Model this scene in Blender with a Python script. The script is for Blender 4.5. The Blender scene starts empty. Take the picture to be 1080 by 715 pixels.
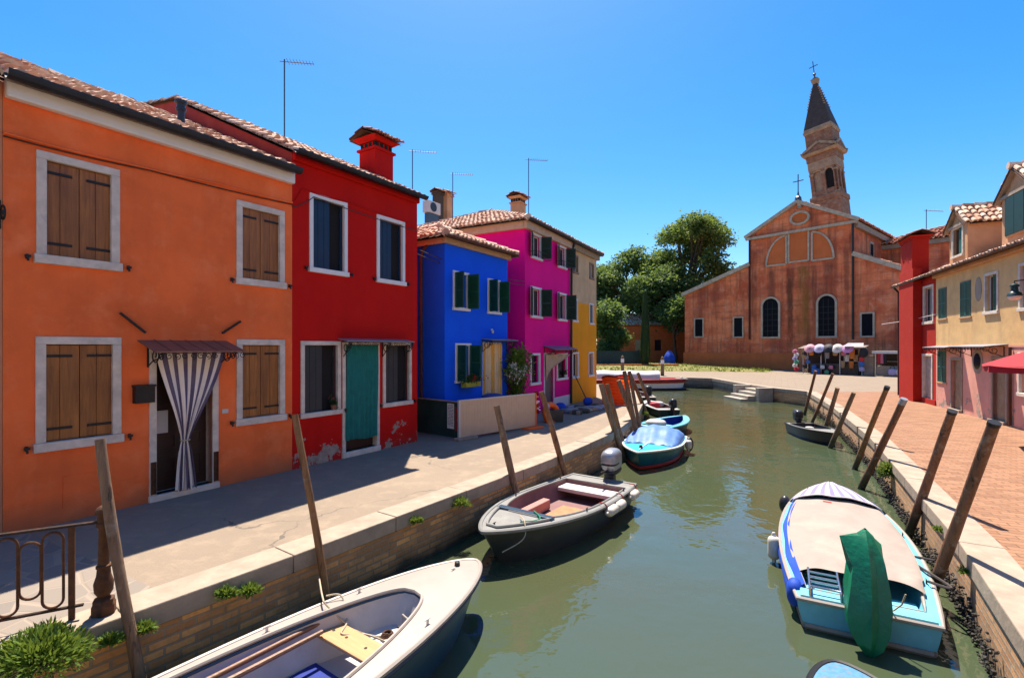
import bpy, bmesh, math, random
from mathutils import Vector, Matrix, noise
random.seed(7)
PI = math.pi
S = bpy.context.scene
COL = S.collection
H, F, CX, HY = 2.4, 520.0, 540.0, 366.0      # eye height, focal length (px of the 1080 px frame), centre, horizon
WATER_Z = -0.8

def ray_y(px): return (px - CX) / F
def G(px, py, z=0.0):                        # survey: image direction -> point at height z
    Y = (H - z) * F / (py - HY)
    return Vector((ray_y(px) * Y, Y, z))
def AT(px, py, Y): return Vector((ray_y(px) * Y, Y, H - (py - HY) / F * Y))

# ------------------------------------------------------------------ mesh builder
class MB:
    def __init__(s, M=None): s.v = []; s.f = []; s.m = []; s.uv = {}; s.M = M or Matrix(); s.mi = 0
    def add(s, pts): 
        i0 = len(s.v)
        for p in pts: s.v.append(s.M @ Vector(p))
        return i0
    def face(s, idx, uv=None):
        s.f.append(tuple(idx)); s.m.append(s.mi)
        if uv: s.uv[len(s.f) - 1] = uv
    def poly(s, pts, uv=None):
        i = s.add(pts); s.face(range(i, i + len(pts)), uv)
    def box(s, a, b):
        x0, y0, z0 = a; x1, y1, z1 = b
        i = s.add([(x0,y0,z0),(x1,y0,z0),(x1,y1,z0),(x0,y1,z0),(x0,y0,z1),(x1,y0,z1),(x1,y1,z1),(x0,y1,z1)])
        for q in ((0,3,2,1),(4,5,6,7),(0,1,5,4),(1,2,6,5),(2,3,7,6),(3,0,4,7)): s.face([i + k for k in q])
    def obox(s, c, size, rot=None):
        M0 = s.M; s.M = s.M @ Matrix.Translation(c) @ (rot.to_4x4() if rot else Matrix())
        h = [k / 2 for k in size]; s.box([-k for k in h], h); s.M = M0
    def bar(s, p, q, w, h, up=(0,0,1)):
        p = Vector(p); q = Vector(q); d = (q - p)
        x = d.normalized(); u = Vector(up); y = u.cross(x)
        if y.length < 1e-4: y = Vector((0,1,0)).cross(x)
        y.normalize(); z = x.cross(y)
        M0 = s.M; R = Matrix((x, y, z)).transposed().to_4x4()
        s.M = s.M @ Matrix.Translation((p + q) / 2) @ R
        s.box((-d.length/2, -w/2, -h/2), (d.length/2, w/2, h/2)); s.M = M0
    def tube(s, pts, r, n=8, caps=True, closed=False):
        pts = [Vector(p) for p in pts]; N = len(pts)
        rs = r if isinstance(r, (list, tuple)) else [r] * N
        rings = []; prev = None
        for i, p in enumerate(pts):
            if closed: t = pts[(i+1) % N] - pts[i-1]
            else: t = pts[min(i+1, N-1)] - pts[max(i-1, 0)]
            if t.length < 1e-9: t = Vector((0,0,1))
            t.normalize()
            if prev is None:
                a = Vector((0,0,1)) if abs(t.z) < .9 else Vector((1,0,0))
                u = t.cross(a).normalized()
            else:
                u = prev - t * prev.dot(t)
                u = u.normalized() if u.length > 1e-6 else t.cross(Vector((0,0,1))).normalized()
            prev = u; w = t.cross(u)
            rings.append(s.add([p + (u * math.cos(2*PI*k/n) + w * math.sin(2*PI*k/n)) * rs[i] for k in range(n)]))
        for i in range(N if closed else N - 1):
            a, b = rings[i], rings[(i+1) % N]
            for k in range(n): s.face((a+k, a+(k+1) % n, b+(k+1) % n, b+k))
        if caps and not closed:
            s.face([rings[0]+k for k in range(n)][::-1]); s.face([rings[-1]+k for k in range(n)])
    def lathe(s, prof, n=12, c=(0,0,0), caps=True):
        c = Vector(c); rings = [s.add([c + Vector((r*math.cos(2*PI*k/n), r*math.sin(2*PI*k/n), z)) for k in range(n)]) for r, z in prof]
        for a, b in zip(rings, rings[1:]):
            for k in range(n): s.face((a+k, a+(k+1) % n, b+(k+1) % n, b+k))
        if caps:
            s.face([rings[0]+k for k in range(n)][::-1]); s.face([rings[-1]+k for k in range(n)])
    def grid(s, fn, nu, nv, uv=False):
        i0 = s.add([fn(i/nu, j/nv) for j in range(nv+1) for i in range(nu+1)])
        for j in range(nv):
            for i in range(nu):
                a = i0 + j*(nu+1) + i
                s.face((a, a+1, a+nu+2, a+nu+1), [(i/nu,j/nv),((i+1)/nu,j/nv),((i+1)/nu,(j+1)/nv),(i/nu,(j+1)/nv)] if uv else None)
    def ell(s, c, r, n=12, m=8, e=1.0):
        c = Vector(c)
        sg = lambda a: math.copysign(abs(a)**e, a)
        rows = []
        for j in range(m+1):
            ph = -PI/2 + PI*j/m
            rows.append(s.add([c + Vector((r[0]*sg(math.cos(ph))*sg(math.cos(2*PI*k/n)), r[1]*sg(math.cos(ph))*sg(math.sin(2*PI*k/n)), r[2]*sg(math.sin(ph)))) for k in range(n)]))
        for a, b in zip(rows, rows[1:]):
            for k in range(n): s.face((a+k, a+(k+1) % n, b+(k+1) % n, b+k))
    def prism(s, pts, y0, y1):               # polygon in local xz, extruded along y
        n = len(pts); a = s.add([(x, y0, z) for x, z in pts]); b = s.add([(x, y1, z) for x, z in pts])
        s.face(range(a, a+n)); s.face(list(range(b, b+n))[::-1])
        for k in range(n): s.face((a+k, b+k, b+(k+1) % n, a+(k+1) % n))
    def extr(s, pts, z0, z1):                # polygon in xy, extruded along z
        n = len(pts); a = s.add([(p[0], p[1], z0) for p in pts]); b = s.add([(p[0], p[1], z1) for p in pts])
        s.face(list(range(a, a+n))[::-1]); s.face(range(b, b+n))
        for k in range(n): s.face((a+k, a+(k+1) % n, b+(k+1) % n, b+k))
    def build(s, name, mat, parent=None, smooth=False, bev=0, weld=False, recalc=True):
        me = bpy.data.meshes.new(name); me.from_pydata([tuple(v) for v in s.v], [], s.f)
        for m in (mat if isinstance(mat, (list, tuple)) else [mat]): me.materials.append(m)
        for p, k in zip(me.polygons, s.m): p.material_index = k; p.use_smooth = smooth
        if s.uv:
            l = me.uv_layers.new(name='UVMap')
            for p in me.polygons:
                u = s.uv.get(p.index)
                if u:
                    for k, li in enumerate(p.loop_indices): l.data[li].uv = u[k]
        if weld or recalc:
            bm = bmesh.new(); bm.from_mesh(me)
            if weld: bmesh.ops.remove_doubles(bm, verts=bm.verts, dist=1e-4)
            if recalc: bmesh.ops.recalc_face_normals(bm, faces=bm.faces)
            bm.to_mesh(me); bm.free()
        me.update()
        o = bpy.data.objects.new(name, me); COL.objects.link(o)
        if parent: o.parent = parent
        if smooth:
            try: me.set_sharp_from_angle(angle=math.radians(42))
            except Exception: pass
        if bev:
            md = o.modifiers.new('Bevel', 'BEVEL'); md.width = bev; md.segments = 2; md.limit_method = 'ANGLE'; md.angle_limit = math.radians(40)
        return o

def tag(o, label=None, cat=None, group=None, kind=None):
    if label: o['label'] = label
    if cat: o['category'] = cat
    if group: o['group'] = group
    if kind: o['kind'] = kind
    return o
def thing(name, label, cat, loc=(0,0,0), rz=0.0, group=None):
    o = bpy.data.objects.new(name, None); COL.objects.link(o); o.empty_display_size = .2
    o.location = loc; o.rotation_euler = (0, 0, rz)
    return tag(o, label, cat, group)
def children(o): return [c for c in COL.objects if c.parent == o]
def dup(o, parent=None):
    c = o.copy(); COL.objects.link(c)
    if parent: c.parent = parent
    for ch in children(o): dup(ch, c)
    return c

# ------------------------------------------------------------------ materials
class NT:
    def __init__(s, name):
        s.mat = bpy.data.materials.new(name); s.mat.use_nodes = True
        s.t = s.mat.node_tree; s.t.nodes.clear()
        s.out = s.n('ShaderNodeOutputMaterial'); s.b = s.n('ShaderNodeBsdfPrincipled')
        s.l(s.b.outputs[0], s.out.inputs[0]); s.tc = s.n('ShaderNodeTexCoord')
    def n(s, t, **k):
        x = s.t.nodes.new(t)
        for a, b in k.items(): setattr(x, a, b)
        return x
    def l(s, a, b): s.t.links.new(a, b)
    def set(s, sock, v):
        if hasattr(v, 'is_linked') or isinstance(v, bpy.types.NodeSocket): s.l(v, sock)
        elif isinstance(v, (tuple, list)) and len(v) == 3 and sock.type == 'RGBA': sock.default_value = (*v, 1)
        else: sock.default_value = v
    def map(s, scale, src=None):
        m = s.n('ShaderNodeMapping'); m.inputs['Scale'].default_value = scale
        s.l(src or s.tc.outputs['Object'], m.inputs[0]); return m.outputs[0]
    def noise(s, scale, detail=4, rough=.55, vec=None, dist=0):
        x = s.n('ShaderNodeTexNoise'); x.inputs['Scale'].default_value = scale; x.inputs['Detail'].default_value = detail
        x.inputs['Roughness'].default_value = rough; x.inputs['Distortion'].default_value = dist
        s.l(vec or s.tc.outputs['Object'], x.inputs['Vector']); return x.outputs['Fac']
    def ramp(s, fac, a, b):
        x = s.n('ShaderNodeMapRange'); x.inputs['From Min'].default_value = a; x.inputs['From Max'].default_value = b
        s.l(fac, x.inputs['Value']); return x.outputs[0]
    def math(s, op, a, b=0.0, c=0.0):
        x = s.n('ShaderNodeMath', operation=op); s.set(x.inputs[0], a); s.set(x.inputs[1], b); s.set(x.inputs[2], c); return x.outputs[0]
    def mix(s, fac, a, b, blend='MIX'):
        x = s.n('ShaderNodeMix', data_type='RGBA', blend_type=blend)
        s.set(x.inputs[0], fac); s.set(x.inputs[6], a); s.set(x.inputs[7], b); return x.outputs[2]
    def cramp(s, fac, stops):
        x = s.n('ShaderNodeValToRGB'); e = x.color_ramp.elements
        while len(e) < len(stops): e.new(.5)
        for k, (p, c) in zip(e, stops): k.position = p; k.color = (*c, 1)
        s.l(fac, x.inputs[0]); return x.outputs[0]
    def sep(s, v=None):
        x = s.n('ShaderNodeSeparateXYZ'); s.l(v or s.tc.outputs['Object'], x.inputs[0]); return x.outputs
    def bump(s, h, strength=.3, dist=.02):
        x = s.n('ShaderNodeBump'); x.inputs['Strength'].default_value = strength; x.inputs['Distance'].default_value = dist
        s.l(h, x.inputs['Height']); s.l(x.outputs[0], s.b.inputs['Normal']); return x
    def color(s, c): s.set(s.b.inputs['Base Color'], c)
    def rough(s, r): s.set(s.b.inputs['Roughness'], r)

def mul(c, k): return tuple(min(1, x*k) for x in c)
def stucco(name, c, pale=None, streak=.25, damp=None, peel=None, split=None, blotch=.35, bump=.35, stain=(.05,.03,.02)):
    m = NT(name); pale = pale or tuple(x + (1-x)*.12 for x in c)
    col = m.mix(m.ramp(m.noise(.9, 6, .6), .35, .7), c, mul(c, 1 - blotch*.45))
    col = m.mix(m.math('MULTIPLY', m.ramp(m.noise(2.3, 5, .65), .5, .75), blotch), col, pale)
    if split:
        z0, c2 = split
        n = m.math('MULTIPLY_ADD', m.noise(3, 3), .12, -.06)
        f = m.ramp(m.math('ADD', m.sep()[2], n), z0-.02, z0+.02)
        c2v = m.mix(m.ramp(m.noise(1.6, 6, .65), .3, .7), c2, mul(c2, .72))
        col = m.mix(f, col, c2v)
    st = m.ramp(m.noise(1.0, 4, .6, m.map((2.6, 2.6, .22))), .52, .8)
    col = m.mix(m.math('MULTIPLY', st, streak), col, mul(c, .35))
    sp = m.ramp(m.noise(9, 5, .7), .62, .8)
    col = m.mix(m.math('MULTIPLY', sp, .22), col, mul(c, .55))
    if damp:
        h, dc, amt = damp
        f = m.math('SUBTRACT', 1.0, m.ramp(m.math('MULTIPLY_ADD', m.noise(1.3, 5), h*1.6, m.math('SUBTRACT', m.sep()[2], h*.8)), 0.0, h))
        col = m.mix(m.math('MULTIPLY', f, amt), col, dc)
    hb = m.math('ADD', m.math('MULTIPLY', m.noise(5, 4), .6), m.math('MULTIPLY', m.noise(45, 3), .25))
    if peel:
        h, thr, pc = peel
        zz = m.math('MULTIPLY', m.ramp(m.sep()[2], h, 0.15), .22)
        nn = m.math('ADD', m.noise(2.3, 9, .72, m.map((1,1,1))), zz)
        f = m.ramp(nn, thr, thr+.02)
        pcv = m.mix(m.ramp(m.noise(6, 5), .35, .65), pc, mul(pc, .6))
        col = m.mix(f, col, pcv); hb = m.math('SUBTRACT', hb, m.math('MULTIPLY', f, .8))
    m.color(col); m.rough(.88); m.b.inputs['Specular IOR Level'].default_value = .25
    m.bump(hb, bump, .02); return m.mat
def church_mat(name, cols=()):
    m = NT(name); base = m.mix(m.ramp(m.noise(.30, 8, .68), .40, .60), (.80,.245,.105), (.50,.105,.045))
    base = m.mix(m.math('MULTIPLY', m.ramp(m.noise(.8, 8, .72), .5, .62), .7), base, (.70,.29,.17))
    hz = m.ramp(m.noise(.55, 7, .72, m.map((.35,.35,1.8))), .48, .60); base = m.mix(m.math('MULTIPLY', hz, .6), base, (.34,.085,.05))
    st = m.ramp(m.noise(.55, 6, .65, m.map((1.5,1.5,.10))), .50, .64); base = m.mix(m.math('MULTIPLY', st, .6), base, (.22,.06,.035))
    st2 = m.ramp(m.noise(1.3, 6, .62, m.map((2.2,2.2,.16))), .54, .68); base = m.mix(m.math('MULTIPLY', st2, .55), base, (.10,.06,.028))
    x, y, z = m.sep()
    for xc, w, z0, z1, c, a in cols:          # rain stains under the lunette
        d = m.math('ABSOLUTE', m.math('SUBTRACT', m.math('MULTIPLY_ADD', m.noise(.9, 5), w*1.4, x), xc+w*.7))
        f = m.math('MULTIPLY', m.math('SUBTRACT', 1.0, m.ramp(d, w*.45, w)), m.ramp(m.noise(1.2, 6, .7, m.map((1,1,.25))), .30, .55))
        f = m.math('MULTIPLY', f, m.math('MULTIPLY', m.ramp(z, z0-.5, z0+2.5), m.math('SUBTRACT', 1.0, m.ramp(z, z1-.4, z1))))
        base = m.mix(m.math('MULTIPLY', f, a), base, c)
    sp = m.ramp(m.noise(5, 6, .78), .56, .72); base = m.mix(m.math('MULTIPLY', sp, .4), base, (.30,.10,.06))
    m.color(base); m.rough(.92); m.b.inputs['Specular IOR Level'].default_value = .2; m.bump(m.noise(4, 6, .7), .6, .06); return m.mat
def plain(name, c, rough=.6, var=.25, scale=6, metal=0, bump=.1, spec=.4, dirt=None):
    m = NT(name); col = m.mix(m.ramp(m.noise(scale, 5, .6), .3, .7), c, mul(c, 1-var))
    if dirt: col = m.mix(m.math('MULTIPLY', m.ramp(m.noise(scale*.6, 6, .7), .52, .7), dirt[1]), col, dirt[0])
    m.color(col); m.rough(rough); m.b.inputs['Metallic'].default_value = metal; m.b.inputs['Specular IOR Level'].default_value = spec
    if bump: m.bump(m.noise(scale*5, 4), bump, .01)
    return m.mat
def wood(name, c, c2, axis='z', scale=9, rough=.65, wet=None, bump=.35, crack=False):
    m = NT(name); sc = {'z': (scale, scale, .5), 'x': (.5, scale, scale), 'y': (scale, .5, scale)}[axis]
    g = m.noise(3, 6, .65, m.map(sc), .6)
    col = m.mix(m.ramp(g, .3, .7), c, c2)
    col = m.mix(m.math('MULTIPLY', m.ramp(m.noise(1.4, 4), .45, .7), .4), col, mul(c2, .7))
    rnd = m.n('ShaderNodeObjectInfo').outputs['Random']
    col = m.mix(m.math('MULTIPLY', rnd, .35), col, mul(c2, .75))
    if wet:
        f = m.ramp(m.math('MULTIPLY_ADD', m.noise(5, 4), .3, m.sep()[2]), wet[0], wet[1])
        col = m.mix(f, wet[2], col)
    if crack:
        ck_ = m.noise(2.2, 3, .5, m.map((14, 14, .35))); f = m.math('MULTIPLY', m.ramp(ck_, .58, .64), m.ramp(m.noise(1.3, 3), .35, .6)); col = m.mix(f, col, mul(c2, .25)); g = m.math('SUBTRACT', g, f)
        col = m.mix(m.math('MULTIPLY', m.ramp(m.noise(6, 5, .7), .55, .75), .6), col, (.34,.29,.23))
    m.color(col); m.rough(rough); m.bump(g, bump, .02); return m.mat
def glass_dark(name, c=(.012,.014,.018), rough=.08):
    m = NT(name); m.color(c); m.rough(rough); m.b.inputs['Specular IOR Level'].default_value = .5; return m.mat
def tiles_mat(name, stops, dirt=.4):
    m = NT(name); r = m.n('ShaderNodeNewGeometry').outputs['Random Per Island']
    col = m.cramp(r, stops)
    col = m.mix(m.math('MULTIPLY', m.ramp(m.noise(3, 6, .7), .48, .68), dirt), col, (.13,.11,.09))
    col = m.mix(m.math('MULTIPLY', m.ramp(m.noise(11, 4, .7), .6, .75), .35), col, (.4,.36,.28))
    m.color(col); m.rough(.9); m.bump(m.noise(30, 4), .3, .01); return m.mat
def leaf_mat(name, a, b, trans=.3):
    m = NT(name); r = m.n('ShaderNodeNewGeometry').outputs['Random Per Island']
    col = m.mix(r, a, b); m.color(col); m.rough(.6); m.b.inputs['Specular IOR Level'].default_value = .3
    tr = m.n('ShaderNodeBsdfTranslucent'); m.l(m.mix(.5, col, (.30,.38,.05)), tr.inputs[0])
    mx = m.n('ShaderNodeMixShader'); mx.inputs[0].default_value = trans
    m.l(m.b.outputs[0], mx.inputs[1]); m.l(tr.outputs[0], mx.inputs[2]); m.l(mx.outputs[0], m.out.inputs[0]); return m.mat
def stripes(name, a, b, n, duty=.5, axis=0, rough=.85, var=.15):
    m = NT(name); u = m.sep(m.tc.outputs['UV'])[axis]
    f = m.math('GREATER_THAN', m.math('FRACT', m.math('MULTIPLY', u, n)), duty)
    col = m.mix(f, a, b); col = m.mix(m.math('MULTIPLY', m.ramp(m.noise(4, 4), .4, .7), var), col, mul(a, .5))
    m.color(col); m.rough(rough); m.bump(m.noise(60, 2), .1, .004); return m.mat
def brick_uv(name, c1, c2, mortar, bw=.26, bh=.075, ms=.012, algae=None, bump=.6, rough=.9, offset=.5, rot=0, patch=.35, patchcol=(.3,.25,.2)):
    m = NT(name); uv = m.tc.outputs['UV']
    if rot:
        mp = m.n('ShaderNodeMapping'); mp.inputs['Rotation'].default_value = (0,0,rot); m.l(uv, mp.inputs[0]); uv = mp.outputs[0]
    x = m.n('ShaderNodeTexBrick'); x.offset = offset; m.l(uv, x.inputs['Vector'])
    x.inputs['Color1'].default_value = (*c1,1); x.inputs['Color2'].default_value = (*c2,1); x.inputs['Mortar'].default_value = (*mortar,1)
    x.inputs['Scale'].default_value = 1; x.inputs['Brick Width'].default_value = bw; x.inputs['Row Height'].default_value = bh
    x.inputs['Mortar Size'].default_value = ms; x.inputs['Mortar Smooth'].default_value = .25; x.inputs['Bias'].default_value = -.1
    col = x.outputs['Color']
    col = m.mix(m.math('MULTIPLY', m.ramp(m.noise(1.1, 6, .7), .45, .65), patch), col, patchcol)
    col = m.mix(m.math('MULTIPLY', m.ramp(m.noise(14, 4, .7), .5, .75), .4), col, mul(c2, .5))
    if algae:
        z = m.math('MULTIPLY_ADD', m.noise(2.2, 5), .5, m.math('SUBTRACT', m.sep()[2], .25))
        f = m.math('SUBTRACT', 1.0, m.ramp(z, algae[0], algae[1]))
        col = m.mix(m.math('MULTIPLY', f, algae[3]), col, algae[2])
    m.color(col); m.rough(rough)
    hb = m.math('SUBTRACT', m.math('MULTIPLY', m.noise(18, 5), .5), x.outputs['Fac']); m.bump(hb, bump, .015)
    return m.mat

M = {}
M['orange'] = stucco('orange_stucco', (.97,.185,.048), (.97,.28,.11), .2, damp=(.4, (.24,.11,.06), .7), blotch=.55)
M['red'] = stucco('crimson_stucco', (.56,.005,.002), (.58,.02,.008), .2, damp=(.3,(.16,.05,.04),.4), peel=(1.35,.715,(.42,.33,.27)), blotch=.3)
M['redside'] = stucco('faded_red_stucco', (.33,.04,.03), (.42,.10,.07), .3)
M['blue'] = stucco('blue_stucco', (.003,.115,.92), (.01,.15,.93), .08, blotch=.2)
M['pink'] = stucco('magenta_stucco', (.93,.002,.27), (.93,.01,.32), .08, blotch=.2)
M['yellow'] = stucco('ochre_yellow_stucco', (.90,.36,.008), (.9,.42,.03), .12, split=(4.35,(.72,.50,.27)), blotch=.3)
M['rred'] = stucco('bright_red_stucco', (.42,.016,.007), (.44,.05,.03), .25, blotch=.3)
M['cream'] = stucco('pink_and_cream_stucco', (.74,.36,.28), (.76,.46,.36), .2, split=(2.45,(.80,.50,.22)), peel=(2.4,.74,(.42,.34,.28)), blotch=.5)
M['dormer'] = stucco('worn_peach_stucco', (.62,.33,.17), (.66,.42,.25), .35, blotch=.6)
M['church'] = church_mat('rust_stucco', ((12.05,.42,1.5,10.9,(.10,.04,.022),.85),(13.3,.75,2.5,10.9,(.17,.10,.02),.75),(14.3,.3,3,10.9,(.16,.05,.03),.6),(10.2,.5,6.5,10.8,(.14,.045,.03),.6),(15.6,.5,6,10.8,(.15,.05,.03),.6),(8.4,.35,3,13,(.13,.045,.03),.6),(17.1,.3,3,13,(.13,.045,.03),.6)))
M['church_base'] = stucco('orange_plinth_stucco', (.58,.15,.045), (.6,.2,.08), .25, blotch=.4)
M['far_orange'] = stucco('far_orange_stucco', (.48,.12,.03), None, .3, blotch=.4)
M['peach'] = stucco('peach_stucco', (.55,.24,.12), None, .3)
M['white_stone'] = plain('istrian_stone', (.76,.66,.56), .8, .3, 5, bump=.35, dirt=((.3,.27,.24),.5))
M['church_trim'] = plain('church_trim_stone', (.52,.43,.33), .85, .35, 3, bump=.3, dirt=((.25,.17,.12),.5))
M['white_paint'] = plain('white_paint', (.78,.77,.75), .6, .08, 4, bump=.1)
M['coping'] = plain('quay_stone', (.38,.305,.235), .85, .3, 3.5, bump=.6, dirt=((.24,.19,.15),.7))
M['gutter'] = plain('dark_gutter_metal', (.025,.032,.045), .45, .4, 5, .3)
M['black_iron'] = plain('black_iron', (.012,.011,.011), .5, .3, 8)
M['rust_iron'] = plain('rusty_iron', (.13,.055,.025), .75, .5, 14, .2, .5, dirt=((.03,.02,.018),.6))
M['rail_iron'] = plain('dark_rail_iron', (.035,.02,.018), .5, .5, 14, .3, .3, dirt=((.13,.05,.02),.5))
M['copper'] = plain('oxidised_red_sheet', (.30,.13,.09), .55, .3, 5, .2)
M['grey_sheet'] = plain('grey_sheet_metal', (.30,.31,.36), .5, .25, 5, .3)
M['shutter_wood'] = wood('varnished_shutter_wood', (.46,.17,.03), (.19,.06,.012), 'z', 7, .5)
M['door_wood'] = plain('dark_door_wood', (.035,.012,.008), .5, .4, 6)
M['navy_shutter'] = plain('navy_shutter_paint', (.006,.028,.07), .45, .25, 3)
M['char_shutter'] = plain('charcoal_shutter_paint', (.028,.034,.038), .5, .25, 3)
M['green_shutter'] = plain('green_shutter_paint', (.006,.085,.040), .5, .3, 4)
M['dgreen_shutter'] = plain('dark_green_shutter_paint', (.007,.040,.030), .5, .3, 4)
M['teal_shutter'] = plain('faded_teal_shutter_paint', (.015,.12,.10), .6, .35, 4)
M['glass'] = glass_dark('dark_window_glass')
M['church_glass'] = glass_dark('black_church_glass', (.004,.005,.009), .5); M['church_glass'].node_tree.nodes['Principled BSDF'].inputs['Specular IOR Level'].default_value = .08
M['white_stucco'] = stucco('white_stucco', (.78,.75,.70), None, .15)
M['pale_yellow'] = stucco('pale_yellow_stucco', (.80,.62,.32), None, .15)
M['pale_peach'] = stucco('pale_peach_stucco', (.80,.52,.36), None, .15)
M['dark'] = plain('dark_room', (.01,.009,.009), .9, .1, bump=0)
M['tile'] = tiles_mat('clay_roof_tiles', [(0,(.36,.16,.10)),(.3,(.52,.29,.19)),(.6,(.62,.42,.30)),(.85,(.68,.52,.40)),(1,(.44,.31,.23))])
M['valley'] = plain('shadowed_tile_bed', (.16,.085,.06), .95, .3, 5)
M['tile_red'] = tiles_mat('red_roof_tiles', [(0,(.32,.10,.05)),(.5,(.45,.17,.09)),(1,(.5,.26,.17))], .25)
M['cable'] = plain('cable_rubber', (.05,.04,.04), .6, .1, bump=0)
M['antenna'] = plain('antenna_metal', (.12,.12,.13), .4, .2, 5, .7, 0)
M['stake_l'] = wood('grey_brown_stake_wood', (.30,.19,.11), (.14,.08,.045), 'z', 8, .8, (.15,.55,(.03,.034,.016)), .7, True)
M['stake_r'] = wood('red_brown_stake_wood', (.22,.095,.04), (.10,.04,.02), 'z', 8, .7, (.15,.55,(.025,.026,.013)), .7, True)
M['stake_orange'] = wood('orange_brown_stake_wood', (.34,.17,.06), (.16,.07,.03), 'z', 8, .75, (.15,.55,(.03,.032,.016)), .7, True)
M['plank'] = wood('pale_plank', (.55,.31,.14), (.42,.22,.09), 'y', 8, .5)
M['oar'] = wood('oar_wood', (.25,.11,.055), (.15,.065,.03), 'x', 8, .5)
M['white_gel'] = plain('white_gelcoat', (.36,.315,.28), .4, .12, 3, bump=.05, dirt=((.4,.36,.32),.35))
M['inner_gel'] = plain('grey_white_gelcoat', (.50,.48,.48), .5, .2, 3, bump=.05, dirt=((.25,.23,.22),.5))
M['steel_blue'] = plain('steel_blue_hull_paint', (.022,.06,.11), .35, .25, 3, bump=.05, dirt=((.06,.08,.09),.4))
M['mat_blue'] = plain('blue_floor_mat', (.015,.035,.26), .8, .3, 8)
M['grey_hull'] = plain('dark_grey_hull_paint', (.045,.05,.052), .4, .3, 3, bump=.05, dirt=((.10,.10,.09),.4))
M['grey_deck'] = plain('grey_deck_paint', (.22,.22,.21), .6, .2, 4, bump=.1, dirt=((.3,.29,.27),.5))
M['mauve'] = plain('mauve_inner_paint', (.22,.11,.11), .6, .3, 4, bump=.1)
M['sky_deck'] = plain('bright_blue_deck_paint', (.03,.42,.66), .4, .2, 4, bump=.05)
M['teal_hull'] = plain('teal_hull_paint', (.012,.11,.16), .35, .3, 4, bump=.05)
M['red_paint'] = plain('red_antifoul', (.36,.02,.012), .5, .3, 4)
M['pale_blue'] = plain('pale_blue_paint', (.17,.52,.64), .45, .2, 4, bump=.05)
M['royal'] = plain('royal_blue_cloth', (.008,.07,.52), .7, .3, 5, bump=.3)
M['canvas'] = plain('beige_canvas', (.33,.275,.24), .9, .15, 2.5, bump=.25, dirt=((.5,.4,.33),.3))
M['bluetarp'] = plain('blue_tarpaulin', (.11,.24,.60), .55, .35, 3.5, bump=.5)
M['greentarp'] = plain('green_tarpaulin', (.004,.20,.10), .42, .35, 3, bump=.7, dirt=((.01,.30,.18),.4))
M['black_rubber'] = plain('black_rubber', (.012,.012,.013), .5, .2)
M['silver'] = plain('silver_engine_paint', (.34,.36,.40), .3, .15, 4, .4, 0)
M['engine_black'] = plain('dark_engine_paint', (.03,.03,.035), .35, .2, 4)
M['fender'] = plain('off_white_fender', (.70,.64,.56), .5, .2, 6, dirt=((.3,.24,.18),.5))
M['rope'] = plain('pale_rope', (.50,.42,.30), .9, .3, 30, bump=.5)
M['red_rope'] = plain('red_rope', (.45,.03,.02), .9, .3, 30)
M['white_cloth'] = plain('white_cushion', (.55,.53,.52), .8, .2, 6, bump=.3)
M['orange_plastic'] = plain('orange_plastic', (.95,.15,.012), .45, .2, 5)
M['orange_mesh'] = leaf_mat('orange_safety_mesh', (.95,.16,.02), (.95,.20,.03), .6); M['orange_mesh'].node_tree.nodes['Translucent BSDF'].inputs[0].default_value = (.95,.14,.01,1)
[M['orange_mesh'].node_tree.links.remove(l) for l in list(M['orange_mesh'].node_tree.links) if l.to_node.bl_idname == 'ShaderNodeBsdfTranslucent']
M['red_cloth'] = plain('red_canvas', (.36,.008,.020), .8, .25, 4, bump=.2)
M['tan_board'] = plain('tan_board', (.60,.43,.29), .85, .12, 4, bump=.1)
M['green_mesh'] = plain('dark_green_sheet', (.010,.045,.042), .6, .4, 3, bump=.3)
M['teal_cloth'] = plain('teal_cloth', (.008,.17,.155), .85, .25, 6, bump=.2)
M['beige_cloth'] = plain('beige_cloth', (.58,.42,.27), .9, .2, 6, bump=.2)
M['stripe_curtain'] = stripes('navy_white_stripes', (.86,.78,.72), (.10,.075,.15), 7, .52)
M['yellow_curtain'] = stripes('yellow_white_stripes', (.75,.40,.08), (.78,.62,.38), 8, .55)
M['stripe_boat'] = stripes('lavender_white_stripes', (.56,.51,.55), (.20,.18,.48), 9, .5)
M['leaf_dark'] = leaf_mat('dark_leaves', (.018,.075,.04), (.07,.15,.045), .45)
M['leaf_mid'] = leaf_mat('mid_leaves', (.035,.11,.04), (.17,.23,.05), .45)
M['leaf_olive'] = leaf_mat('olive_leaves', (.04,.12,.055), (.13,.20,.07), .5)
M['leaf_bright'] = leaf_mat('bright_weeds', (.05,.11,.012), (.14,.22,.03), .35)
M['leaf_cyp'] = leaf_mat('cypress_leaves', (.006,.03,.016), (.018,.06,.022), .2)
M['petal_white'] = leaf_mat('white_petals', (.7,.7,.66), (.8,.8,.78), .2)
M['petal_red'] = leaf_mat('red_petals', (.45,.01,.02), (.6,.04,.08), .2)
M['bark'] = plain('bark', (.09,.065,.045), .9, .4, 6, bump=.6)
M['tower_brick'] = plain('weathered_tower_brick', (.38,.175,.10), .9, .5, 1.6, bump=.6, dirt=((.42,.30,.23),.55))
M['tower_stone'] = plain('pale_tower_stone', (.48,.31,.20), .9, .4, 1.5, bump=.5, dirt=((.2,.14,.11),.5))
M['spire'] = plain('dark_spire_brick', (.085,.06,.055), .9, .35, 1.5, bump=.5)
M['ac'] = plain('white_enamel', (.55,.54,.52), .5, .1)
M['lampglass'] = plain('frosted_lamp_glass', (.7,.68,.62), .3, .05, bump=0)
M['lamp_green'] = plain('dark_green_enamel', (.01,.035,.03), .4, .2)
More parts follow.
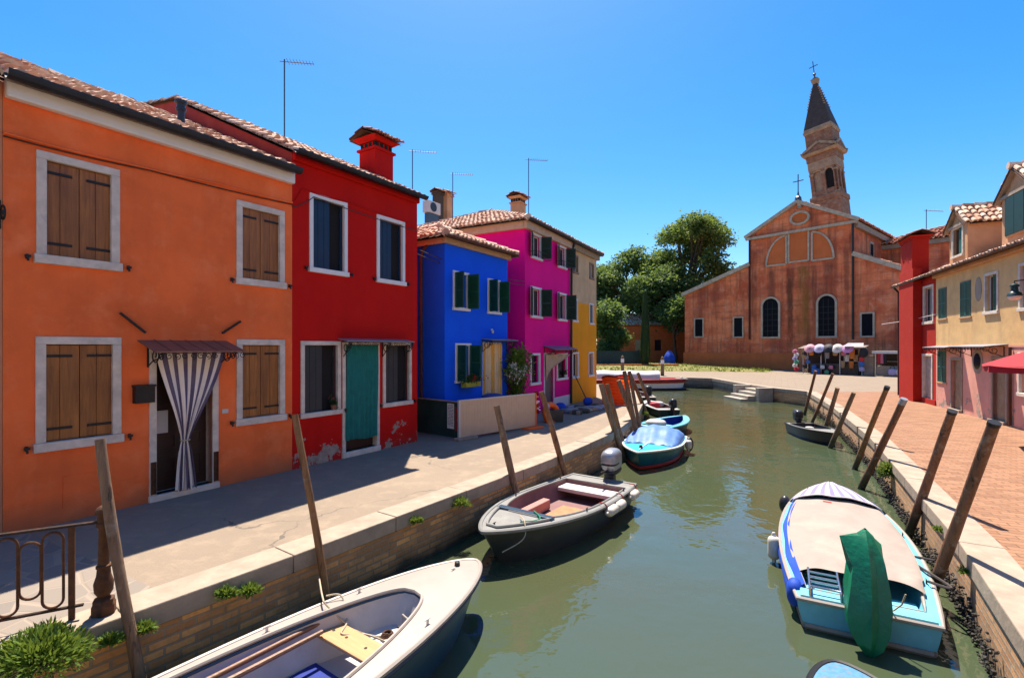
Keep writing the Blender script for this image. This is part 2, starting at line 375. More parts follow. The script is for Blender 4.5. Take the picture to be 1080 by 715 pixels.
M['paper'] = plain('paper', (.7,.7,.68), .8, .15, 40, bump=0, dirt=((.1,.1,.1),.6))
M['stone_step'] = plain('worn_step_stone', (.42,.37,.30), .9, .3, 3, bump=.5)
M['algae_stone'] = plain('algae_stone', (.10,.09,.07), .9, .5, 3, bump=.6)
M['mussel'] = plain('mussel_crust', (.05,.045,.04), .8, .6, 9, bump=.7, dirt=((.28,.26,.22),.5))
M['lbrick'] = brick_uv('left_quay_brick', (.80,.40,.15), (.36,.17,.075), (.34,.25,.17), .27, .085, .014, algae=(-.78,-.52,(.030,.036,.024),.93), patch=.72, patchcol=(.22,.16,.10))
M['rbrick'] = brick_uv('right_quay_brick', (.62,.33,.15), (.42,.21,.10), (.38,.30,.22), .27, .085, .014, algae=(-.80,-.50,(.05,.042,.03),.85), patch=.45, patchcol=(.24,.17,.11))
M['fbrick'] = brick_uv('far_quay_stone', (.26,.22,.18), (.20,.17,.14), (.12,.10,.09), .9, .26, .02, algae=(-.75,-.25,(.03,.03,.02),.9))
M['paver'] = brick_uv('terracotta_paver', (.31,.155,.082), (.195,.088,.044), (.11,.06,.034), .28, .115, .009, bump=.45, rough=.85, rot=.41, patch=.4, patchcol=(.29,.165,.098))
M['stone_paver'] = brick_uv('pale_paver', (.24,.182,.13), (.21,.16,.112), (.14,.105,.072), .8, .42, .012, bump=.3, rough=.9, rot=.5, patch=.3, patchcol=(.26,.20,.145))

def asphalt():
    m = NT('pale_concrete_paving')
    col = m.mix(m.ramp(m.noise(.35, 6, .65), .35, .7), (.262,.203,.148), (.215,.168,.125))
    col = m.mix(m.math('MULTIPLY', m.ramp(m.noise(2.6, 6, .7), .5, .7), .5), col, (.38,.29,.20))
    v = m.n('ShaderNodeTexVoronoi', feature='DISTANCE_TO_EDGE'); v.inputs['Scale'].default_value = .33
    wv = m.n('ShaderNodeVectorMath', operation='ADD'); nz = m.n('ShaderNodeTexNoise'); nz.inputs['Scale'].default_value = 1.5; nz.inputs['Detail'].default_value = 6
    m.l(m.tc.outputs['Object'], nz.inputs['Vector']); m.l(m.tc.outputs['Object'], wv.inputs[0]); m.l(nz.outputs['Color'], wv.inputs[1]); m.l(wv.outputs[0], v.inputs['Vector'])
    cr = m.math('LESS_THAN', v.outputs['Distance'], .006)
    col = m.mix(m.math('MULTIPLY', cr, m.ramp(m.noise(.5, 2), .5, .6)), col, (.12,.10,.08))
    sp = m.ramp(m.noise(42, 4, .85), .5, .7)
    col = m.mix(m.math('MULTIPLY', sp, .55), col, (.17,.15,.13))
    m.color(col); m.rough(.92); m.bump(m.math('ADD', m.noise(40, 4, .7), m.math('MULTIPLY', m.noise(3, 4), .8)), .45, .02); return m.mat
M['concrete'] = asphalt()
def flag():
    m = NT('grey_flagstones')
    v = m.n('ShaderNodeTexVoronoi', feature='DISTANCE_TO_EDGE'); v.inputs['Scale'].default_value = 2.6; m.l(m.tc.outputs['Object'], v.inputs['Vector'])
    v2 = m.n('ShaderNodeTexVoronoi'); v2.inputs['Scale'].default_value = 2.6; m.l(m.tc.outputs['Object'], v2.inputs['Vector'])
    g = m.n('ShaderNodeSeparateColor'); m.l(v2.outputs['Color'], g.inputs[0])
    col = m.mix(g.outputs[0], (.24,.20,.165), (.17,.148,.13))
    col = m.mix(m.math('LESS_THAN', v.outputs['Distance'], .03), col, (.27,.22,.175))
    m.color(col); m.rough(.85); m.bump(m.ramp(v.outputs['Distance'], 0, .05), .4, .02); return m.mat
M['flag'] = flag()
def grass_m():
    m = NT('dry_grass_ground'); col = m.mix(m.ramp(m.noise(.5, 6, .7), .35, .65), (.10,.12,.02), (.24,.20,.06)); m.color(col); m.rough(.95); m.bump(m.noise(12, 5), 1, .08); return m.mat
M['grass'] = grass_m()
def water_m():
    m = NT('murky_canal_water')
    y = m.sep()[1]; 
    col = m.mix(m.ramp(m.noise(.12, 3), .35, .65), (.050,.076,.044), (.066,.066,.028))
    m.color(col); m.rough(.03); m.b.inputs['IOR'].default_value = 1.40; m.b.inputs['Specular IOR Level'].default_value = 1.0
    a = m.noise(1.6, 3, .5, m.map((1, 1.0, 1))); b = m.noise(5.0, 3, .5, m.map((1, .8, 1)), .4); c = m.noise(.45, 2)
    pat = m.ramp(m.noise(.16, 3, .6), .35, .65)
    h = m.math('ADD', m.math('MULTIPLY', a, .55), m.math('MULTIPLY', m.math('MULTIPLY', b, pat), .30))
    h = m.math('ADD', h, m.math('MULTIPLY', c, .8))
    far = m.ramp(y, 3.0, 26.0)
    h = m.math('MULTIPLY', h, m.math('MULTIPLY_ADD', far, .75, .30))
    m.bump(h, .75, .085); return m.mat
M['water'] = water_m()
# ------------------------------------------------------------------ polylines of the quays (outer top edges)
QL = [(-30,-31.5),(-21.5,-20),(-3.44,4.38),(-2.5,5.65),(-.75,8.2),(1.2,11.05),(2.75,13.6),(4.3,17.0),(5.75,21.5),(6.6,25.3),(6.85,28.2),(6.5,30.4),(5.4,31.8),(2,33),(-30,40)]
QF = [(-30,45.5),(6,40.5),(13.1,39),(15.3,37.8),(15.1,31.2)]
QS = [(15.1,31.2),(15.25,29.2)]
QR = [(15.25,29.2),(15.9,26.6),(14.4,23.2),(12.87,19.8),(11.15,16.4),(9.5,13.1),(7.2,9.04),(5.49,6.06),(4.17,4.01),(-10.7,-20),(-20,-35)]

def offset(pts, d):                          # to the left of travel
    out = []
    for i, p in enumerate(pts):
        p = Vector(p); a = Vector(pts[max(i-1,0)]); b = Vector(pts[min(i+1,len(pts)-1)])
        t1 = (p-a).normalized() if i else (b-p).normalized(); t2 = (b-p).normalized() if i < len(pts)-1 else t1
        n1 = Vector((-t1.y, t1.x)); n2 = Vector((-t2.y, t2.x)); n = (n1+n2).normalized()
        out.append(p + n * d / max(.5, n.dot(n1)))
    return out
def quay(name, label, pts, side, mat, width=.42, slab=1.7, zb=-2.2):
    root = thing(name, label, 'quay wall', (pts[1][0], pts[1][1], 0))
    root_inv = Vector((-pts[1][0], -pts[1][1], 0))
    mb = MB(Matrix.Translation(root_inv)); u = 0
    wp = offset(pts, .03*side)
    for a, b in zip(wp, wp[1:]):
        L = (b-a).length
        n = max(1, int(L/1.0)); 
        for k in range(n):
            p = a.lerp(b, k/n); q = a.lerp(b, (k+1)/n); u2 = u + L/n
            mb.poly([(p.x,p.y,zb),(q.x,q.y,zb),(q.x,q.y,-.2),(p.x,p.y,-.2)], [(u,zb),(u2,zb),(u2,-.2),(u,-.2)]); u = u2
    mb.build('wall_face', mat, root, weld=True)
    inn = offset(pts, width*side); rnd = random.Random(len(pts)); cb = MB(Matrix.Translation(root_inv))
    pts = [Vector(p) for p in pts]
    for a, b, c, d in zip(pts, pts[1:], inn, inn[1:]):
        L = (b-a).length; n = max(1, round(L/slab))
        if L > 15: n = 6
        for k in range(n):
            g = .005/L; s0, s1 = k/n+g, (k+1)/n-g; dz = rnd.uniform(-.006,.006); jo = rnd.uniform(0,.012)
            q = [a.lerp(b,s0), a.lerp(b,s1), c.lerp(d,s1), c.lerp(d,s0)]
            if side < 0: q = q[::-1]
            cb.extr([(p.x,p.y) for p in q], -.19, .016+dz)
    cb.build('coping', M['coping'], root, bev=.014)
    return root
quay('quay_wall', 'long brick quay wall with pale stone coping below the orange and crimson houses', QL, 1, M['lbrick'])
quay('quay_wall', 'low stone quay wall behind the long red and white boat', QF, 1, M['fbrick'])
quay('quay_wall', 'short quay wall at the foot of the stone landing steps', QS, 1, M['fbrick'])
quay('quay_wall', 'sunlit brick quay wall with mussel crust below the terracotta paving', QR, 1, M['rbrick'])

def sheet(name, pts, z, mat, inset=0):
    mb = MB(); mb.poly([(p[0],p[1],z) for p in pts], [(p[0],p[1]) for p in pts])
    o = mb.build(name, mat, recalc=False); 
    bm = bmesh.new(); bm.from_mesh(o.data); bmesh.ops.triangulate(bm, faces=bm.faces); bm.to_mesh(o.data); bm.free()
    return tag(o, kind='structure')
inL = [tuple(p) for p in offset(QL, .2)]
sheet('footpath', inL + [(-400,60),(-400,-60)], 0, M['concrete'])
far = QF[:-1] + QS + QR[1:]
inR = [tuple(p) for p in offset([QF[0]]+QF[1:]+QS[1:]+QR[1:], .2)]
sheet('square', inR + [(400,-60),(400,400),(-400,400),(-400,60)], 0, M['stone_paver'])
qr = [tuple(p) for p in offset(QR, .41)]
sheet('pavement', [(p[0],p[1]) for p in qr[2:]] + [(30,-35),(30,27.2),(16.4,26.3)], .005, M['paver'])
sheet('flagstones', [(-4.15,4.1),(-3.55,4.9),(-6.3,6.4),(-10,1),(-8,-1)], .005, M['flag'])
mb = MB(); mb.poly([(-600,-300,WATER_Z),(600,-300,WATER_Z),(600,600,WATER_Z),(-600,600,WATER_Z)])
tag(mb.build('water', M['water'], recalc=False), kind='structure')
# lawn: gently rising strip
lw = [(-6,51.5),(6,50.6),(13,49.6),(20,48.0),(24.4,47.2),(26,48.6),(25.2,53.5),(20.6,59.5),(16,63),(4,64),(-8,64)]
mb = MB(); c = Vector((10,56)); ring = [Vector(p) for p in lw]
i0 = mb.add([(p.x,p.y,.006) for p in ring]); i1 = mb.add([(c.x+(p.x-c.x)*.9, c.y+(p.y-c.y)*.9, .16+max(0,(p.y-52))*.03) for p in ring]); n = len(ring)
for k in range(n): mb.face((i0+k, i0+(k+1)%n, i1+(k+1)%n, i1+k))
mb.face(range(i1, i1+n)); tag(mb.build('lawn', M['grass']), kind='structure')
mb = MB(); rnd = random.Random(3)
def inpoly(x, y, P):
    r = False
    for (x0,y0),(x1,y1) in zip(P, P[1:]+P[:1]):
        if (y0 > y) != (y1 > y) and x < (x1-x0)*(y-y0)/(y1-y0)+x0: r = not r
    return r
for k in range(5200):
    x = rnd.uniform(-6,26); y = rnd.uniform(47.2,60)
    if not inpoly(x,y,lw): continue
    z = .05+max(0,(y-52))*.028; h = rnd.uniform(.12,.34); a = rnd.uniform(0,PI); w = rnd.uniform(.04,.14)
    mb.poly([(x-w*math.cos(a),y-w*math.sin(a),z),(x+w*math.cos(a),y+w*math.sin(a),z),(x+rnd.uniform(-.1,.1),y+rnd.uniform(-.1,.1),z+h)])
tag(mb.build('grass', leaf_mat('lawn_blades',(.10,.14,.015),(.26,.25,.06),.35), recalc=False), 'patchy dry green grass on the lawn in front of the church', 'grass', kind='stuff')

# landing steps cut into the far quay
st = thing('stone_steps', 'worn stone landing steps going down to the water in front of the church', 'steps', (15.2,30.2,0), math.atan2(-2, .15))
for k in range(4):
    mb = MB(); mb.box((-1.0, -.45*(k+1), -1.6), (1.0, -.45*k-.004, -.17*(k+1)+.02)); mb.build('step', M['stone_step'], st, bev=.02)
mb = MB(); mb.box((-1.35,-1.0,-1.6),(-1.01,-.02,.01)); mb.build('side_wall', M['stone_step'], st, bev=.02); mb = MB(); mb.box((1.01,-.9,-1.6),(1.35,-.02,.01)); mb.build('side_wall', M['stone_step'], st, bev=.02)

# mussel crust on the right wall
mb = MB(); rnd = random.Random(11); P = [Vector(p) for p in QR[1:9]]
for a, b in zip(P, P[1:]):
    L = (b-a).length; t = (b-a)/L; nrm = Vector((t.y,-t.x)) 
    for k in range(int(L*130)):
        s = rnd.random(); p = a.lerp(b, s); r = rnd.uniform(.010,.026); z = WATER_Z + abs(rnd.gauss(0,.13)) + .02*math.sin(s*L*3)
        if z > -.42: continue
        q = p + nrm * rnd.uniform(-.02,.045)
        mb.M = Matrix.Translation((q.x,q.y,z)) @ Matrix.Rotation(rnd.uniform(0,6),4,(rnd.random(),rnd.random(),.3)); mb.ell((0,0,0),(r*1.3,r,r*.7),5,3)
mb.M = Matrix()
tag(mb.build('mussel_crust', M['mussel'], recalc=False), 'crust of dark mussels along the waterline of the sunlit brick quay wall', 'mussels', kind='stuff')

# ------------------------------------------------------------------ buildings
class Frame:
    def __init__(s, p0, p1):
        s.p0 = Vector((p0[0],p0[1])); d = Vector((p1[0],p1[1])) - s.p0; s.W = d.length; s.r = d.normalized(); s.rz = math.atan2(s.r.y, s.r.x)
    def x(s, px, off=0):                     # px column -> distance along the facade (off = distance behind it)
        u = ray_y(px); p = s.p0 + Vector((-s.r.y, s.r.x))*off
        return (u*p.y - p.x) / (s.r.x - u*s.r.y)
    def z(s, x, py, off=0):
        return H - (py-HY)/F*(s.p0.y + s.r.y*x + s.r.x*off)
    def win(s, l, r, tl, tr, bl, br):
        x0, x1 = s.x(l), s.x(r)
        return (x0, x1, (s.z(x0,bl)+s.z(x1,br))/2, (s.z(x0,tl)+s.z(x1,tr))/2)

def wall_holes(mb, W, z0, z1, holes, depth=.14, x0=0.0, yy=0.0, soff=0.0):
    xs = sorted({x0, W, *[h[0] for h in holes], *[h[1] for h in holes]}); zs = sorted({z0, z1, *[h[2] for h in holes], *[h[3] for h in holes]})
    for a, b in zip(xs, xs[1:]):
        for c, d in zip(zs, zs[1:]):
            m = ((a+b)/2, (c+d)/2)
            if any(h[0] < m[0] < h[1] and h[2] < m[1] < h[3] for h in holes): continue
            mb.poly([(a,yy,c),(b,yy,c),(b,yy,d),(a,yy,d)])
    for a, b, c, d in [h[:4] for h in holes]:
        e = yy + depth
        mb.poly([(a,yy,c),(a,e,c),(a,e,d),(a,yy,d)]); mb.poly([(b,yy,c),(b,yy,d),(b,e,d),(b,e,c)])
        mb.poly([(a,yy,d),(a,e,d),(b,e,d),(b,yy,d)]); mb.poly([(a,yy,c),(b,yy,c),(b,e,c),(a,e,c)])

def tile_sheet(mb, O, U, V, poly, w=.19, c=.34, seed=0, base=True):
    O = Vector(O); U = Vector(U).normalized(); V = Vector(V).normalized(); N = U.cross(V).normalized()
    if N.z < 0: N = -N
    rnd = random.Random(seed); P = lambda u, v, h: O + U*u + V*v + N*h
    if base:
        mb.mi = 1; mb.poly([P(u,v,0) for u, v in poly]); mb.poly([P(u,v,-.05) for u, v in poly]); mb.mi = 0
    u0 = min(p[0] for p in poly); u1 = max(p[0] for p in poly); v0 = min(p[1] for p in poly); v1 = max(p[1] for p in poly)
    nu = max(1, round((u1-u0)/w)); w = (u1-u0)/nu; nv = max(1, round((v1-v0)/c)); c = (v1-v0)/nv
    for i in range(nu):
        for j in range(nv):
            uc = u0+(i+.5)*w; vc = v0+(j+.5)*c
            if not inpoly(uc, vc, poly): continue
            du = rnd.gauss(0,.06)*w; dv = rnd.gauss(0,.05)*c; dh = abs(rnd.gauss(0,.06))*w; sk = rnd.gauss(0,.05)*w; R = w*.40
            a = v0+j*c+dv-.02; b = a+c*1.12
            row = lambda v, r, lift, s: [P(uc+du+s-r*math.cos(PI*k/5), v, lift+r*.95*math.sin(PI*k/5)) for k in range(6)]
            i1 = mb.add(row(a, R*1.08, .02+dh+w*.10, sk)); i2 = mb.add(row(b, R*.86, dh, -sk)); i3 = mb.add(row(a, R*.86, dh, sk))
            for k in range(5):
                mb.face((i1+k,i1+k+1,i2+k+1,i2+k)); mb.face((i1+k,i3+k,i3+k+1,i1+k+1))
            if j == 0 or True:
                pass
def ridge_caps(mb, a, b, r=.10, step=.36, seed=1):
    a = Vector(a); b = Vector(b); L = (b-a).length; n = max(1, round(L/step)); rnd = random.Random(seed)
    for k in range(n):
        p = a.lerp(b, k/n); q = a.lerp(b, (k+1.08)/n); z = Vector((0,0,rnd.uniform(-.01,.012)))
        mb.tube([p+z, q+z+Vector((0,0,-.02))], [r*1.1, r*.9], 7)

def body(root, W, D, eave, mat, holes, ridge=None, slope=.48, gl=True, name='wall', side_mat=None, depth=.14, z0=0):
    """front with openings, sides, back; gables when a ridge (distance behind the front) is given"""
    mb = MB(); wall_holes(mb, W, z0, eave, holes, depth)
    zr = eave + slope*ridge if ridge else eave
    if ridge:
        s = [(0,0),(0,D),(D,D)]
        for x in (0, W): mb.poly([(x,0,z0),(x,0,eave),(x,ridge,zr),(x,D,eave+.0),(x,D,z0)])
    else:
        for x in (0, W): mb.poly([(x,0,z0),(x,0,eave),(x,D,eave),(x,D,z0)])
    mb.poly([(0,D,z0),(W,D,z0),(W,D,eave),(0,D,eave)])
    return mb.build(name, mat, root, weld=True)

def gable_roof(root, W, D, eave, slope, ridge, ov=.22, side=.04, w=.19, seed=0, mat='tile', c=.34):
    mb = MB(); k = math.sqrt(1+slope*slope); L1 = (ridge+ov)*k; s2 = slope*ridge/(D-ridge); L2 = (D-ridge+ov)*math.sqrt(1+s2*s2)
    tile_sheet(mb, (-side,-ov,eave-slope*ov+.06), (1,0,0), (0,1,slope), [(0,0),(W+2*side,0),(W+2*side,L1),(0,L1)], w, c, seed)
    tile_sheet(mb, (-side,D+ov,eave-s2*ov+.06), (1,0,0), (0,-1,s2), [(0,0),(W+2*side,0),(W+2*side,L2),(0,L2)], w*1.6, c*1.6, seed+1)
    ridge_caps(mb, (-side,ridge,eave+slope*ridge+.1), (W+side,ridge,eave+slope*ridge+.1), .11, .38, seed)
    return mb.build('roof', [M[mat], M['valley']], root, recalc=False)
def hip_roof(root, W, D, eave, slope, ov=.22, w=.19, seed=0, mat='tile', c=.34, hips=(1,1,1,1), x0=0, y0=0, name='roof'):
    mb = MB(); a = W+2*ov; b = D+2*ov; h = min(a,b)/2; k = math.sqrt(1+slope*slope); Z = eave-slope*ov+.06; ox, oy = x0-ov, y0-ov
    if a <= b: R0, R1 = Vector((ox+h,oy+h,Z+slope*h)), Vector((ox+h,oy+b-h,Z+slope*h))
    else: R0, R1 = Vector((ox+h,oy+h,Z+slope*h)), Vector((ox+a-h,oy+h,Z+slope*h))
    fr = [(0,0),(a,0)] + ([(h,h*k)] if a <= b else [(a-h,h*k),(h,h*k)])
    sd = [(0,0),(b,0)] + ([(b-h,h*k),(h,h*k)] if a <= b else [(h,h*k)])
    tile_sheet(mb, (ox,oy,Z), (1,0,0), (0,1,slope), fr, w, c, seed)
    tile_sheet(mb, (ox+a,oy+b,Z), (-1,0,0), (0,-1,slope), fr, w, c, seed+1)
    tile_sheet(mb, (ox,oy+b,Z), (0,-1,0), (1,0,slope), sd, w, c, seed+2)
    tile_sheet(mb, (ox+a,oy,Z), (0,1,0), (-1,0,slope), sd, w, c, seed+3)
    up = Vector((0,0,.05))
    cor = [Vector((ox,oy,Z)),Vector((ox+a,oy,Z)),Vector((ox+a,oy+b,Z)),Vector((ox,oy+b,Z))]
    ends = [R0, R0 if a <= b else R1, R1, R1 if a <= b else R0]
    for p, q in zip(cor, ends): ridge_caps(mb, p+up, q+up, w*.55, c*1.1, seed)
    if (R1-R0).length > .3: ridge_caps(mb, R0+up, R1+up, w*.6, c*1.1, seed)
    return mb.build(name, [M[mat], M['valley']], root, recalc=False)

def inner(w, f): return (w[0]+f, w[1]-f, w[2]+f*1.15, w[3]-f)
def surround(root, w, f, mat, sill=True, proud=.03, name='window', d=.05, sillx=.025):
    x0,x1,z0,z1 = w; mb = MB(); y0 = -proud
    a = inner(w, f)
    mb.box((x0,y0,a[2]),(a[0],d,a[3])); mb.box((a[1],y0,a[2]),(x1,d,a[3])); mb.box((x0,y0,a[3]),(x1,d,z1))
    if sill: mb.box((x0-sillx,y0-.03,z0),(x1+sillx,d,a[2]))
    return mb.build(name, mat, root, bev=.008)
def pane(par, a, y, mat='glass', name='pane', bars=True, bmat='white_paint'):
    mb = MB(); mb.box((a[0],y,a[2]),(a[1],y+.02,a[3])); mb.build(name, M[mat], par)
    if bars:
        mb = MB(); cx = (a[0]+a[1])/2; t = .03
        for b in ((a[0],a[0]+t),(cx-t/2,cx+t/2),(a[1]-t,a[1])): mb.box((b[0],y-.02,a[2]+t),(b[1],y-.002,a[3]-t))
        mb.box((a[0],y-.02,a[3]-t),(a[1],y-.002,a[3])); mb.box((a[0],y-.02,a[2]),(a[1],y-.002,a[2]+t))
        mb.build('sash', M[bmat], par)
def shutter_leaf(par, hinge, width, z0, z1, ang, mat, t=.035, louvre=False, name='shutter'):
    """leaf hung at hinge=(x,y); ang measured from +x"""
    M0 = Matrix.Translation((hinge[0],hinge[1],0)) @ Matrix.Rotation(ang,4,'Z'); mb = MB(M0); n = 3
    if louvre:
        f = .05; mb.box((0,-t/2,z0),(f,t/2,z1)); mb.box((width-f,-t/2,z0),(width,t/2,z1))
        for a, b in ((z0,z0+f),((z0+z1)/2-f/2,(z0+z1)/2+f/2),(z1-f,z1)): mb.box((f,-t/2,a),(width-f,t/2,b))
        m = int((z1-z0-3*f)/.055)
        for k in range(m):
            z = z0+f+(z1-z0-2*f)*(k+.5)/m; mb.obox((width/2,0,z),(width-2*f,.008,.068),Matrix.Rotation(.5,3,'X'))
    else:
        for k in range(n): mb.box((width*k/n+.003,-t/2,z0),(width*(k+1)/n-.003,t/2,z1))
        for z in (z0+(z1-z0)*.12, z0+(z1-z0)*.84): mb.box((.01,t/2,z),(width-.02,t/2+.015,z+.07)); 
    return mb.build(name, mat, par, bev=.004)
def dogs(root, w):
    for x in (w[0]-.09, w[1]+.10):
        mb = MB(); z = w[2]+.07; mb.box((x-.012,-.05,z-.03),(x+.012,0.0,z+.03)); mb.box((x-.03,-.065,z-.012),(x+.03,-.05,z+.02)); mb.box((x-.01,-.065,z-.06),(x+.012,-.05,z-.012)); mb.build('shutter_catch', M['black_iron'], root)
def spiral(c, r0, r1, turns, a0, ax=Vector((0,1,0)), n=22, up=Vector((0,0,1))):
    c = Vector(c); return [c + (ax*math.cos(a0+2*PI*turns*k/n) + up*math.sin(a0+2*PI*turns*k/n))*(r0+(r1-r0)*k/n) for k in range(n+1)]
def awning(root, x0, x1, z, out, drop, mat, br=(.1,.9), t=.02, ribs=True):
    mb = MB(); mb.poly([(x0,0,z),(x1,0,z),(x1,-out,z-drop),(x0,-out,z-drop)]); mb.poly([(x0,0,z-t),(x1,0,z-t),(x1,-out,z-drop-t),(x0,-out,z-drop-t)])
    mb.poly([(x0,-out,z-drop),(x1,-out,z-drop),(x1,-out,z-drop-t),(x0,-out,z-drop-t)])
    for x in (x0,x1): mb.poly([(x,0,z),(x,-out,z-drop),(x,-out,z-drop-t),(x,0,z-t)])
    if ribs:
        for k in range(1,6):
            x = x0+(x1-x0)*k/6; mb.bar((x,-.0,z+.006),(x,-out,z-drop+.006),.012,.012)
    aw = mb.build('awning', mat, root)
    for f in br:
        x = x0+(x1-x0)*f; mb = MB()
        mb.bar((x,-.012,z-.04),(x,-.012,z-.42),.02,.02); mb.bar((x,-.02,z-.05-drop*.1),(x,-out*.95,z-drop-.04),.018,.018)
        mb.tube(spiral((x,-out*.42,z-.17-drop*.4),.14,.03,1.4,PI*.5),.010,5)
        mb.tube(spiral((x,-out*.75,z-.12-drop*.7),.08,.02,1.3,PI*.4),.009,5); mb.tube([(x,-.02,z-.40),(x,-out*.3,z-.32),(x,-out*.6,z-.2-drop*.5),(x,-out*.9,z-.06-drop)],.010,5)
        mb.build('bracket', M['black_iron'], aw)
    mb = MB(); x = x0+.03                     # scroll frieze under the front edge
    k = 0
    while x < x1-.06:
        mb.tube(spiral((x+.05,-out+.03,z-drop-.075),.05,.012,1.2,PI*.5 if k%2 else -PI*.5,Vector((1,0,0))),.006,4); x += .11; k += 1
    mb.bar((x0+.02,-out+.03,z-drop-.03),(x1-.02,-out+.03,z-drop-.03),.012,.012)
    mb.build('frieze', M['black_iron'], aw)
    return aw
def curtain(name, label, root, pts_fn, mat, nu=48, nv=24, loc=None):
    """pts_fn(u,v) in the house frame; top-level thing"""
    mb = MB(root.matrix_basis.copy()); mb.grid(pts_fn, nu, nv, uv=True)
    o = mb.build(name, mat, None, smooth=True, recalc=False); return tag(o, label, 'curtain')
def gutter(root, x0, x1, y, z, r=.075, mat='gutter', name='gutter'):
    mb = MB(); n = 8
    prof = [(y+r*math.cos(PI+PI*k/n), z+r*math.sin(PI+PI*k/n)) for k in range(n+1)]
    prof += [(y+(r-.012)*math.cos(PI+PI*k/n), z+(r-.012)*math.sin(PI+PI*k/n)) for k in range(n,-1,-1)]
    a = mb.add([(x0,p,q) for p,q in prof]); b = mb.add([(x1,p,q) for p,q in prof]); m = len(prof)
    for k in range(m): mb.face((a+k,b+k,b+(k+1)%m,a+(k+1)%m))
    for e in (a,b): mb.face([e+k for k in range(m)])
    x = x0+.3
    while x < x1: mb.box((x-.012,y-r-.004,z-.002),(x+.012,y+r+.03,z+.012)); x += .8
    return mb.build(name, M[mat], root)
def pipe(root, pts, r=.045, mat='gutter', name='downpipe'):
    mb = MB(); mb.tube(pts, r, 9); 
    return mb.build(name, M[mat], root, smooth=True)
def cable(root, pts, r=.011, sag=.03, name='cable', mat='cable'):
    out = []
    for a, b in zip(pts, pts[1:]):
        a = Vector(a); b = Vector(b)
        for k in range(9):
            t = k/8; p = a.lerp(b,t); p.z -= sag*4*t*(1-t); out.append(p)
    mb = MB(); mb.tube(out, r, 5); return mb.build(name, M[mat], root, smooth=True)
def antenna(label, p, top, h, boom_dir, boom=1.2, group='television aerials on the roofs'):
    o = thing('roof_aerial', label, 'aerial', p, 0, group)
    mb = MB(); mb.tube([(0,0,-.25),(0,0,h)], .018, 6); mb.build('mast', M['antenna'], o)
    d = Vector((boom_dir[0],boom_dir[1],0)).normalized(); q = Vector((-d.y,d.x,0)); mb = MB(); z = h-.06
    mb.tube([Vector((0,0,z))-d*.12, Vector((0,0,z))+d*boom], .013, 5); mb.build('boom', M['antenna'], o)
    mb = MB()
    for k in range(9):
        c = Vector((0,0,z+.01))+d*(boom*(.12+.86*k/8)); l = .10+.05*(8-k)/8; mb.tube([c-q*l,c+q*l],.006,4)
    mb.build('dipole', M['antenna'], o); return o

# ---- left row
def row(px): u = ray_y(px); Y = 10.44/(.637-u); return (u*Y, Y)
pO0, pO1, pR1 = row(3), row(308), row(440)
fo = Frame(pO0, pO1)
oh = thing('orange_house', 'bright orange two-storey house with brown closed shutters and a striped door curtain', 'house', (*pO0,0), fo.rz)
wo = [fo.win(37.8,126,157.6,180,277,287), fo.win(249,299.7,211,222.6,300,305), fo.win(37,127.5,354.6,356,477,466), fo.win(249,300,358,358,449,443)]
fw = .105
door = (fo.x(157), fo.x(230), .10, fo.z(fo.x(195),366))
holes = [inner(w,fw-.01) for w in wo] + [(door[0]+.1,door[1]-.1,.1,door[3]-.1)]
EO = 5.78; RG = 4.6
body(oh, fo.W, 9.2, EO, M['orange'], holes, RG, .45)
gable_roof(oh, fo.W-.04, 9.2, EO+.02, .45, RG, ov=.20, side=0.0, seed=3, w=.22)
mb = MB(); mb.box((0.01,-.13,EO-.22),(fo.W-.01,-.002,EO+.06)); mb.build('cornice', M['white_paint'], oh, bev=.02)
gutter(oh, -.03, fo.W-.02, -.30, EO+.03, .105)
for w in wo:
    s = surround(oh, w, fw, M['white_stone']); a = inner(w,fw); cx = (a[0]+a[1])/2
    for k, (p, q) in enumerate(((a[0]+.004,cx-.004),(cx+.004,a[1]-.004))):
        mb = MB(); wd = q-p; f = .42 if k == 0 else .52
        mb.box((p,.03,a[2]+.01),(p+wd*f-.004,.065,a[3]-.01)); mb.box((p+wd*f,.03,a[2]+.01),(q,.065,a[3]-.01)); mb.build('shutter', M['shutter_wood'], s, bev=.005)
        for z in (a[2]+(a[3]-a[2])*.13, a[2]+(a[3]-a[2])*.88):
            mb = MB(); hx = (p,p+wd*.78) if k == 0 else (q-wd*.78,q); mb.box((hx[0],.014,z-.018),(hx[1],.029,z+.018)); mb.build('hinge', M['black_iron'], s)
    dogs(oh, w)
# door
d0,d1,dz0,dz1 = door; mb = MB()
mb.box((d0,-.025,.10),(d0+.1,.28,dz1-.1)); mb.box((d1-.1,-.025,.10),(d1,.28,dz1-.1)); mb.box((d0,-.025,dz1-.1),(d1,.28,dz1)); mb.box((d0-.01,-.05,.0),(d1+.01,.28,.10))
dr = mb.build('door', M['white_stone'], oh, bev=.008)
mb = MB(); a0,a1 = d0+.1,d1-.1; zt = dz1-.1
mb.box((a0,.20,.10),(a1,.24,zt)); mb.build('door_leaf', M['door_wood'], dr)
for z0_,z1_ in ((.25,.62),(.75,.98),(1.45,zt-.12)):
    for x0_,x1_ in ((a0+.07,(a0+a1)/2-.05),((a0+a1)/2+.05,a1-.07)):
        mb = MB(); mb.box((x0_,.185,z0_),(x1_,.199,z0_+.03)); mb.box((x0_,.185,z1_-.03),(x1_,.199,z1_)); mb.box((x0_,.185,z0_+.03),(x0_+.03,.199,z1_-.03)); mb.box((x1_-.03,.185,z0_+.03),(x1_,.199,z1_-.03)); mb.build('moulding', M['door_wood'], dr)
mb = MB(); mb.box((a0+.05,.188,1.02),(a0+.24,.199,1.38)); mb.build('pane', M['ac'], dr)
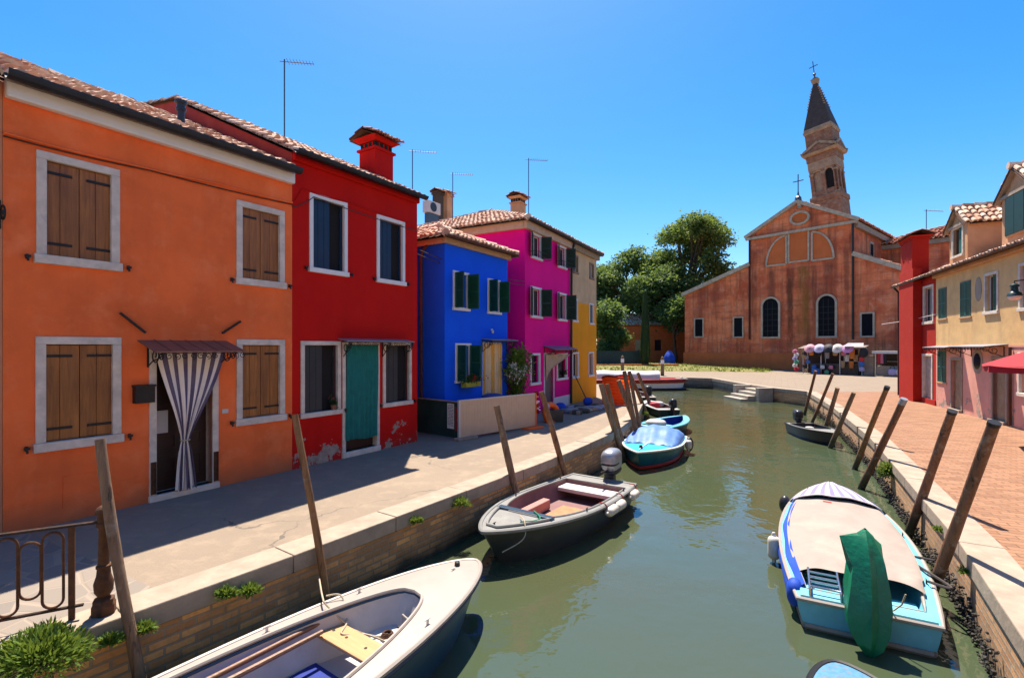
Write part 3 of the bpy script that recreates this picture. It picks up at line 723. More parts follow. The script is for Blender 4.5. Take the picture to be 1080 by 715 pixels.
for x in (d0+.05,d1-.05):
    mb = MB(); mb.box((x-.035,-.05,.12),(x-.022,-.026,.62)); mb.box((x+.022,-.05,.12),(x+.035,-.026,.62)); mb.box((x-.022,-.034,.12),(x+.022,-.026,.62)); mb.build('flood_rail', M['rust_iron'], dr)
zA = fo.z(fo.x(192),359)
awning(oh, fo.x(145), fo.x(239), zA, .60, .17, M['copper'])
for (ax,ay,bx,by) in ((126,330,152,351),(253,339,233,351.5)):
    p = fo.x(ax); q = fo.x(bx); mb = MB(); mb.bar((p,-.02,fo.z(p,ay)),(q,-.05,fo.z(q,by)),.035,.03); mb.build('stay_bar', M['black_iron'], oh)
x0,x1 = fo.x(139.5),fo.x(160); z0,z1 = fo.z(fo.x(150),424.5),fo.z(fo.x(150),405.5); mb = MB()
mb.box((x0,-.12,z0),(x1,-.002,z1-.03)); mb.box((x0-.01,-.14,z1-.03),(x1+.01,-.002,z1)); mb.box((x0+.04,-.124,z0+.03),(x1-.04,-.121,z1-.09)); mbx = mb.build('letterbox', M['black_iron'], oh, bev=.008)
x0,x1 = fo.x(234),fo.x(240.5); mb = MB(); mb.box((x0,-.012,fo.z(x0,436)),(x1,-.002,fo.z(x0,431.5))); mb.build('number_plate', M['ac'], oh)
mb = MB(); x0,x1 = fo.x(67),fo.x(112); z0,z1 = fo.z(x0,535),fo.z(x0,503); mb.box((x0,-.006,z0),(x1,-.0015,z1))
for b in ((x0-.01,x0),(x1,x1+.01)): mb.box((b[0],-.010,z0),(b[1],-.0015,z1))
mb.box((x0-.01,-.010,z1),(x1+.01,-.0015,z1+.01)); mb.build('utility_hatch', M['orange'], oh)
cable(oh, [(0,-.02,fo.z(0,140)),(fo.W*.33,-.02,fo.z(fo.W*.33,173)),(fo.W*.66,-.02,fo.z(fo.W*.66,193)-.02),(fo.W,-.02,fo.z(fo.W,214))], .018, .015, mat='orange')
cable(oh, [(0,-.025,fo.z(0,140)-.05),(fo.W*.4,-.025,fo.z(fo.W*.4,179)-.02),(fo.W,-.025,fo.z(fo.W,214)-.04)], .012, .02, mat='rust_iron')
xx = fo.x(191, 1.15); mb = MB(); zb = EO+.45*1.15
mb.lathe([(.06,zb),(.06,zb+.42),(.085,zb+.42),(.085,zb+.46),(.07,zb+.47),(.07,zb+.54),(.10,zb+.545),(.10,zb+.60),(.05,zb+.62)],12,(xx,1.15,0)); mb.build('flue_pipe', M['engine_black'], oh, smooth=True)
# striped curtain: gathered at the middle
cxm = fo.x(192.5); zt_ = fo.z(fo.x(195),371); zg = fo.z(cxm,464); zbm = fo.z(cxm,515); wt = (fo.x(236)-fo.x(160))/2; cx0 = (fo.x(236)+fo.x(160))/2
def stripe_curtain(u, v):
    z = zt_ + (zbm-zt_)*v; vg = (zt_-zg)/(zt_-zbm)
    if v < vg: t = v/vg; w = wt*(1-t)**1.15*.98 + .055*t + wt*.12*math.sin(PI*t)*(1-t); cx = cx0 + (cxm-cx0)*t
    else: t = (v-vg)/(1-vg); w = .05+.10*t**.7; cx = cxm+.01*t
    pl = .012+.02*min(1,v/vg)
    return (cx+(2*u-1)*w, -.09+pl*math.sin(u*4.4*2*PI+v*2.5)*(1 if w > .08 else .5)-.05*math.sin(PI*min(1,v/vg)), z+(.02*math.sin(u*23) if v > .97 else 0))
curtain('door_curtain', 'navy and white striped curtain tied in the middle, hanging in the orange house doorway', oh, stripe_curtain, M['stripe_curtain'], 110, 40)
mb = MB(oh.matrix_basis.copy()); mb.tube([(cxm+.065*math.cos(a*PI/6),-.09+.05*math.sin(a*PI/6),zg+.012) for a in range(12)],.012,5,closed=True)
tag(mb.build('curtain_tie', M['rope'], None), 'cord tied round the navy and white striped door curtain', 'cord')
# iron bracket on the neighbour's edge
# ---- neighbour house, cut by the frame
fn = Frame((pO0[0]-2.2*fo.r.x, pO0[1]-2.2*fo.r.y), (pO0[0]-.004*fo.r.x, pO0[1]-.004*fo.r.y))
nh = thing('peach_house', 'peach house cut off by the left edge of the photo, next to the orange house', 'house', (*fn.p0,0), fn.rz)
nw = (.55,1.45,3.1,4.5); body(nh, fn.W, 9, 5.75, M['peach'], [inner(nw,.09)], 4.5, .45)
gable_roof(nh, fn.W-.03, 9, 5.77, .45, 4.5, ov=.28, side=0, seed=5); s = surround(nh, nw, .1, M['white_stone']); a = inner(nw,.1)
for p, q in ((a[0],a[0]+.33),(a[1]-.33,a[1])): mb = MB(); mb.box((p,.03,a[2]),(q,.06,a[3])); mb.build('shutter', M['shutter_wood'], s)
pane(s, a, .1); mb = MB(); mb.tube(spiral((fn.W-.03,-.16,fo.z(0,228)),.12,.02,1.6,0),.012,5); mb.tube([(fn.W-.03,-.02,fo.z(0,212)),(fn.W-.03,-.02,fo.z(0,242))],.014,5); mb.build('scroll_bracket', M['black_iron'], nh)

# ---- red house
fr = Frame(pO1, pR1)
rh = thing('crimson_house', 'dark red house with navy shutters, peeling plaster at its foot and teal door curtain', 'house', (*pO1,0), fr.rz)
wr = [fr.win(326,366,203,213.7,287,292), fr.win(397,426.6,226,234.6,298,301.7), fr.win(316.8,359,359.7,359.7,441,436.5), fr.win(403.4,433.6,360.5,360.5,430,425.7)]
fw = .085; x0,x1 = fr.x(360.7),fr.x(399.8); rd = (x0,x1,.12,fr.z((x0+x1)/2,361))
ER = 6.2
RP = [(0,0),(0,ER),(4.8,ER+2.3),(6.9,ER+2.65),(11,ER+.5),(11,0)]
mb = MB(); hl = [inner(w,fw-.01) for w in wr]+[(rd[0]+.08,rd[1]-.08,.12,rd[3]-.08)]; wall_holes(mb, fr.W, 0, ER, hl, .15)
mb.poly([(fr.W,y,z) for y,z in RP]); mb.mi = 1; mb.poly([(.002,y,z) for y,z in RP]); mb.mi = 0
mb.poly([(0,11,0),(fr.W,11,0),(fr.W,11,ER+.5),(0,11,ER+.5)]); mb.build('wall', [M['red'], M['redside']], rh, weld=True)
mb = MB(); Wd = fr.W+.06; sl = 2.3/4.8; k = math.sqrt(1+sl*sl)
tile_sheet(mb, (-.05,-.26,ER-.26*sl+.05), (1,0,0), (0,1,sl), [(0,0),(Wd,0),(Wd,5.06*k),(0,5.06*k)], seed=8)
tile_sheet(mb, (-.05,4.8,ER+2.33), (1,0,0), (0,1,.1667), [(0,0),(Wd,0),(Wd,2.13),(0,2.13)], seed=9)
tile_sheet(mb, (-.05,11.2,ER+.42), (1,0,0), (0,-1,.5244), [(0,0),(Wd,0),(Wd,4.86),(0,4.86)], .3, .5, seed=10)
rf = mb.build('roof', [M['tile'], M['valley']], rh, recalc=False)
gutter(rh, -.08, fr.W+.06, -.26, ER+.0, .085)
mb = MB(); mb.box((.0,-.10,ER-.16),(fr.W,-.002,ER+.03)); mb.build('cornice', M['red'], rh, bev=.02)
for i, w in enumerate(wr):
    s = surround(rh, w, fw, M['white_paint'] if i < 2 else M['white_stone']); a = inner(w,fw); cx = a[0]+(a[1]-a[0])*.56
    mt = M['navy_shutter'] if i < 2 else M['char_shutter']
    mb = MB(); n = 3
    for k in range(n): mb.box((a[0]+(cx-a[0])*k/n+.003,.035,a[2]+.01),(a[0]+(cx-a[0])*(k+1)/n-.003,.065,a[3]-.01))
    mb.build('shutter', mt, s, bev=.004)
    shutter_leaf(s, (a[1]-.03,.05), .12, a[2]+.01, a[3]-.01, PI*.53, mt)
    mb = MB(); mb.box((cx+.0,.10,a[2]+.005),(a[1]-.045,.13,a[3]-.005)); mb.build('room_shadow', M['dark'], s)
    pane(s, (a[0],a[1],a[2],a[3]), .17, bars=i >= 2)
    dogs(rh, w)
x0,x1,_,z1 = rd; mb = MB(); mb.box((x0,-.03,.12),(x0+.085,.16,z1-.085)); mb.box((x1-.085,-.03,.12),(x1,.16,z1-.085)); mb.box((x0,-.03,z1-.085),(x1,.16,z1)); mb.box((x0-.01,-.06,0),(x1+.01,.16,.12))
dr = mb.build('door', M['white_stone'], rh, bev=.008); mb = MB(); mb.box((x0+.085,.12,.121),(x1-.085,.15,z1-.085)); mb.build('door_leaf', M['door_wood'], dr)
awning(rh, fr.x(356.5), fr.x(428), fr.z(fr.x(395),357.5), .30, .05, M['grey_sheet'], br=(.06,.62,.98), ribs=False)
cable(rh, [(0,-.02,fr.z(0,216)),(fr.x(318),-.02,fr.z(fr.x(318),200)),(fr.x(370),-.02,fr.z(fr.x(370),215)),(fr.x(438),-.02,fr.z(fr.x(438),238))], .016, .02, mat='red')
cable(rh, [(0,-.03,fr.z(0,219)),(fr.x(330),-.03,fr.z(fr.x(330),208)),(fr.x(440),-.03,fr.z(fr.x(440),244))], .009, .03)
za,zb = z1-.06,.36; xa,xb = x0+.07,x1-.07
curtain('door_curtain', 'plain teal green curtain hanging in the doorway of the dark red house', rh, lambda u,v: (xa+(xb-xa)*(u+.015*math.sin(v*5)), -.055+.022*math.sin(u*44+.8*math.sin(v*3)+1.3*math.sin(u*9))*(.5+.5*v), za+(zb-za)*v+.02*math.sin(u*7)*v), M['teal_cloth'], 90, 16)
# red chimney
def chimney(root, x, y, z0, z1, w, d, mat, cap=.12, name='chimney', tile='tile', vents=True):
    mb = MB(); mb.box((x-w/2,y-d/2,z0),(x+w/2,y+d/2,z1)); ch = mb.build(name, mat, root, bev=.01)
    mb = MB(); mb.box((x-w/2-.05,y-d/2-.05,z1+.001),(x+w/2+.05,y+d/2+.05,z1+.06)); zc = z1+.06+(.16 if vents else 0)
    if vents:
        mb.box((x-w/2+.03,y-d/2+.03,z1+.06),(x+w/2-.03,y+d/2-.03,zc))
    a = cap; h = .10; 
    i0 = mb.add([(x-w/2,y-d/2,zc),(x+w/2,y-d/2,zc),(x+w/2,y+d/2,zc),(x-w/2,y+d/2,zc)]); i1 = mb.add([(x-w/2-a,y-d/2-a,zc+h),(x+w/2+a,y-d/2-a,zc+h),(x+w/2+a,y+d/2+a,zc+h),(x-w/2-a,y+d/2+a,zc+h)])
    for k in range(4): mb.face((i0+k,i0+(k+1)%4,i1+(k+1)%4,i1+k))
    mb.face((i1,i1+1,i1+2,i1+3)); mb.build('chimney_head', mat, ch)
    if vents:
        mb = MB()
        for k in range(4):
            t = (k+.5)/4; mb.box((x-w/2+w*t-.05,y-d/2+.022,z1+.075),(x-w/2+w*t+.05,y-d/2+.029,zc-.01)); mb.box((x-w/2+.022,y-d/2+d*t-.05,z1+.075),(x-w/2+.029,y-d/2+d*t+.05,zc-.01))
        mb.build('vent', M['dark'], ch)
    mb = MB(); W2 = w+2*a+.1; D2 = d+2*a+.1
    tile_sheet(mb, (x-W2/2,y-D2/2,zc+h), (1,0,0), (0,1,.45), [(0,0),(W2,0),(W2,D2/2*1.1),(0,D2/2*1.1)], .13, .25, 2)
    tile_sheet(mb, (x-W2/2,y+D2/2,zc+h), (1,0,0), (0,-1,.45), [(0,0),(W2,0),(W2,D2/2*1.1),(0,D2/2*1.1)], .13, .25, 3)
    mb.build('chimney_tile', [M[tile], M['valley']], ch, recalc=False); return ch
chimney(rh, fr.x(397,1.35), 1.35, ER+.2, 7.55, .62, .62, M['red'], .14, tile='tile_red')

# ---- blue house
pB0, pB1 = row(469), row(535); fb = Frame(pB0, pB1)
bh = thing('cobalt_house', 'small cobalt blue house with green shutters beside the dark red house', 'house', (*pB0,0), fb.rz)
wb = [fb.win(477.5,494.3,284.5,288.7,326,329.5), fb.win(514,527.5,292.7,296.5,330,333), fb.win(480,496.5,362,362,404,403)]
x0,x1 = fb.x(508.5),fb.x(528); bd = (x0,x1,.1,fb.z((x0+x1)/2,361)); EB = 5.4; fw = .075
body(bh, fb.W, 5.5, EB, M['blue'], [inner(w,fw-.01) for w in wb]+[(x0+.07,x1-.07,.1,bd[3]-.07)])
hip_roof(bh, fb.W, 5.5, EB+.04, .42, ov=.26, seed=20)
mb = MB(); mb.box((-.10,-.10,EB-.16),(fb.W+.1,-.002,EB)); mb.box((-.10,0,EB-.16),(-.002,5.5,EB)); mb.build('cornice', plain('tan_cornice',(.55,.36,.2),.8,.2), bh, bev=.015)
gutter(bh, -.28, fb.W+.2, -.30, EB+.0, .06, 'rust_iron')
mb = MB(); mb.box((fb.x(475),-.012,2.55),(fb.W,-.001,2.60)); mb.box((-.012,.01,2.55),(-.001,5,2.6)); mb.build('string_course', M['blue'], bh)
for i, w in enumerate(wb):
    s = surround(bh, w, fw, M['white_paint']); a = inner(w,fw); pane(s, a, .12)
    sw = (a[1]-a[0])*.62
    shutter_leaf(s, (a[0]+.0,-.04), sw, a[2]-.02, a[3]+.02, -PI*.56, M['green_shutter'], louvre=True)
    shutter_leaf(s, (a[1]-.0,-.04), sw, a[2]-.02, a[3]+.02, -PI*.46, M['green_shutter'], louvre=True)
mb = MB(); z1 = bd[3]; mb.box((x0,-.03,0),(x0+.07,.14,z1-.07)); mb.box((x1-.07,-.03,0),(x1,.14,z1-.07)); mb.box((x0,-.03,z1-.07),(x1,.14,z1)); dr = mb.build('door', M['white_paint'], bh, bev=.006)
mb = MB(); mb.box((x0+.07,.10,0),(x1-.07,.13,z1-.07)); mb.build('door_leaf', M['door_wood'], dr)
awning(bh, x0-.06, fb.W+.02, z1+.12, .42, .05, M['grey_sheet'], br=(.04,.95), ribs=False)
xa,xb,zz = x0+.02,x1-.0,z1
curtain('door_curtain', 'yellow and cream striped curtain at the door of the blue house', bh, lambda u,v: (xa+(xb-xa)*u, -.06+.03*math.sin(u*40+math.sin(u*7)), zz-.05-(zz-.25)*v), M['yellow_curtain'], 70, 8)
px_ = [(-.05,.45,EB-.05),(-.06,.75,EB-.3),(-.06,.8,EB-.5),(-.06,.8,.05)]; pipe(bh, px_, .04, 'rust_iron')
mb = MB(); mb.ell((fb.x(518),-.06,z1+.33),(.04,.04,.06),8,6); mb.box((fb.x(518)-.02,-.05,z1+.36),(fb.x(518)+.02,0,z1+.42)); mb.build('wall_lamp', M['lampglass'], bh)
# ---- pink house
pP0 = (.45,17.1); pP1 = (2.44,20.7); pY1 = (4.04,23.6); fp = Frame(pP0, pP1); EP = 6.78
ph = thing('magenta_house', 'tall magenta pink house with dark green shutters between the blue and yellow houses', 'house', (*pP0,0), fp.rz)
wp = [fp.win(560,571,244.6,249,272,276), fp.win(588,597,257.5,261.5,282,285), fp.win(559.5,571,301.5,304,335,336.5), fp.win(588,597.3,308,310,338,339.5), fp.win(559,569.4,372,373,407,405), fp.win(587,598,372,373,401.5,400)]
x0,x1 = fp.x(573.5),fp.x(584); pd = (x0,x1,.08,fp.z((x0+x1)/2,372)); fw = .08
body(ph, fp.W, 7.5, EP, M['pink'], [inner(w,fw-.01) for w in wp]+[(x0+.06,x1-.06,.08,pd[3]-.06)])
mb = MB(); ov = .28; a = fp.W+ov*2; sl = .42; k = math.sqrt(1+sl*sl)
hip_roof(ph, fp.W+3.2, 7.5, EP+.05, sl, ov=.28, seed=30)
mb = MB(); mb.box((-.12,-.14,EP-.28),(fp.W,-.002,EP)); mb.box((-.12,0,EP-.28),(-.002,7.5,EP)); mb.build('cornice', plain('peach_cornice',(.62,.44,.30),.8,.2), ph, bev=.02)
gutter(ph, -.3, fp.W+3.4, -.30, EP+.02, .065)
for i, w in enumerate(wp):
    s = surround(ph, w, fw, M['white_paint']); a = inner(w,fw); pane(s, a, .12, bars=i < 4)
    if i < 4:
        sw = (a[1]-a[0])*.55
        shutter_leaf(s, (a[0],-.04), sw, a[2]-.02, a[3]+.02, PI*1.12, M['dgreen_shutter'], louvre=True); shutter_leaf(s, (a[1],-.04), sw, a[2]-.02, a[3]+.02, -PI*.40, M['dgreen_shutter'], louvre=True)
    if i < 2:
        mb = MB(); zr = a[2]+.12; X0,X1 = w[0]-.15,w[1]+.25
        for z in (zr-.16,zr): mb.tube([(X0,-.02,z),(X0,-.3,z),(X1,-.3,z),(X1,-.02,z)],.01,5)
        for q in range(9): mb.tube([(X0+(X1-X0)*q/8,-.3,zr-.16),(X0+(X1-X0)*q/8,-.3,zr)],.006,4)
        mb.build('flower_rail', M['black_iron'], s)
mb = MB(); z1 = pd[3]; mb.box((x0,-.03,0),(x0+.06,.14,z1-.06)); mb.box((x1-.06,-.03,0),(x1,.14,z1-.06)); mb.box((x0,-.03,z1-.06),(x1,.14,z1)); dr = mb.build('door', M['white_paint'], ph, bev=.006)
mb = MB(); mb.box((x0+.06,.09,0),(x1-.06,.12,z1-.06)); mb.build('door_leaf', plain('grey_brown_door',(.20,.15,.13),.7), dr)
awning(ph, fp.x(572.5), fp.x(598), fp.z(fp.x(585),364.5), .5, .14, plain('mauve_sheet',(.30,.17,.26),.5), br=(.05,.95), ribs=False)
zt_ = z1-.02; xA = x0-.05; xB = fp.x(593)
curtain('door_curtain', 'beige curtain swept aside to the left at the pink house door', ph, lambda u,v: (xA+(xB-xA)*u*(1-v)+ (xB-xA)*.05*v, -.10-.03*math.sin(u*20)*(1-v*.5)-.25*u*(1-v), zt_-.05-1.0*v*(1-.35*u)), M['beige_cloth'], 30, 14)
mb = MB(); mb.box((x1+.02,-.012,0),(fp.W-.02,-.001,.42)); mb.build('base_patch', M['white_paint'], ph)
mb = MB(); mb.box((0,-.012,fp.z(0,352)-.02),(fp.W,-.001,fp.z(0,352)+.02)); mb.build('string_course', M['pink'], ph)
pipe(ph, [(fp.W-.07,-.25,EP-.02),(fp.W-.05,-.09,EP-.4),(fp.W-.05,-.07,.05)], .05)
# ---- yellow house
fy = Frame(pP1, pY1); yh = thing('ochre_house', 'narrow ochre yellow house with bare plaster top floor at the bend of the quay', 'house', (*pP1,0), fy.rz)
wy = [fy.win(604.4,609.5,268,270,288.5,289.5), fy.win(621.5,626,276.5,278.5,294.5,295.5), fy.win(603.5,609,314.5,315.5,339.5,340), fy.win(621.3,626,319.5,320.5,342,343), fy.win(603,610,371.3,371.5,399.5,398.5), fy.win(620.5,626,371,371,397.5,396.5)]
body(yh, fy.W, 7.5, EP, M['yellow'], [inner(w,.06) for w in wy])
mb = MB(); mb.box((.0,-.14,EP-.25),(fy.W+.12,-.002,EP)); mb.box((fy.W+.002,0,EP-.25),(fy.W+.12,7.5,EP)); mb.build('cornice', plain('bare_cornice',(.40,.30,.2),.9,.3), yh, bev=.02)
mb = MB(); 
for i, w in enumerate(wy):
    s = surround(yh, w, .07, M['white_paint'] if i > 1 else plain('bare_surround%d' % i,(.30,.22,.16),.9)); a = inner(w,.07); pane(s, a, .11)
    if 1 < i < 4: shutter_leaf(s, (a[0]+.02,.02), (a[1]-a[0])*.5, a[2], a[3], 0, M['green_shutter'], louvre=True)
gutter(yh, 0.05, fy.W+.25, -.22, EP+.0, .05)
# ------------------------------------------------------------------ right row
def rrow(Y): return (8.644+.43*Y, Y)
pA, pB_, pC = rrow(24.17), rrow(20.1), rrow(5.5)
f1 = Frame(pA, pB_); ER1 = 5.35
r1 = thing('red_house', 'narrow bright red house with a tall chimney breast beside the cream house', 'house', (*pA,0), f1.rz)
w1 = [f1.win(974,985,308,308,338.6,338.6)]; w1[0] = (f1.x(974), f1.x(985), f1.z(f1.x(979),342), f1.z(f1.x(979),301))
x0,x1 = f1.x(973),f1.x(984); d1_ = (x0,x1,.1,f1.z((x0+x1)/2,373))
body(r1, f1.W, 7, ER1, M['rred'], [inner(w1[0],.08),(x0+.09,x1-.09,.1,d1_[3]-.09)], 3.5, .42)
gable_roof(r1, f1.W-.03, 7, ER1+.02, .42, 3.5, ov=.3, side=.0, seed=40)
s = surround(r1, w1[0], .1, M['white_stone']); pane(s, inner(w1[0],.1), .1)
mb = MB(); mb.box((x0,-.03,.0),(x0+.1,.14,d1_[3]-.1)); mb.box((x1-.1,-.03,0),(x1,.14,d1_[3]-.1)); mb.box((x0,-.03,d1_[3]-.1),(x1,.14,d1_[3])); dr = mb.build('door', M['white_stone'], r1, bev=.008)
mb = MB(); mb.box((x0+.1,.08,0),(x1-.1,.11,d1_[3]-.1)); mb.build('door_leaf', plain('worn_white_door',(.45,.38,.33),.7,.4,dirt=((.2,.12,.08),.6)), dr)
a,b = f1.x(957),f1.x(972.5); mb = MB(); mb.box((a,-.32,0),(b,-.001,ER1+.5)); cb = mb.build('chimney_breast', M['rred'], r1, bev=.01)
chimney(r1, (a+b)/2, .0, ER1+.2, 7.15, (b-a)*.8, .6, M['rred'], .14, tile='tile_red', vents=False)
gutter(r1, -.1, f1.W, -.32, ER1, .06); pipe(r1, [(.12,-.3,ER1-.03),(.06,-.08,ER1-.3),(.06,-.08,.05)], .05)
mb = MB(); mb.box((.0,-.04,0),(f1.W,-.001,.22)); mb.build('plinth', M['rred'], r1)

f2 = Frame(pB_, pC); EC = 5.32
ch2 = thing('cream_house', 'long cream and pink house with faded green shutters and two roof dormers', 'house', (*pB_,0), f2.rz)
def zz(px, py): return f2.z(f2.x(px), py)
def rect(l, r, t, b): m = (l+r)/2; return (f2.x(l), f2.x(r), zz(m,b), zz(m,t))
ws = {'a': rect(990,998.5,304,336), 'b': rect(1013,1024,297,334), 'c': rect(1038.5,1053.5,287,331.5), 'd': rect(1075,1092,276,328), 'e': rect(989,998,370,403), 'f': rect(1074,1094,372,419)}
ds = [rect(1003,1015.5,377,429), rect(1046,1063,376,440)]
hl = [ws[k] for k in 'abe'] + [inner(ws[k],.08) for k in 'cdf'] + [(d[0]+.1,d[1]-.1,.08,d[3]-.1) for d in ds]
far_w = [(f2.W-k*2.6-1.1, f2.W-k*2.6, 3.1, 4.5) for k in range(2)]
body(ch2, f2.W, 8, EC, M['cream'], hl+[inner(w,.08) for w in far_w], 4.0, .36)
gable_roof(ch2, f2.W-.03, 8, EC+.03, .36, 4.0, ov=.32, side=.0, seed=44)
mb = MB(); mb.box((0.01,-.14,EC-.14),(f2.W,-.002,EC+.05)); mb.build('cornice', M['dormer'], ch2, bev=.02)
gutter(ch2, 0, f2.W, -.33, EC, .055, 'rust_iron')
mb = MB(); mb.box((0.01,-.02,2.40),(f2.W,-.002,2.47)); mb.build('string_course', M['cream'], ch2)
for k in 'abe':
    w = ws[k]; s = surround(ch2, (w[0]-.05,w[1]+.05,w[2]-.06,w[3]+.05), .05, M['dormer'], sill=True, proud=.004); c = (w[0]+w[1])/2
    shutter_leaf(s, (w[0],.0), c-w[0]-.005, w[2], w[3], 0, M['teal_shutter'], louvre=True); shutter_leaf(s, (c+.005,.0), w[1]-c-.005, w[2], w[3], 0, M['teal_shutter'], louvre=True)
for w, half in ((ws['c'],1),(ws['d'],0),(ws['f'],0),(far_w[0],0),(far_w[1],1)):
    s = surround(ch2, w, .09, M['white_stone']); a = inner(w,.09); pane(s, a, .12)
    if half: shutter_leaf(s, ((a[0]+a[1])/2,.05), (a[1]-a[0])/2, a[2], a[3], 0, M['teal_shutter'], louvre=True)
for d in ds:
    mb = MB(); mb.box((d[0],-.03,0),(d[0]+.1,.14,d[3]-.1)); mb.box((d[1]-.1,-.03,0),(d[1],.14,d[3]-.1)); mb.box((d[0],-.03,d[3]-.1),(d[1],.14,d[3])); mb.box((d[0]-.02,-.12,0),(d[1]+.02,-.031,.1)); dr = mb.build('door', M['coping'], ch2, bev=.01)
    mb = MB(); mb.box((d[0]+.1,.08,0),(d[1]-.1,.11,d[3]-.1)); mb.build('door_leaf', plain('tan_worn_door',(.36,.25,.15),.75,.35,dirt=((.2,.12,.07),.5)), dr)
awning(ch2, f2.x(989), f2.x(1015), zz(1002,364.5), .5, .06, M['grey_sheet'], br=(.1,.95), ribs=False)
awning(ch2, f2.x(1023), f2.x(1064), zz(1044,363), .6, .07, M['grey_sheet'], br=(.05,.9), ribs=False)
mb = MB(); xo,zo = f2.x(1031), zz(1031,381); R = .42
pts = [(xo+R*.95*math.cos(2*PI*k/20), zo+R*math.sin(2*PI*k/20)) for k in range(20)]; mb.prism(pts,-.012,-.002); ov_ = mb.build('oval_niche', M['coping'], ch2)
mb = MB(); mb.prism([(xo+R*.6*math.cos(2*PI*k/20), zo+R*.66*math.sin(2*PI*k/20)) for k in range(20)],-.018,-.013); mb.build('pane', M['glass'], ov_)
mb = MB(); xo,zo = f2.x(1032), zz(1032,305); mb.prism([(xo+.24*math.cos(2*PI*k/18), zo+.42*math.sin(2*PI*k/18)) for k in range(18)],-.012,-.002); mb.build('oval_patch', M['coping'], ch2)
pipe(ch2, [(f2.x(1068),-.06,2.4),(f2.x(1068),-.06,.05)], .04, 'rust_iron')
def dormer(fl, fr_, zt, zs, lab, d=1.9, shut=False):
    a, b = fl, fr_; root = ch2; z0 = EC+.1; mb = MB(Matrix.Translation((0,.12,0))); w = ((a+(b-a)*.24), (b-(b-a)*.24), z0+.42, zs-.12)
    wall_holes(mb, b, z0, zs, [w], .12, x0=a); mb.poly([(a,0,zs),(b,0,zs),((a+b)/2,0,zt)])
    for x in (a,b): mb.poly([(x,0,z0),(x,d*1.3,z0+.4),(x,d*1.3,zs),(x,0,zs)])
    dm = mb.build('dormer', M['dormer'], root, weld=True); sl = (zt-zs)/((b-a)/2); k = math.sqrt(1+sl*sl)*((b-a)/2+.2)
    mb = MB(); tile_sheet(mb, (a-.2,d*1.35,zs-.2*sl+.05), (0,-1,0), (1,0,sl), [(0,0),(d*1.35+.05,0),(d*1.35+.05,k),(0,k)], seed=50); tile_sheet(mb, (b+.2,-.05,zs-.2*sl+.05), (0,1,0), (-1,0,sl), [(0,0),(d*1.35+.05,0),(d*1.35+.05,k),(0,k)], seed=51)
    ridge_caps(mb, ((a+b)/2,-.1,zt+.1), ((a+b)/2,d*1.35,zt+.1), .1, .35); mb.build('dormer_roof', [M['tile'], M['valley']], dm, recalc=False)
    mb = MB(); 
    for p, q in (((a-.16,.05,zs-.16*sl-.01),((a+b)/2,.05,zt-.01)),((b+.16,.05,zs-.16*sl-.01),((a+b)/2,.05,zt-.01))): mb.bar(p,q,.14,.07)
    mb.box((a-.05,.03,zs-.06),(b+.05,.118,zs+.03)); mb.build('verge', M['coping'], dm)
    mb = MB(); f = .08
    mb.box((w[0]-f,.08,w[2]),(w[0],.16,w[3])); mb.box((w[1],.08,w[2]),(w[1]+f,.16,w[3])); mb.box((w[0]-f,.08,w[3]),(w[1]+f,.16,w[3]+f)); mb.box((w[0]-f-.03,.05,w[2]-f),(w[1]+f+.03,.16,w[2])); mb.build('window_frame', M['white_stone'] if not shut else M['dormer'], dm)
    mb = MB(); mb.box((w[0],.2,w[2]),(w[1],.22,w[3])); mb.build('pane', M['glass'], dm)
    c = (w[0]+w[1])/2
    if shut:
        for p, q in ((w[0]-.05,c-.005),(c+.005,w[1]+.05)): mb = MB(); mb.box((p,.03,w[2]-.03),(q,.075,w[3]+.03)); mb.build('shutter', M['dgreen_shutter'], dm, bev=.006)
    else:
        mb = MB(); mb.box((c,.14,w[2]),(w[1],.18,w[3])); mb.build('shutter', M['teal_shutter'], dm)
dormer(f2.x(997.5), f2.x(1016), 7.55, 6.95, '')
dormer(f2.x(1051.5), f2.x(1086), 7.75, 7.05, '', shut=True)
# wall lamp
lp = Vector(rrow(12.65)); nl = Vector((-.919,.395)); 
lt = thing('wall_lamp', 'dark green wall lamp on a bracket high on the cream house', 'lamp', (lp.x+nl.x*.9, lp.y+nl.y*.9, 3.72), math.atan2(-nl.y,-nl.x))
mb = MB(); mb.lathe([(.10,.02),(.16,.03),(.14,.10),(.08,.15),(.07,.26),(.10,.27),(.09,.32),(.03,.36)],14); mb.build('lamp_shade', M['lamp_green'], lt, smooth=True)
mb = MB(); mb.ell((0,0,.0),(.14,.14,.085),14,8); mb.build('lamp_globe', M['lampglass'], lt, smooth=True)
mb = MB(); mb.tube([(0,0,.35),(0,0,.42),(.2,0,.44),(.9,0,.40)],.018,6); mb.tube([(.3,0,.42),(.6,0,.25),(.9,0,.12)],.012,5); mb.build('bracket', M['black_iron'], lt)
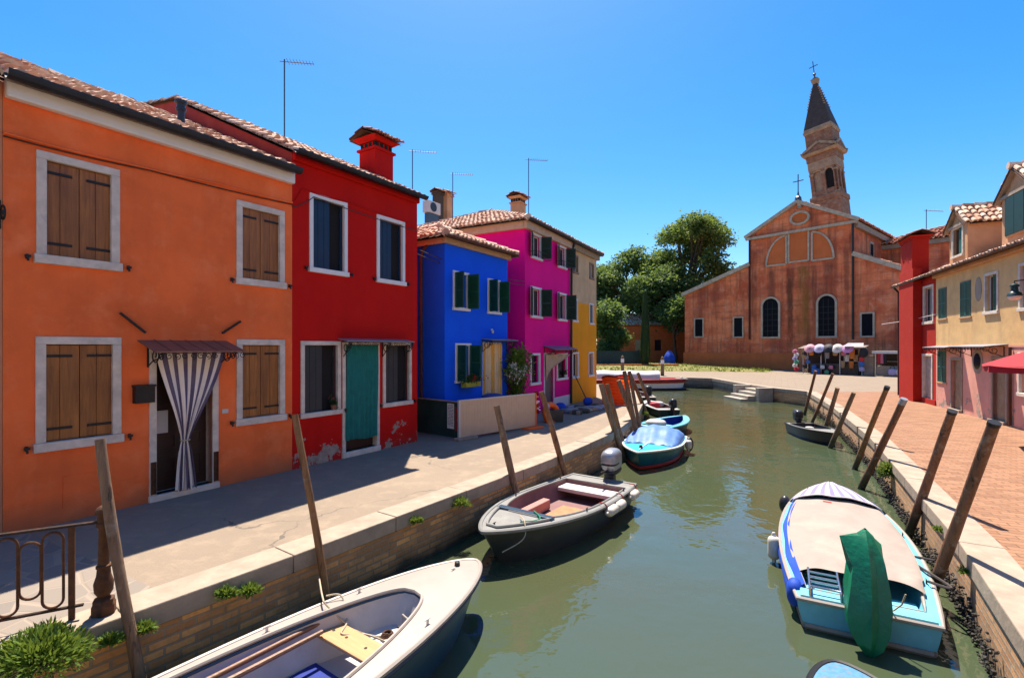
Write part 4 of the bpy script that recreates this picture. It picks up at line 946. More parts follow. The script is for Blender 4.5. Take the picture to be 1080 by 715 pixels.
# red parasol
pt = thing('red_parasol', 'red canvas parasol cut off by the right edge, in front of the pink wall', 'parasol', (12.95,11.2,0), .5)
R = 1.72; mb = MB(); n = 8; top = (0,0,2.72)
for k in range(n):
    a0, a1 = 2*PI*k/n, 2*PI*(k+1)/n
    mb.M = Matrix()
    def cone(u, v, a0=a0, a1=a1):
        a = a0+(a1-a0)*u; r = R*v*(1-.05*math.sin(PI*u)); return (r*math.cos(a), r*math.sin(a), 2.62-.66*v**1.15-.03*math.sin(PI*u)*v)
    mb.grid(cone, 6, 6)
    mb.poly([(R*math.cos(a0),R*math.sin(a0),1.96),(R*math.cos(a1),R*math.sin(a1),1.96),(R*math.cos(a1),R*math.sin(a1),1.80),(R*math.cos(a0),R*math.sin(a0),1.80)])
mb.build('canopy', M['red_cloth'], pt)
mb = MB(); mb.tube([(0,0,.06),(0,0,2.66)],.024,8); mb.build('pole', M['white_paint'], pt)
mb = MB()
for k in range(n): a = 2*PI*k/n; mb.tube([(0,0,2.58),(R*.98*math.cos(a),R*.98*math.sin(a),1.94)],.012,4)
mb.build('rib', M['ac'], pt); mb = MB(); mb.lathe([(.30,0),(.30,.06),(.06,.09),(.04,.25)],16); mb.build('base', M['black_iron'], pt)

# ---- assumed, unseen houses added behind the viewpoint to bounce sunlight onto the left row
for k, (p0_, p1_, ev, mt, lab) in enumerate((((13,-9.5),(4.5,-9.5),8.6,'white_stucco','tall white unseen house added behind the viewpoint, facing the sun to bounce its light'),((4.45,-9.0),(-3.5,-9.0),8.0,'pale_yellow','pale yellow unseen house added behind the viewpoint for bounce light, beside the white one'),((-6,-27),(-22,-27),9.2,'pale_peach','wide peach unseen house added far behind the viewpoint to bounce sunlight'),(rrow(5.45),rrow(-8.8),6.6,'white_stucco','long white unseen house added behind the viewpoint, extending the right row for bounce light'))):
    fk = Frame(p0_, p1_); t = thing('added_bounce_house', lab, 'house', (*p0_,0), fk.rz); n = int(fk.W/2.6); wk = []
    for z in (1.0, 3.6, 6.2):
        if z+1.6 < ev: wk += [(fk.W*(i+.5)/n-.5, fk.W*(i+.5)/n+.5, z, z+1.5) for i in range(n)]
    body(t, fk.W, 8, ev, M[mt], [inner(w,.08) for w in wk], 4, .42); gable_roof(t, fk.W, 8, ev+.02, .42, 4, ov=.3, w=.3, c=.5, seed=90+k)
    for w in wk: s = surround(t, w, .09, M['white_stone']); pane(s, inner(w,.09), .12)
# ------------------------------------------------------------------ church
def crow(px): u = ray_y(px); Y = 72.5/(u+.846); return (u*Y, Y)
fc = Frame(crow(722), crow(957))
ck = thing('church', 'big rust red church with arched windows, white trimmed gable and stained plaster', 'church', (*crow(722),0), fc.rz)
xl, xr, W = fc.x(791.2), fc.x(899.5), fc.W
zc = (fc.z(xl,248.5)+fc.z(xr,232.5))/2; zp = fc.z((xl+xr)/2,213.5); D = 34
zl0, zl1 = fc.z(0,311), fc.z(xl,279); zr1, zr0 = fc.z(xr,268), fc.z(W,284.5)
mb = MB()
mb.prism([(xl,0),(xr,0),(xr,zc),((xl+xr)/2,zp),(xl,zc)],0,D); mb.build('nave_wall', M['church'], ck)
mb = MB(); mb.prism([(0,0),(xl-.002,0),(xl-.002,zl1),(0,zl0)],.06,D*.8); mb.build('aisle_wall', M['church'], ck)
mb = MB(); mb.prism([(xr+.002,0),(W,0),(W,zr0),(xr+.002,zr1)],.06,D*.8); mb.build('aisle_wall', M['church'], ck)
mb = MB(); mb.box((-.12,-.10,0),(fc.x(842),.0,fc.z(0,371.5))); mb.build('plinth', M['church_base'], ck, bev=.02)
def trim(name, pts, w, proud=.14, mat='church_trim', closed=False, par=None, y=0):
    mb = MB(); n = len(pts)
    for i in range(n if closed else n-1):
        p, q = pts[i], pts[(i+1)%n]; mb.bar((p[0],y-proud/2,p[1]),(q[0],y-proud/2,q[1]),proud,w,up=(0,-1,0)) if False else mb.bar((p[0],y-proud/2,p[1]),(q[0],y-proud/2,q[1]),w,proud,up=(0,1,0))
    return mb.build(name, M[mat], par or ck)
cx = (xl+xr)/2; TR = .34
trim('gable_trim', [(xl-.5,zc-.1),(cx,zp+.05)], TR, .35); trim('gable_trim', [(cx,zp+.051),(xr+.5,zc-.1)], TR, .351)
trim('cornice', [(xl-.4,zc-.3),(xr+.4,zc-.3)], .26, .30)
trim('aisle_trim', [(-.3,zl0),(xl,zl1+.05)], .42, .3, y=.06); trim('aisle_trim', [(xr,zr1+.05),(W,zr0)], .42, .3, y=.06)
def mirror_roof():
    sl = (zp-zc)/((xr-xl)/2); k = math.sqrt(1+sl*sl)*((xr-xl)/2+.45); mb = MB()
    tile_sheet(mb, (xl-.45,D,zc-.45*sl+.1), (0,-1,0), (1,0,sl), [(0,0),(D+.1,0),(D+.1,k),(0,k)], .42, .75, 60)
    tile_sheet(mb, (xr+.45,-.1,zc-.45*sl+.1), (0,1,0), (-1,0,sl), [(0,0),(D+.1,0),(D+.1,k),(0,k)], .42, .75, 61)
    mb.build('roof', [M['tile_red'], M['valley']], ck, recalc=False)
    mb = MB(); mb.box((xr-.01,.3,zc-.75),(xr+.35,D,zc-.15)); mb.build('eaves_cornice', M['coping'], ck, bev=.03)
    mb = MB(); s2 = (zl1-zl0)/xl; k = math.sqrt(1+s2*s2)*(xl+.2); tile_sheet(mb, (-.2,D*.8,zl0+.02), (0,-1,0), (1,0,s2), [(0,0),(D*.8,0),(D*.8,k),(0,k)], .42, .75, 62)
    s3 = (zr1-zr0)/(W-xr); k = math.sqrt(1+s3*s3)*(W-xr); tile_sheet(mb, (W,.05,zr0+.08), (0,1,0), (-1,0,s3), [(0,0),(D*.8,0),(D*.8,k),(0,k)], .42, .75, 63)
    mb.build('aisle_roof', [M['tile_red'], M['valley']], ck, recalc=False)
mirror_roof()
def arched(l, r, t, b, zarc=True):
    a, c = fc.x(l), fc.x(r); m = (a+c)/2; z0 = fc.z(m,b); z1 = fc.z(m,t); R = (c-a)/2
    outl = lambda o: [(a+o,z0+o)] + [(c-o,z0+o)] + [(m+(R-o)*math.cos(PI*k/14), z1-R+(R-o)*math.sin(PI*k/14)) for k in range(15)]
    O, I = outl(0), outl(.19); mb = MB(); n = len(O)
    for y0, y1 in ((-.16,.0),):
        o0 = mb.add([(x,y0,z) for x,z in O]); o1 = mb.add([(x,y1,z) for x,z in O]); i0 = mb.add([(x,y0,z) for x,z in I]); i1 = mb.add([(x,y1,z) for x,z in I])
        for k in range(n):
            j = (k+1)%n; mb.face((o0+k,o0+j,i0+j,i0+k)); mb.face((o0+k,o1+k,o1+j,o0+j)); mb.face((i0+k,i0+j,i1+j,i1+k))
    s = mb.build('arched_window', M['church_trim'], ck)
    mb = MB(); mb.prism(I,-.03,-.005); mb.build('pane', M['church_glass'], s)
    mb = MB()
    for k in range(1,3): x = a+.19+(c-a-.54)*k/3; mb.box((x-.02,-.045,z0+.19),(x+.02,-.031,z1-.5))
    for k in range(1,6): z = z0+.19+(z1-z0-.9)*k/6; mb.box((a+.19,-.05,z-.02),(c-.19,-.046,z+.02))
    mb.build('glazing_bar', M['black_iron'], s)
    mb = MB(); mb.box((a+.1,-.04,fc.z(m,377)),(c-.1,.0,z0-.02)); mb.build('panel', M['church'], ck)
arched(803,823.3,313,357); arched(861,883.3,310,356.5)
for l, r, t, b, yo in ((732,742.3,335.5,356,.06),(773,784.3,334,356.3,.06),(907,922.4,329.3,355.7,.06)):
    a, c = fc.x(l), fc.x(r); z0 = fc.z((a+c)/2,b); z1 = fc.z((a+c)/2,t); f = .14; mb = MB()
    mb.box((a,yo-.12,z0),(a+f,yo,z1)); mb.box((c-f,yo-.12,z0),(c,yo,z1)); mb.box((a+f,yo-.12,z1-f),(c-f,yo,z1)); mb.box((a+f,yo-.12,z0),(c-f,yo,z0+f)); s = mb.build('window', M['church_trim'], ck)
    mb = MB(); mb.box((a+f,yo-.03,z0+f),(c-f,yo-.004,z1-f)); mb.build('pane', M['church_glass'], s)
# lunette in three parts
def lun(pts, name): 
    s = trim(name, pts, .17, .12, closed=True); mb = MB(); mb.prism(pts, -.03, -.004); mb.build('panel', M['church_base'], s)
a, c = fc.x(808.5), fc.x(829.5); z0, z1 = fc.z(c,278.5), fc.z(c,248.5); lun([(c,z0)]+[(c,z1)]+[(c-(c-a)*math.sin(PI/2*k/10), z0+(z1-z0)*math.cos(PI/2*k/10)) for k in range(1,11)], 'lunette')
a, c = fc.x(856.5), fc.x(879.5); z0, z1 = fc.z(a,275), fc.z(a,245); lun([(a,z0)]+[(a,z1)]+[(a+(c-a)*math.sin(PI/2*k/10), z0+(z1-z0)*math.cos(PI/2*k/10)) for k in range(1,11)], 'lunette')
a, c = fc.x(832), fc.x(853); z0, z1 = fc.z(a,277), fc.z(a,245.5); lun([(a,z0),(c,z0),(c,z1),(a,z1)], 'lunette')
xo, zo = fc.x(843.8), fc.z(fc.x(843.8),230.3); ra, rb = .85, .62
E = lambda k: [(xo+ra*k*math.cos(2*PI*i/24), zo+rb*k*math.sin(2*PI*i/24)) for i in range(24)]
s = trim('oval_window', E(1), .22, .2, closed=True); mb = MB(); mb.prism(E(.88),-.03,-.004); mb.build('pane', M['church_base'], s)
mb = MB(); mb.ell((xo,-.1,zo+1.45),(.26,.2,.3),12,8); mb.lathe([(.3,zo+1.0),(.14,zo+1.2)],10,(xo,-.1,0)); mb.build('finial', M['church_trim'], ck, smooth=True)
for px in (791,900):
    x = fc.x(px); mb = MB(); mb.tube([(x,-.12,zc-.3),(x,-.12,fc.z(x,358))],.1,8); mb.build('downpipe', M['black_iron'], ck)
mb = MB(); zz_ = fc.z(cx,312.5); mb.box((xl,-.03,zz_-.05),(xr,-.001,zz_+.05)); mb.box((0,.03,zz_-.05),(xl-.1,.058,zz_+.05)); mb.build('string_course', M['church'], ck)
cr = MB(); cz = zp+.2; cr.lathe([(.35,cz-.1),(.3,cz+.3),(.12,cz+.5),(.06,cz+.9)],10,(cx,.1,0)); cr.bar((cx,.1,cz+.8),(cx,.1,cz+2.7),.08,.08); cr.bar((cx-.5,.1,cz+2.0),(cx+.5,.1,cz+2.0),.08,.081); cr.build('gable_cross', M['antenna'], ck)
# transept block on the right
tx0, tx1, ty0, ty1 = xr-1, xr+10, 10, 24; zt = zc-1.2
mb = MB(); mb.box((tx0,ty0,0),(tx1,ty1,zt)); mb.build('transept_wall', M['church'], ck)
mb = MB(); mb.box((tx0,ty0-.35,zt-.5),(tx1+.35,ty1,zt+.05)); mb.build('transept_cornice', M['coping'], ck, bev=.03)
hip_roof(ck, tx1-tx0, ty1-ty0, zt+.1, .34, ov=.5, w=.42, c=.75, seed=66, mat='tile_red', x0=tx0, y0=ty0, name='transept_roof')
mb = MB(); x = xr+.0; mb.box((x,5.2,zc-4.2),(x+.12,5.25,zc-1.6)); mb.box((x,6.5,zc-4.2),(x+.12,6.55,zc-1.6)); mb.box((x,5.2,zc-1.6),(x+.12,6.55,zc-1.4)); mb.box((x,5.2,zc-4.4),(x+.12,6.55,zc-4.2)); s = mb.build('window', M['church_trim'], ck)
mb = MB(); mb.box((x,5.25,zc-4.2),(x+.05,6.5,zc-1.6)); mb.build('pane', M['church_glass'], s)
mb = MB(); mb.box((xl-2,6,zl1-.6),(xl-1.2,6.8,zl1+1.4)); mb.box((xl-2.1,5.9,zl1+1.4),(xl-1.1,6.9,zl1+1.6)); mb.build('chimney', M['church'], ck)

# leaning bell tower
Yt = 92.0; tb = Vector((ray_y(896.5)*Yt, Yt, 0))
tw = thing('bell_tower', 'leaning brick bell tower with a dark spire and cross behind the church', 'bell tower', tb)
vd = Vector((tb.x, tb.y, 0)).normalized(); lean = math.radians(5.9)
tw.rotation_mode = 'QUATERNION'; tw.rotation_quaternion = Matrix.Rotation(-lean, 3, vd).to_quaternion() @ Matrix.Rotation(fc.rz, 3, 'Z').to_quaternion()
TZ = lambda y: (H+(HY-y)/F*Yt)/math.cos(lean)
def blk(name, y0, y1, w, mat, par=tw, bev=.06, w2=None):
    z0, z1 = TZ(y0), TZ(y1); a, b = w/2, (w2 or w)/2; mb = MB()
    i0 = mb.add([(-a,-a,z0),(a,-a,z0),(a,a,z0),(-a,a,z0)]); i1 = mb.add([(-b,-b,z1),(b,-b,z1),(b,b,z1),(-b,b,z1)])
    mb.face((i0+3,i0+2,i0+1,i0)); mb.face((i1,i1+1,i1+2,i1+3))
    for k in range(4): mb.face((i0+k,i0+(k+1)%4,i1+(k+1)%4,i1+k))
    return mb.build(name, M[mat], par, bev=bev)
mb = MB(); z1 = TZ(210); mb.box((-2.45,-2.45,0),(2.45,2.45,z1)); mb.build('shaft', M['tower_brick'], tw, bev=.05)
blk('ledge', 210, 204.5, 5.2, 'tower_brick')
# belfry: four corner piers + recessed walls with round openings
z0, z1 = TZ(204.5), TZ(176); hw = 2.25
bf = MB(); bf.box((-1.85,-1.85,z0),(1.85,1.85,z1)); bel = bf.build('belfry', M['tower_brick'], tw)
for rot in range(4):
    R4 = Matrix.Rotation(rot*PI/2,4,'Z')
    mb = MB(R4); 
    for a, b in ((-hw,-hw+.62),(-.3,.3),(hw-.62,hw)): mb.box((a,-hw,z0),(b if b < hw else hw-.001,-1.85,z1))
    mb.box((-hw+.62,-hw+.1,z0),(-.3,-1.85,z0+1.1)); mb.box((.3,-hw+.1,z0),(hw-.62,-1.85,z0+1.1)); mb.build('pilaster', M['tower_brick'], tw, bev=.03)
    mb = MB(R4)
    for s_ in (-1,1):
        c = s_*(.3+hw-.62)/2; rr = (hw-.92)/2; zb = z1-rr-.25
        pts = [(c+rr*math.cos(PI*k/8), zb+rr*math.sin(PI*k/8)) for k in range(9)]; top = [(c-rr,z1-.02),(c+rr,z1-.02)]
        mb.prism(pts + top, -hw+.05, -1.86)
    mb.build('arch', M['tower_stone'], tw)
    for s_ in (-1,1):
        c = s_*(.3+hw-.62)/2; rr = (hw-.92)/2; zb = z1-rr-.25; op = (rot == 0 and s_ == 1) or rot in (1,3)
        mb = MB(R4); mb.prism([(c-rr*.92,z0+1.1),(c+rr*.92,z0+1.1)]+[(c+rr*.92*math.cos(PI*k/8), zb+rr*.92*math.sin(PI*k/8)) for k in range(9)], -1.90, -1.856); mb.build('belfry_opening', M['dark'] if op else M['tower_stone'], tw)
    for a in (-hw+.31,0,hw-.31):
        mb = MB(R4); mb.box((a-.38,-hw-.08,z1-.9),(a+.38,-hw+.02,z1-.55)); mb.build('capital', M['tower_stone'], tw)
        mb = MB(R4); mb.box((a-.36,-hw-.06,z0+.02),(a+.36,-hw+.02,z0+.3)); mb.build('pilaster_base', M['tower_stone'], tw)
blk('entablature', 176, 166.5, 4.7, 'tower_stone'); blk('frieze', 166.5, 160, 4.9, 'tower_brick'); blk('tower_cornice', 160, 157.2, 5.6, 'tower_stone', w2=6.2); 
for rot in range(4):
    mb = MB(Matrix.Rotation(rot*PI/2,4,'Z')); z = TZ(157.2); mb.prism([(-3.0,z),(3.0,z),(0,z+1.5)],-2.9+rot*.002,-2.2); p = mb.build('pediment', M['tower_brick'], tw)
    mb = MB(Matrix.Rotation(rot*PI/2,4,'Z')); mb.bar((-3.05,-2.8+rot*.002,z+.05),(0,-2.8+rot*.002,z+1.6),.75,.2,up=(0,-1,0)); mb.bar((3.05,-2.8+rot*.002,z+.05),(0,-2.8+rot*.002,z+1.6),.75,.2,up=(0,-1,0)); mb.build('pediment_trim', M['tower_stone'], p)
blk('attic', 157.2, 136, 4.5, 'tower_brick'); blk('attic_cornice', 136, 133, 4.7, 'tower_stone', w2=5.0)
blk('spire_foot', 133, 130, 4.8, 'tower_stone', w2=4.65); blk('spire', 130, 80, 4.6, 'spire', w2=.75, bev=.03)
mb = MB(); z0, z1 = TZ(130), TZ(80)
for e in ((1,-1),(-1,-1),(1,1)):
    for k in range(9):
        t = .45+.5*k/9; r = (4.6+(.75-4.6)*t)/2; z = z0+(z1-z0)*t; mb.box((e[0]*r-.12,e[1]*r-.12,z),(e[0]*r+.12,e[1]*r+.12,z+.16))
mb.build('crocket', M['tower_stone'], tw)
blk('spire_cap', 80, 74.5, .9, 'tower_stone', w2=1.3)
mb = MB(); z = TZ(74.5); mb.lathe([(.5,z),(.45,z+.25),(.12,z+.4),(.12,z+.9)],10); mb.ell((0,0,z+1.0),(.28,.28,.28),10,8); mb.bar((0,0,z+1.2),(0,0,z+3.6),.12,.12); mb.bar((-.75,0,z+2.6),(.75,0,z+2.6),.12,.121); mb.build('spire_cross', M['antenna'], tw)

# ------------------------------------------------------------------ far left backdrop
fo2 = Frame(AT(640,381,68).to_2d(), AT(735,381,68).to_2d())
ob = thing('orange_building', 'low orange building half hidden behind the cypress and the trees', 'building', (*fo2.p0,0), 0)
fo2.rz = 0; hh = [(1.2+2.7*k,2.1+2.7*k,1.9,3.4) for k in range(4)]; body(ob, fo2.W, 8, 5.4, M['far_orange'], hh, 4, .4); gable_roof(ob, fo2.W, 8, 5.42, .4, 4, ov=.3, w=.35, c=.6, seed=70)
for h in hh: mb = MB(); mb.box((h[0],.10,h[2]),(h[1],.13,h[3])); mb.build('window', M['glass'], ob)
mb = MB(); mb.box((9.6,-.25,0),(12,.0,4.6)); mb.build('buttress', M['far_orange'], ob)
fn_ = thing('green_fence', 'dark green sheet fence beside the ochre house on the far bank', 'fence', (AT(600,378,58).x,58,0))
for k in range(12): mb = MB(); mb.box((k*.75,0,.35),(k*.75+.74,.04,1.95)); mb.build('fence_panel', M['green_mesh'], fn_)
mb = MB(); mb.box((-.2,-.25,0),(12.5,.25,.45)); tag(mb.build('low_brick_wall', M['church_base'], None), 'low brick garden wall in front of the dark green fence', 'wall'); COL.objects['low_brick_wall'].location = (AT(600,378,56.5).x,56.5,0)
def leaf_cloud(mb, ells, n, size, rnd, shell=.55, flat=.0):
    vol = [e[1][0]*e[1][1]*e[1][2] for e in ells]; tot = sum(v**.75 for v in vol)
    for (c, r), v in zip(ells, vol):
        m = int(n*v**.75/tot); cl = max(6, m//9)
        cs = []
        for _ in range(cl):
            d = Vector((rnd.gauss(0,1),rnd.gauss(0,1),rnd.gauss(0,1))).normalized(); k = shell+(1-shell)*rnd.random()
            if rnd.random() < .15: k *= .6
            cs.append(Vector((c[0]+d.x*r[0]*k, c[1]+d.y*r[1]*k, c[2]+d.z*r[2]*k)))
        for _ in range(m):
            q = rnd.choice(cs); s = size*rnd.uniform(.6,1.4); sp = size*1.9
            p = q + Vector((rnd.gauss(0,sp),rnd.gauss(0,sp),rnd.gauss(0,sp*.6)))
            a = Vector((rnd.gauss(0,1),rnd.gauss(0,1),rnd.gauss(0,.5))).normalized(); b = a.cross(Vector((rnd.gauss(0,1),rnd.gauss(0,1),rnd.gauss(0,1)))).normalized()
            mb.poly([p-a*s, p-b*s*.55, p+a*s, p+b*s*.55])
def tree(name, label, base, h, ells, mat, n, size, trunk=.35, seed=1, bark='bark', group=None):
    rnd = random.Random(seed); root = thing(name, label, 'tree', base, 0, group)
    mb = MB(); top = Vector((rnd.uniform(-.4,.4),0,h*.55)); tr = [Vector((0,0,-.1)), Vector((.12,0,h*.15)), Vector((-.05,.1,h*.33)), top]
    mb.tube(tr, [trunk*1.25,trunk,trunk*.8,trunk*.4], 9)
    for c, r in ells:
        c = Vector(c); s = tr[2].lerp(top, rnd.uniform(0,.9)); m = s.lerp(c,.5)+Vector((rnd.uniform(-.4,.4),rnd.uniform(-.4,.4),.2))
        mb.tube([s, m, c+Vector((0,0,r[2]*.4))], [trunk*.42,trunk*.25,trunk*.06], 6)
        for _ in range(5):
            d = Vector((rnd.gauss(0,1)*r[0],rnd.gauss(0,1)*r[1],rnd.gauss(0,1)*r[2]))*.5; mb.tube([m.lerp(c,rnd.random()), c+d],[trunk*.14,trunk*.03],4)
    mb.build('trunk', M[bark], root, smooth=True)
    mb = MB(); leaf_cloud(mb, ells, n, size, rnd); mb.build('crown', M[mat], root, recalc=False); return root
def rand_ells(seed, cx, cz, rx, rz, n, rr=(1.2,2.2), ry=None, pw=2):
    rnd = random.Random(seed); out = []; ry = ry or rx
    for _ in range(n):
        a = rnd.uniform(0,2*PI); k = rnd.random()**.4; u = rnd.uniform(-1,1); w = max(.12, 1-abs(u)**pw)**(1/pw); r = rnd.uniform(*rr)
        out.append(((cx+math.cos(a)*k*rx*w, math.sin(a)*k*ry*w, cz+u*rz),(r,r,r*.8)))
    return out
tree('plane_tree', 'tallest broad tree with sunlit yellow-green crown left of the church', (AT(724,381,72).x,72,0), 21, rand_ells(1,.2,12.8,5.5,7.9,54,(1.3,2.0),None,4), 'leaf_mid', 40000, .22, .45, 1)
tree('leafy_tree', 'olive green rounded tree above the roofline of the ochre house', (AT(662,381,74).x,74,0), 16, rand_ells(2,.2,11.6,5.0,4.6,22,(1.4,2.3)), 'leaf_olive', 19000, .21, .4, 2)
tree('leafy_tree', 'dark leafy tree between the olive tree and the tallest tree', (AT(695,381,70).x,70,0), 14, rand_ells(3,.2,9.4,4.2,4.0,18,(1.3,2.0)), 'leaf_dark', 15000, .21, .35, 3)
tree('leafy_tree', 'small dark tree with a bare trunk beside the left corner of the church', (AT(712,381,64).x,64,0), 8, rand_ells(4,-.1,6.6,2.2,1.7,10,(1.0,1.6)), 'leaf_dark', 7500, .19, .24, 4)
tree('leafy_tree', 'dark bushy tree behind the green fence next to the ochre house', (AT(645,381,62).x,62,0), 8, rand_ells(5,-.4,4.7,2.3,2.6,12,(1.0,1.6)), 'leaf_dark', 9500, .19, .2, 5)
tree('leafy_tree', 'broad dark tree at the back, mostly behind the ochre house', (AT(618,381,78).x,78,0), 13, rand_ells(6,0,8.5,5,4,16,(1.5,2.3)), 'leaf_dark', 7000, .32, .35, 6)
cy = thing('cypress_tree', 'thin dark cypress standing in front of the orange building', 'tree', (AT(680.5,383,57).x,57,0)); rnd = random.Random(8)
mb = MB(); mb.tube([(0,0,0),(0,0,7.8)],[.13,.03],7); mb.build('trunk', M['bark'], cy)
mb = MB()
for _ in range(5200):
    t = rnd.random(); z = .3+8.4*t; r = .62*(1-t)**.55*min(1,.55+t*3)*rnd.uniform(.75,1.08); a = rnd.uniform(0,2*PI); s = rnd.uniform(.08,.17)
    p = Vector((r*math.cos(a),r*math.sin(a),z)); d = Vector((math.cos(a)*.35,math.sin(a)*.35,1)).normalized(); q = Vector((-math.sin(a),math.cos(a),0)); mb.poly([p-q*s*.5,p+q*s*.5,p+d*s*2])
mb.build('crown', M['leaf_cyp'], cy, recalc=False)
for (px, py, Y, r, lab) in ((706,372,61,.62,'royal blue tarpaulin bundle standing on the lawn beside the cypress'),):
    mb = MB(); p = AT(px,py,Y); mb.grid(lambda u,v: (r*math.cos(u*2*PI)*(.25+.9*math.sin(PI*min(.96,v*.8+.18)))*(1+.07*math.sin(u*38)), r*math.sin(u*2*PI)*(.25+.9*math.sin(PI*min(.96,v*.8+.18)))*(1+.07*math.sin(u*38)), 1.9*v), 40, 14)
    o = mb.build('tarpaulin_bundle', M['royal'], None, smooth=True); o.location = (p.x,p.y,.05); tag(o, lab, 'tarpaulin')
for x, y, lab in ((12.6,41.3,'grey mooring post with a white band, behind the bow of the red and white boat'),(10.2,45.5,'grey mooring post with a white band, nearer the ochre house on the far bank')):
    t = thing('mooring_post', lab, 'post', (x,y,0), 0, 'white banded posts on the far bank')
    mb = MB(); mb.lathe([(.15,-.2),(.14,1.4),(.10,1.55),(.03,1.62)],10); mb.build('post', M['stake_l'], t); mb = MB(); mb.lathe([(.149,1.0),(.149,1.32)],10); mb.build('white_band', M['white_paint'], t)
# ------------------------------------------------------------------ boats
class Boat:
    """local frame: x towards the bow, y to port, z=0 at the waterline"""
    def __init__(s, name, label, stern, bow, B, zs, zb, mats, cock, floor=.12, sf=.86, p=2.0, q=.62, rake=.35, flare=.28, rim=.028, camber=.05, cat='boat', lipr=.018):
        s.L = math.hypot(bow[0]-stern[0], bow[1]-stern[1]); s.B = B; s.sf, s.p, s.q, s.zs, s.zb = sf, p, q, zs, zb
        s.root = thing(name, label, cat, (stern[0],stern[1],WATER_Z), math.atan2(bow[1]-stern[1], bow[0]-stern[0]))
        hull_m, rim_m, deck_m, in_m = mats; N = 60; s.N = N
        O = [s.out(k/N) for k in range(N+1)]; s.O = O
        lev = [0,.3,.6,1.0]; mb = MB(); rows = []
        for l in lev:
            rows.append(mb.add([(x - rake*l*max(0,x/s.L)**4, y*(1-flare*l**1.3), z*(1-l)-.22*l) for x,y,z in O]))
        for a, b in zip(rows, rows[1:]):
            for k in range(N): mb.face((a+k,a+k+1,b+k+1,b+k))
            mb.face((a,b,b+N,a+N))
        mb.face([rows[-1]+k for k in range(N+1)]); s.hull = mb.build('hull', hull_m, s.root, smooth=True, weld=True)
        mb = MB(); pts = [(x,y*1.005,z-.012) for x,y,z in O]; mb.tube(pts+[((0,0,zs-.012))], rim, 7, closed=True); mb.build('rub_rail', rim_m, s.root, smooth=True)
        xs, xf, mg, e = cock; s.cock = cock
        C = []
        for k in range(N+1):
            a = abs(2*k/N-1); t = 1-a**1.5; x = xs+(xf-xs)*t; f = max(0,1-t**e)**(1/e); w = max(.0, s.half(x)-mg)*f
            C.append((x, w if k <= N/2 else -w, s.sheer(x)+camber*(1-(w/max(.05,s.half(x)))**2)*.8))
        s.C = C; mb = MB(); R = 5; rows = []
        for m in range(R+1):
            row = []
            for o, c in zip(O, C):
                x = o[0]+(c[0]-o[0])*m/R; y = o[1]+(c[1]-o[1])*m/R; h = max(.03, s.half(x)); row.append((x,y,s.sheer(x)+camber*max(0,1-(y/h)**2)*.8*min(1,s.half(x)/.35)))
            rows.append(mb.add(row))
        for a, b in zip(rows, rows[1:]):
            for k in range(N): mb.face((a+k,a+k+1,b+k+1,b+k))
        mb.face((rows[0],rows[-1],rows[-1]+N,rows[0]+N)); s.deck = mb.build('deck', deck_m, s.root, smooth=True)
        mb = MB(); mb.tube([(x,y,z+.006) for x,y,z in C], lipr, 6, closed=True); mb.build('coaming', rim_m, s.root, smooth=True)
        mb = MB(); f0 = mb.add([(x,y,z) for x,y,z in C]); f1 = mb.add([(xs+.03+(x-xs)*.97, y*.95, (z+floor)/2) for x,y,z in C]); f2 = mb.add([(xs+.05+(x-xs)*.94, y*.84, floor) for x,y,z in C])
        for a, b in ((f0,f1),(f1,f2)):
            for k in range(N): mb.face((a+k,b+k,b+k+1,a+k+1))
            mb.face((a,a+N,b+N,b))
        mb.face([f2+k for k in range(N+1)]); s.inside = mb.build('interior', in_m, s.root, smooth=True); s.floor = floor
    def half(s, x):
        t = min(1, max(0, x/s.L))
        if t < .42: f = s.sf+(1-s.sf)*math.sin(PI/2*t/.42)
        else: f = max(0,1-((t-.42)/.58)**s.p)**s.q
        return s.B/2*f
    def sheer(s, x): t = min(1,max(0,x/s.L)); return s.zs+(s.zb-s.zs)*t**1.6
    def out(s, u):
        a = abs(2*u-1); x = s.L*(1-a**1.7); h = s.half(x); return (x, h if u <= .5 else -h, s.sheer(x))
    def part(s, mb, name, mat, smooth=False, bev=0, par=None): return mb.build(name, mat, par or s.root, smooth=smooth, bev=bev)
    def world(s, p): return s.root.matrix_basis @ Vector(p)
    def thwart(s, x, w, mat, z=None, holes=False):
        h = s.half(x)-s.cock[2]*.9; z = z if z is not None else s.sheer(x)-.14; mb = MB(); mb.box((x-w/2,-h,z-.035),(x+w/2,h,z)); o = s.part(mb,'thwart',mat,bev=.008)
        if holes:
            for f in (-.6,-.25,.25,.6): mb = MB(); mb.lathe([(.016,z+.001),(.016,z+.004)],8,(x,h*f,0)); s.part(mb,'bolt',M['black_iron'],par=o)
        return o
    def cleat(s, x, y, mat='ac'):
        z = s.sheer(x)+.045; mb = MB(); mb.box((x-.010,y-.007,z-.05),(x+.010,y+.007,z+.008)); mb.tube([(x-.035,y,z+.012),(x+.035,y,z+.012)],.006,6); s.part(mb,'cleat',M[mat])
def fender(label, p, rz, L=.42, r=.085, tilt=PI/2, group='white fenders hung on the boats'):
    mb = MB(); n = 8; prof = [(.02,-L/2-.05),(.03,-L/2-.02)]+[(r*math.sin(PI/2*k/n)**.7,-L/2+r*(1-math.cos(PI/2*k/n))) for k in range(1,n+1)]+[(r*math.cos(PI/2*k/n)**.7,L/2-r*(1-math.sin(PI/2*k/n))) for k in range(n)]+[(.03,L/2+.02),(.02,L/2+.05)]
    mb.lathe(prof, 14); o = mb.build('fender', M['fender'], None, smooth=True); o.location = p; o.rotation_euler = (0,tilt,rz); return tag(o, label, 'fender', group)
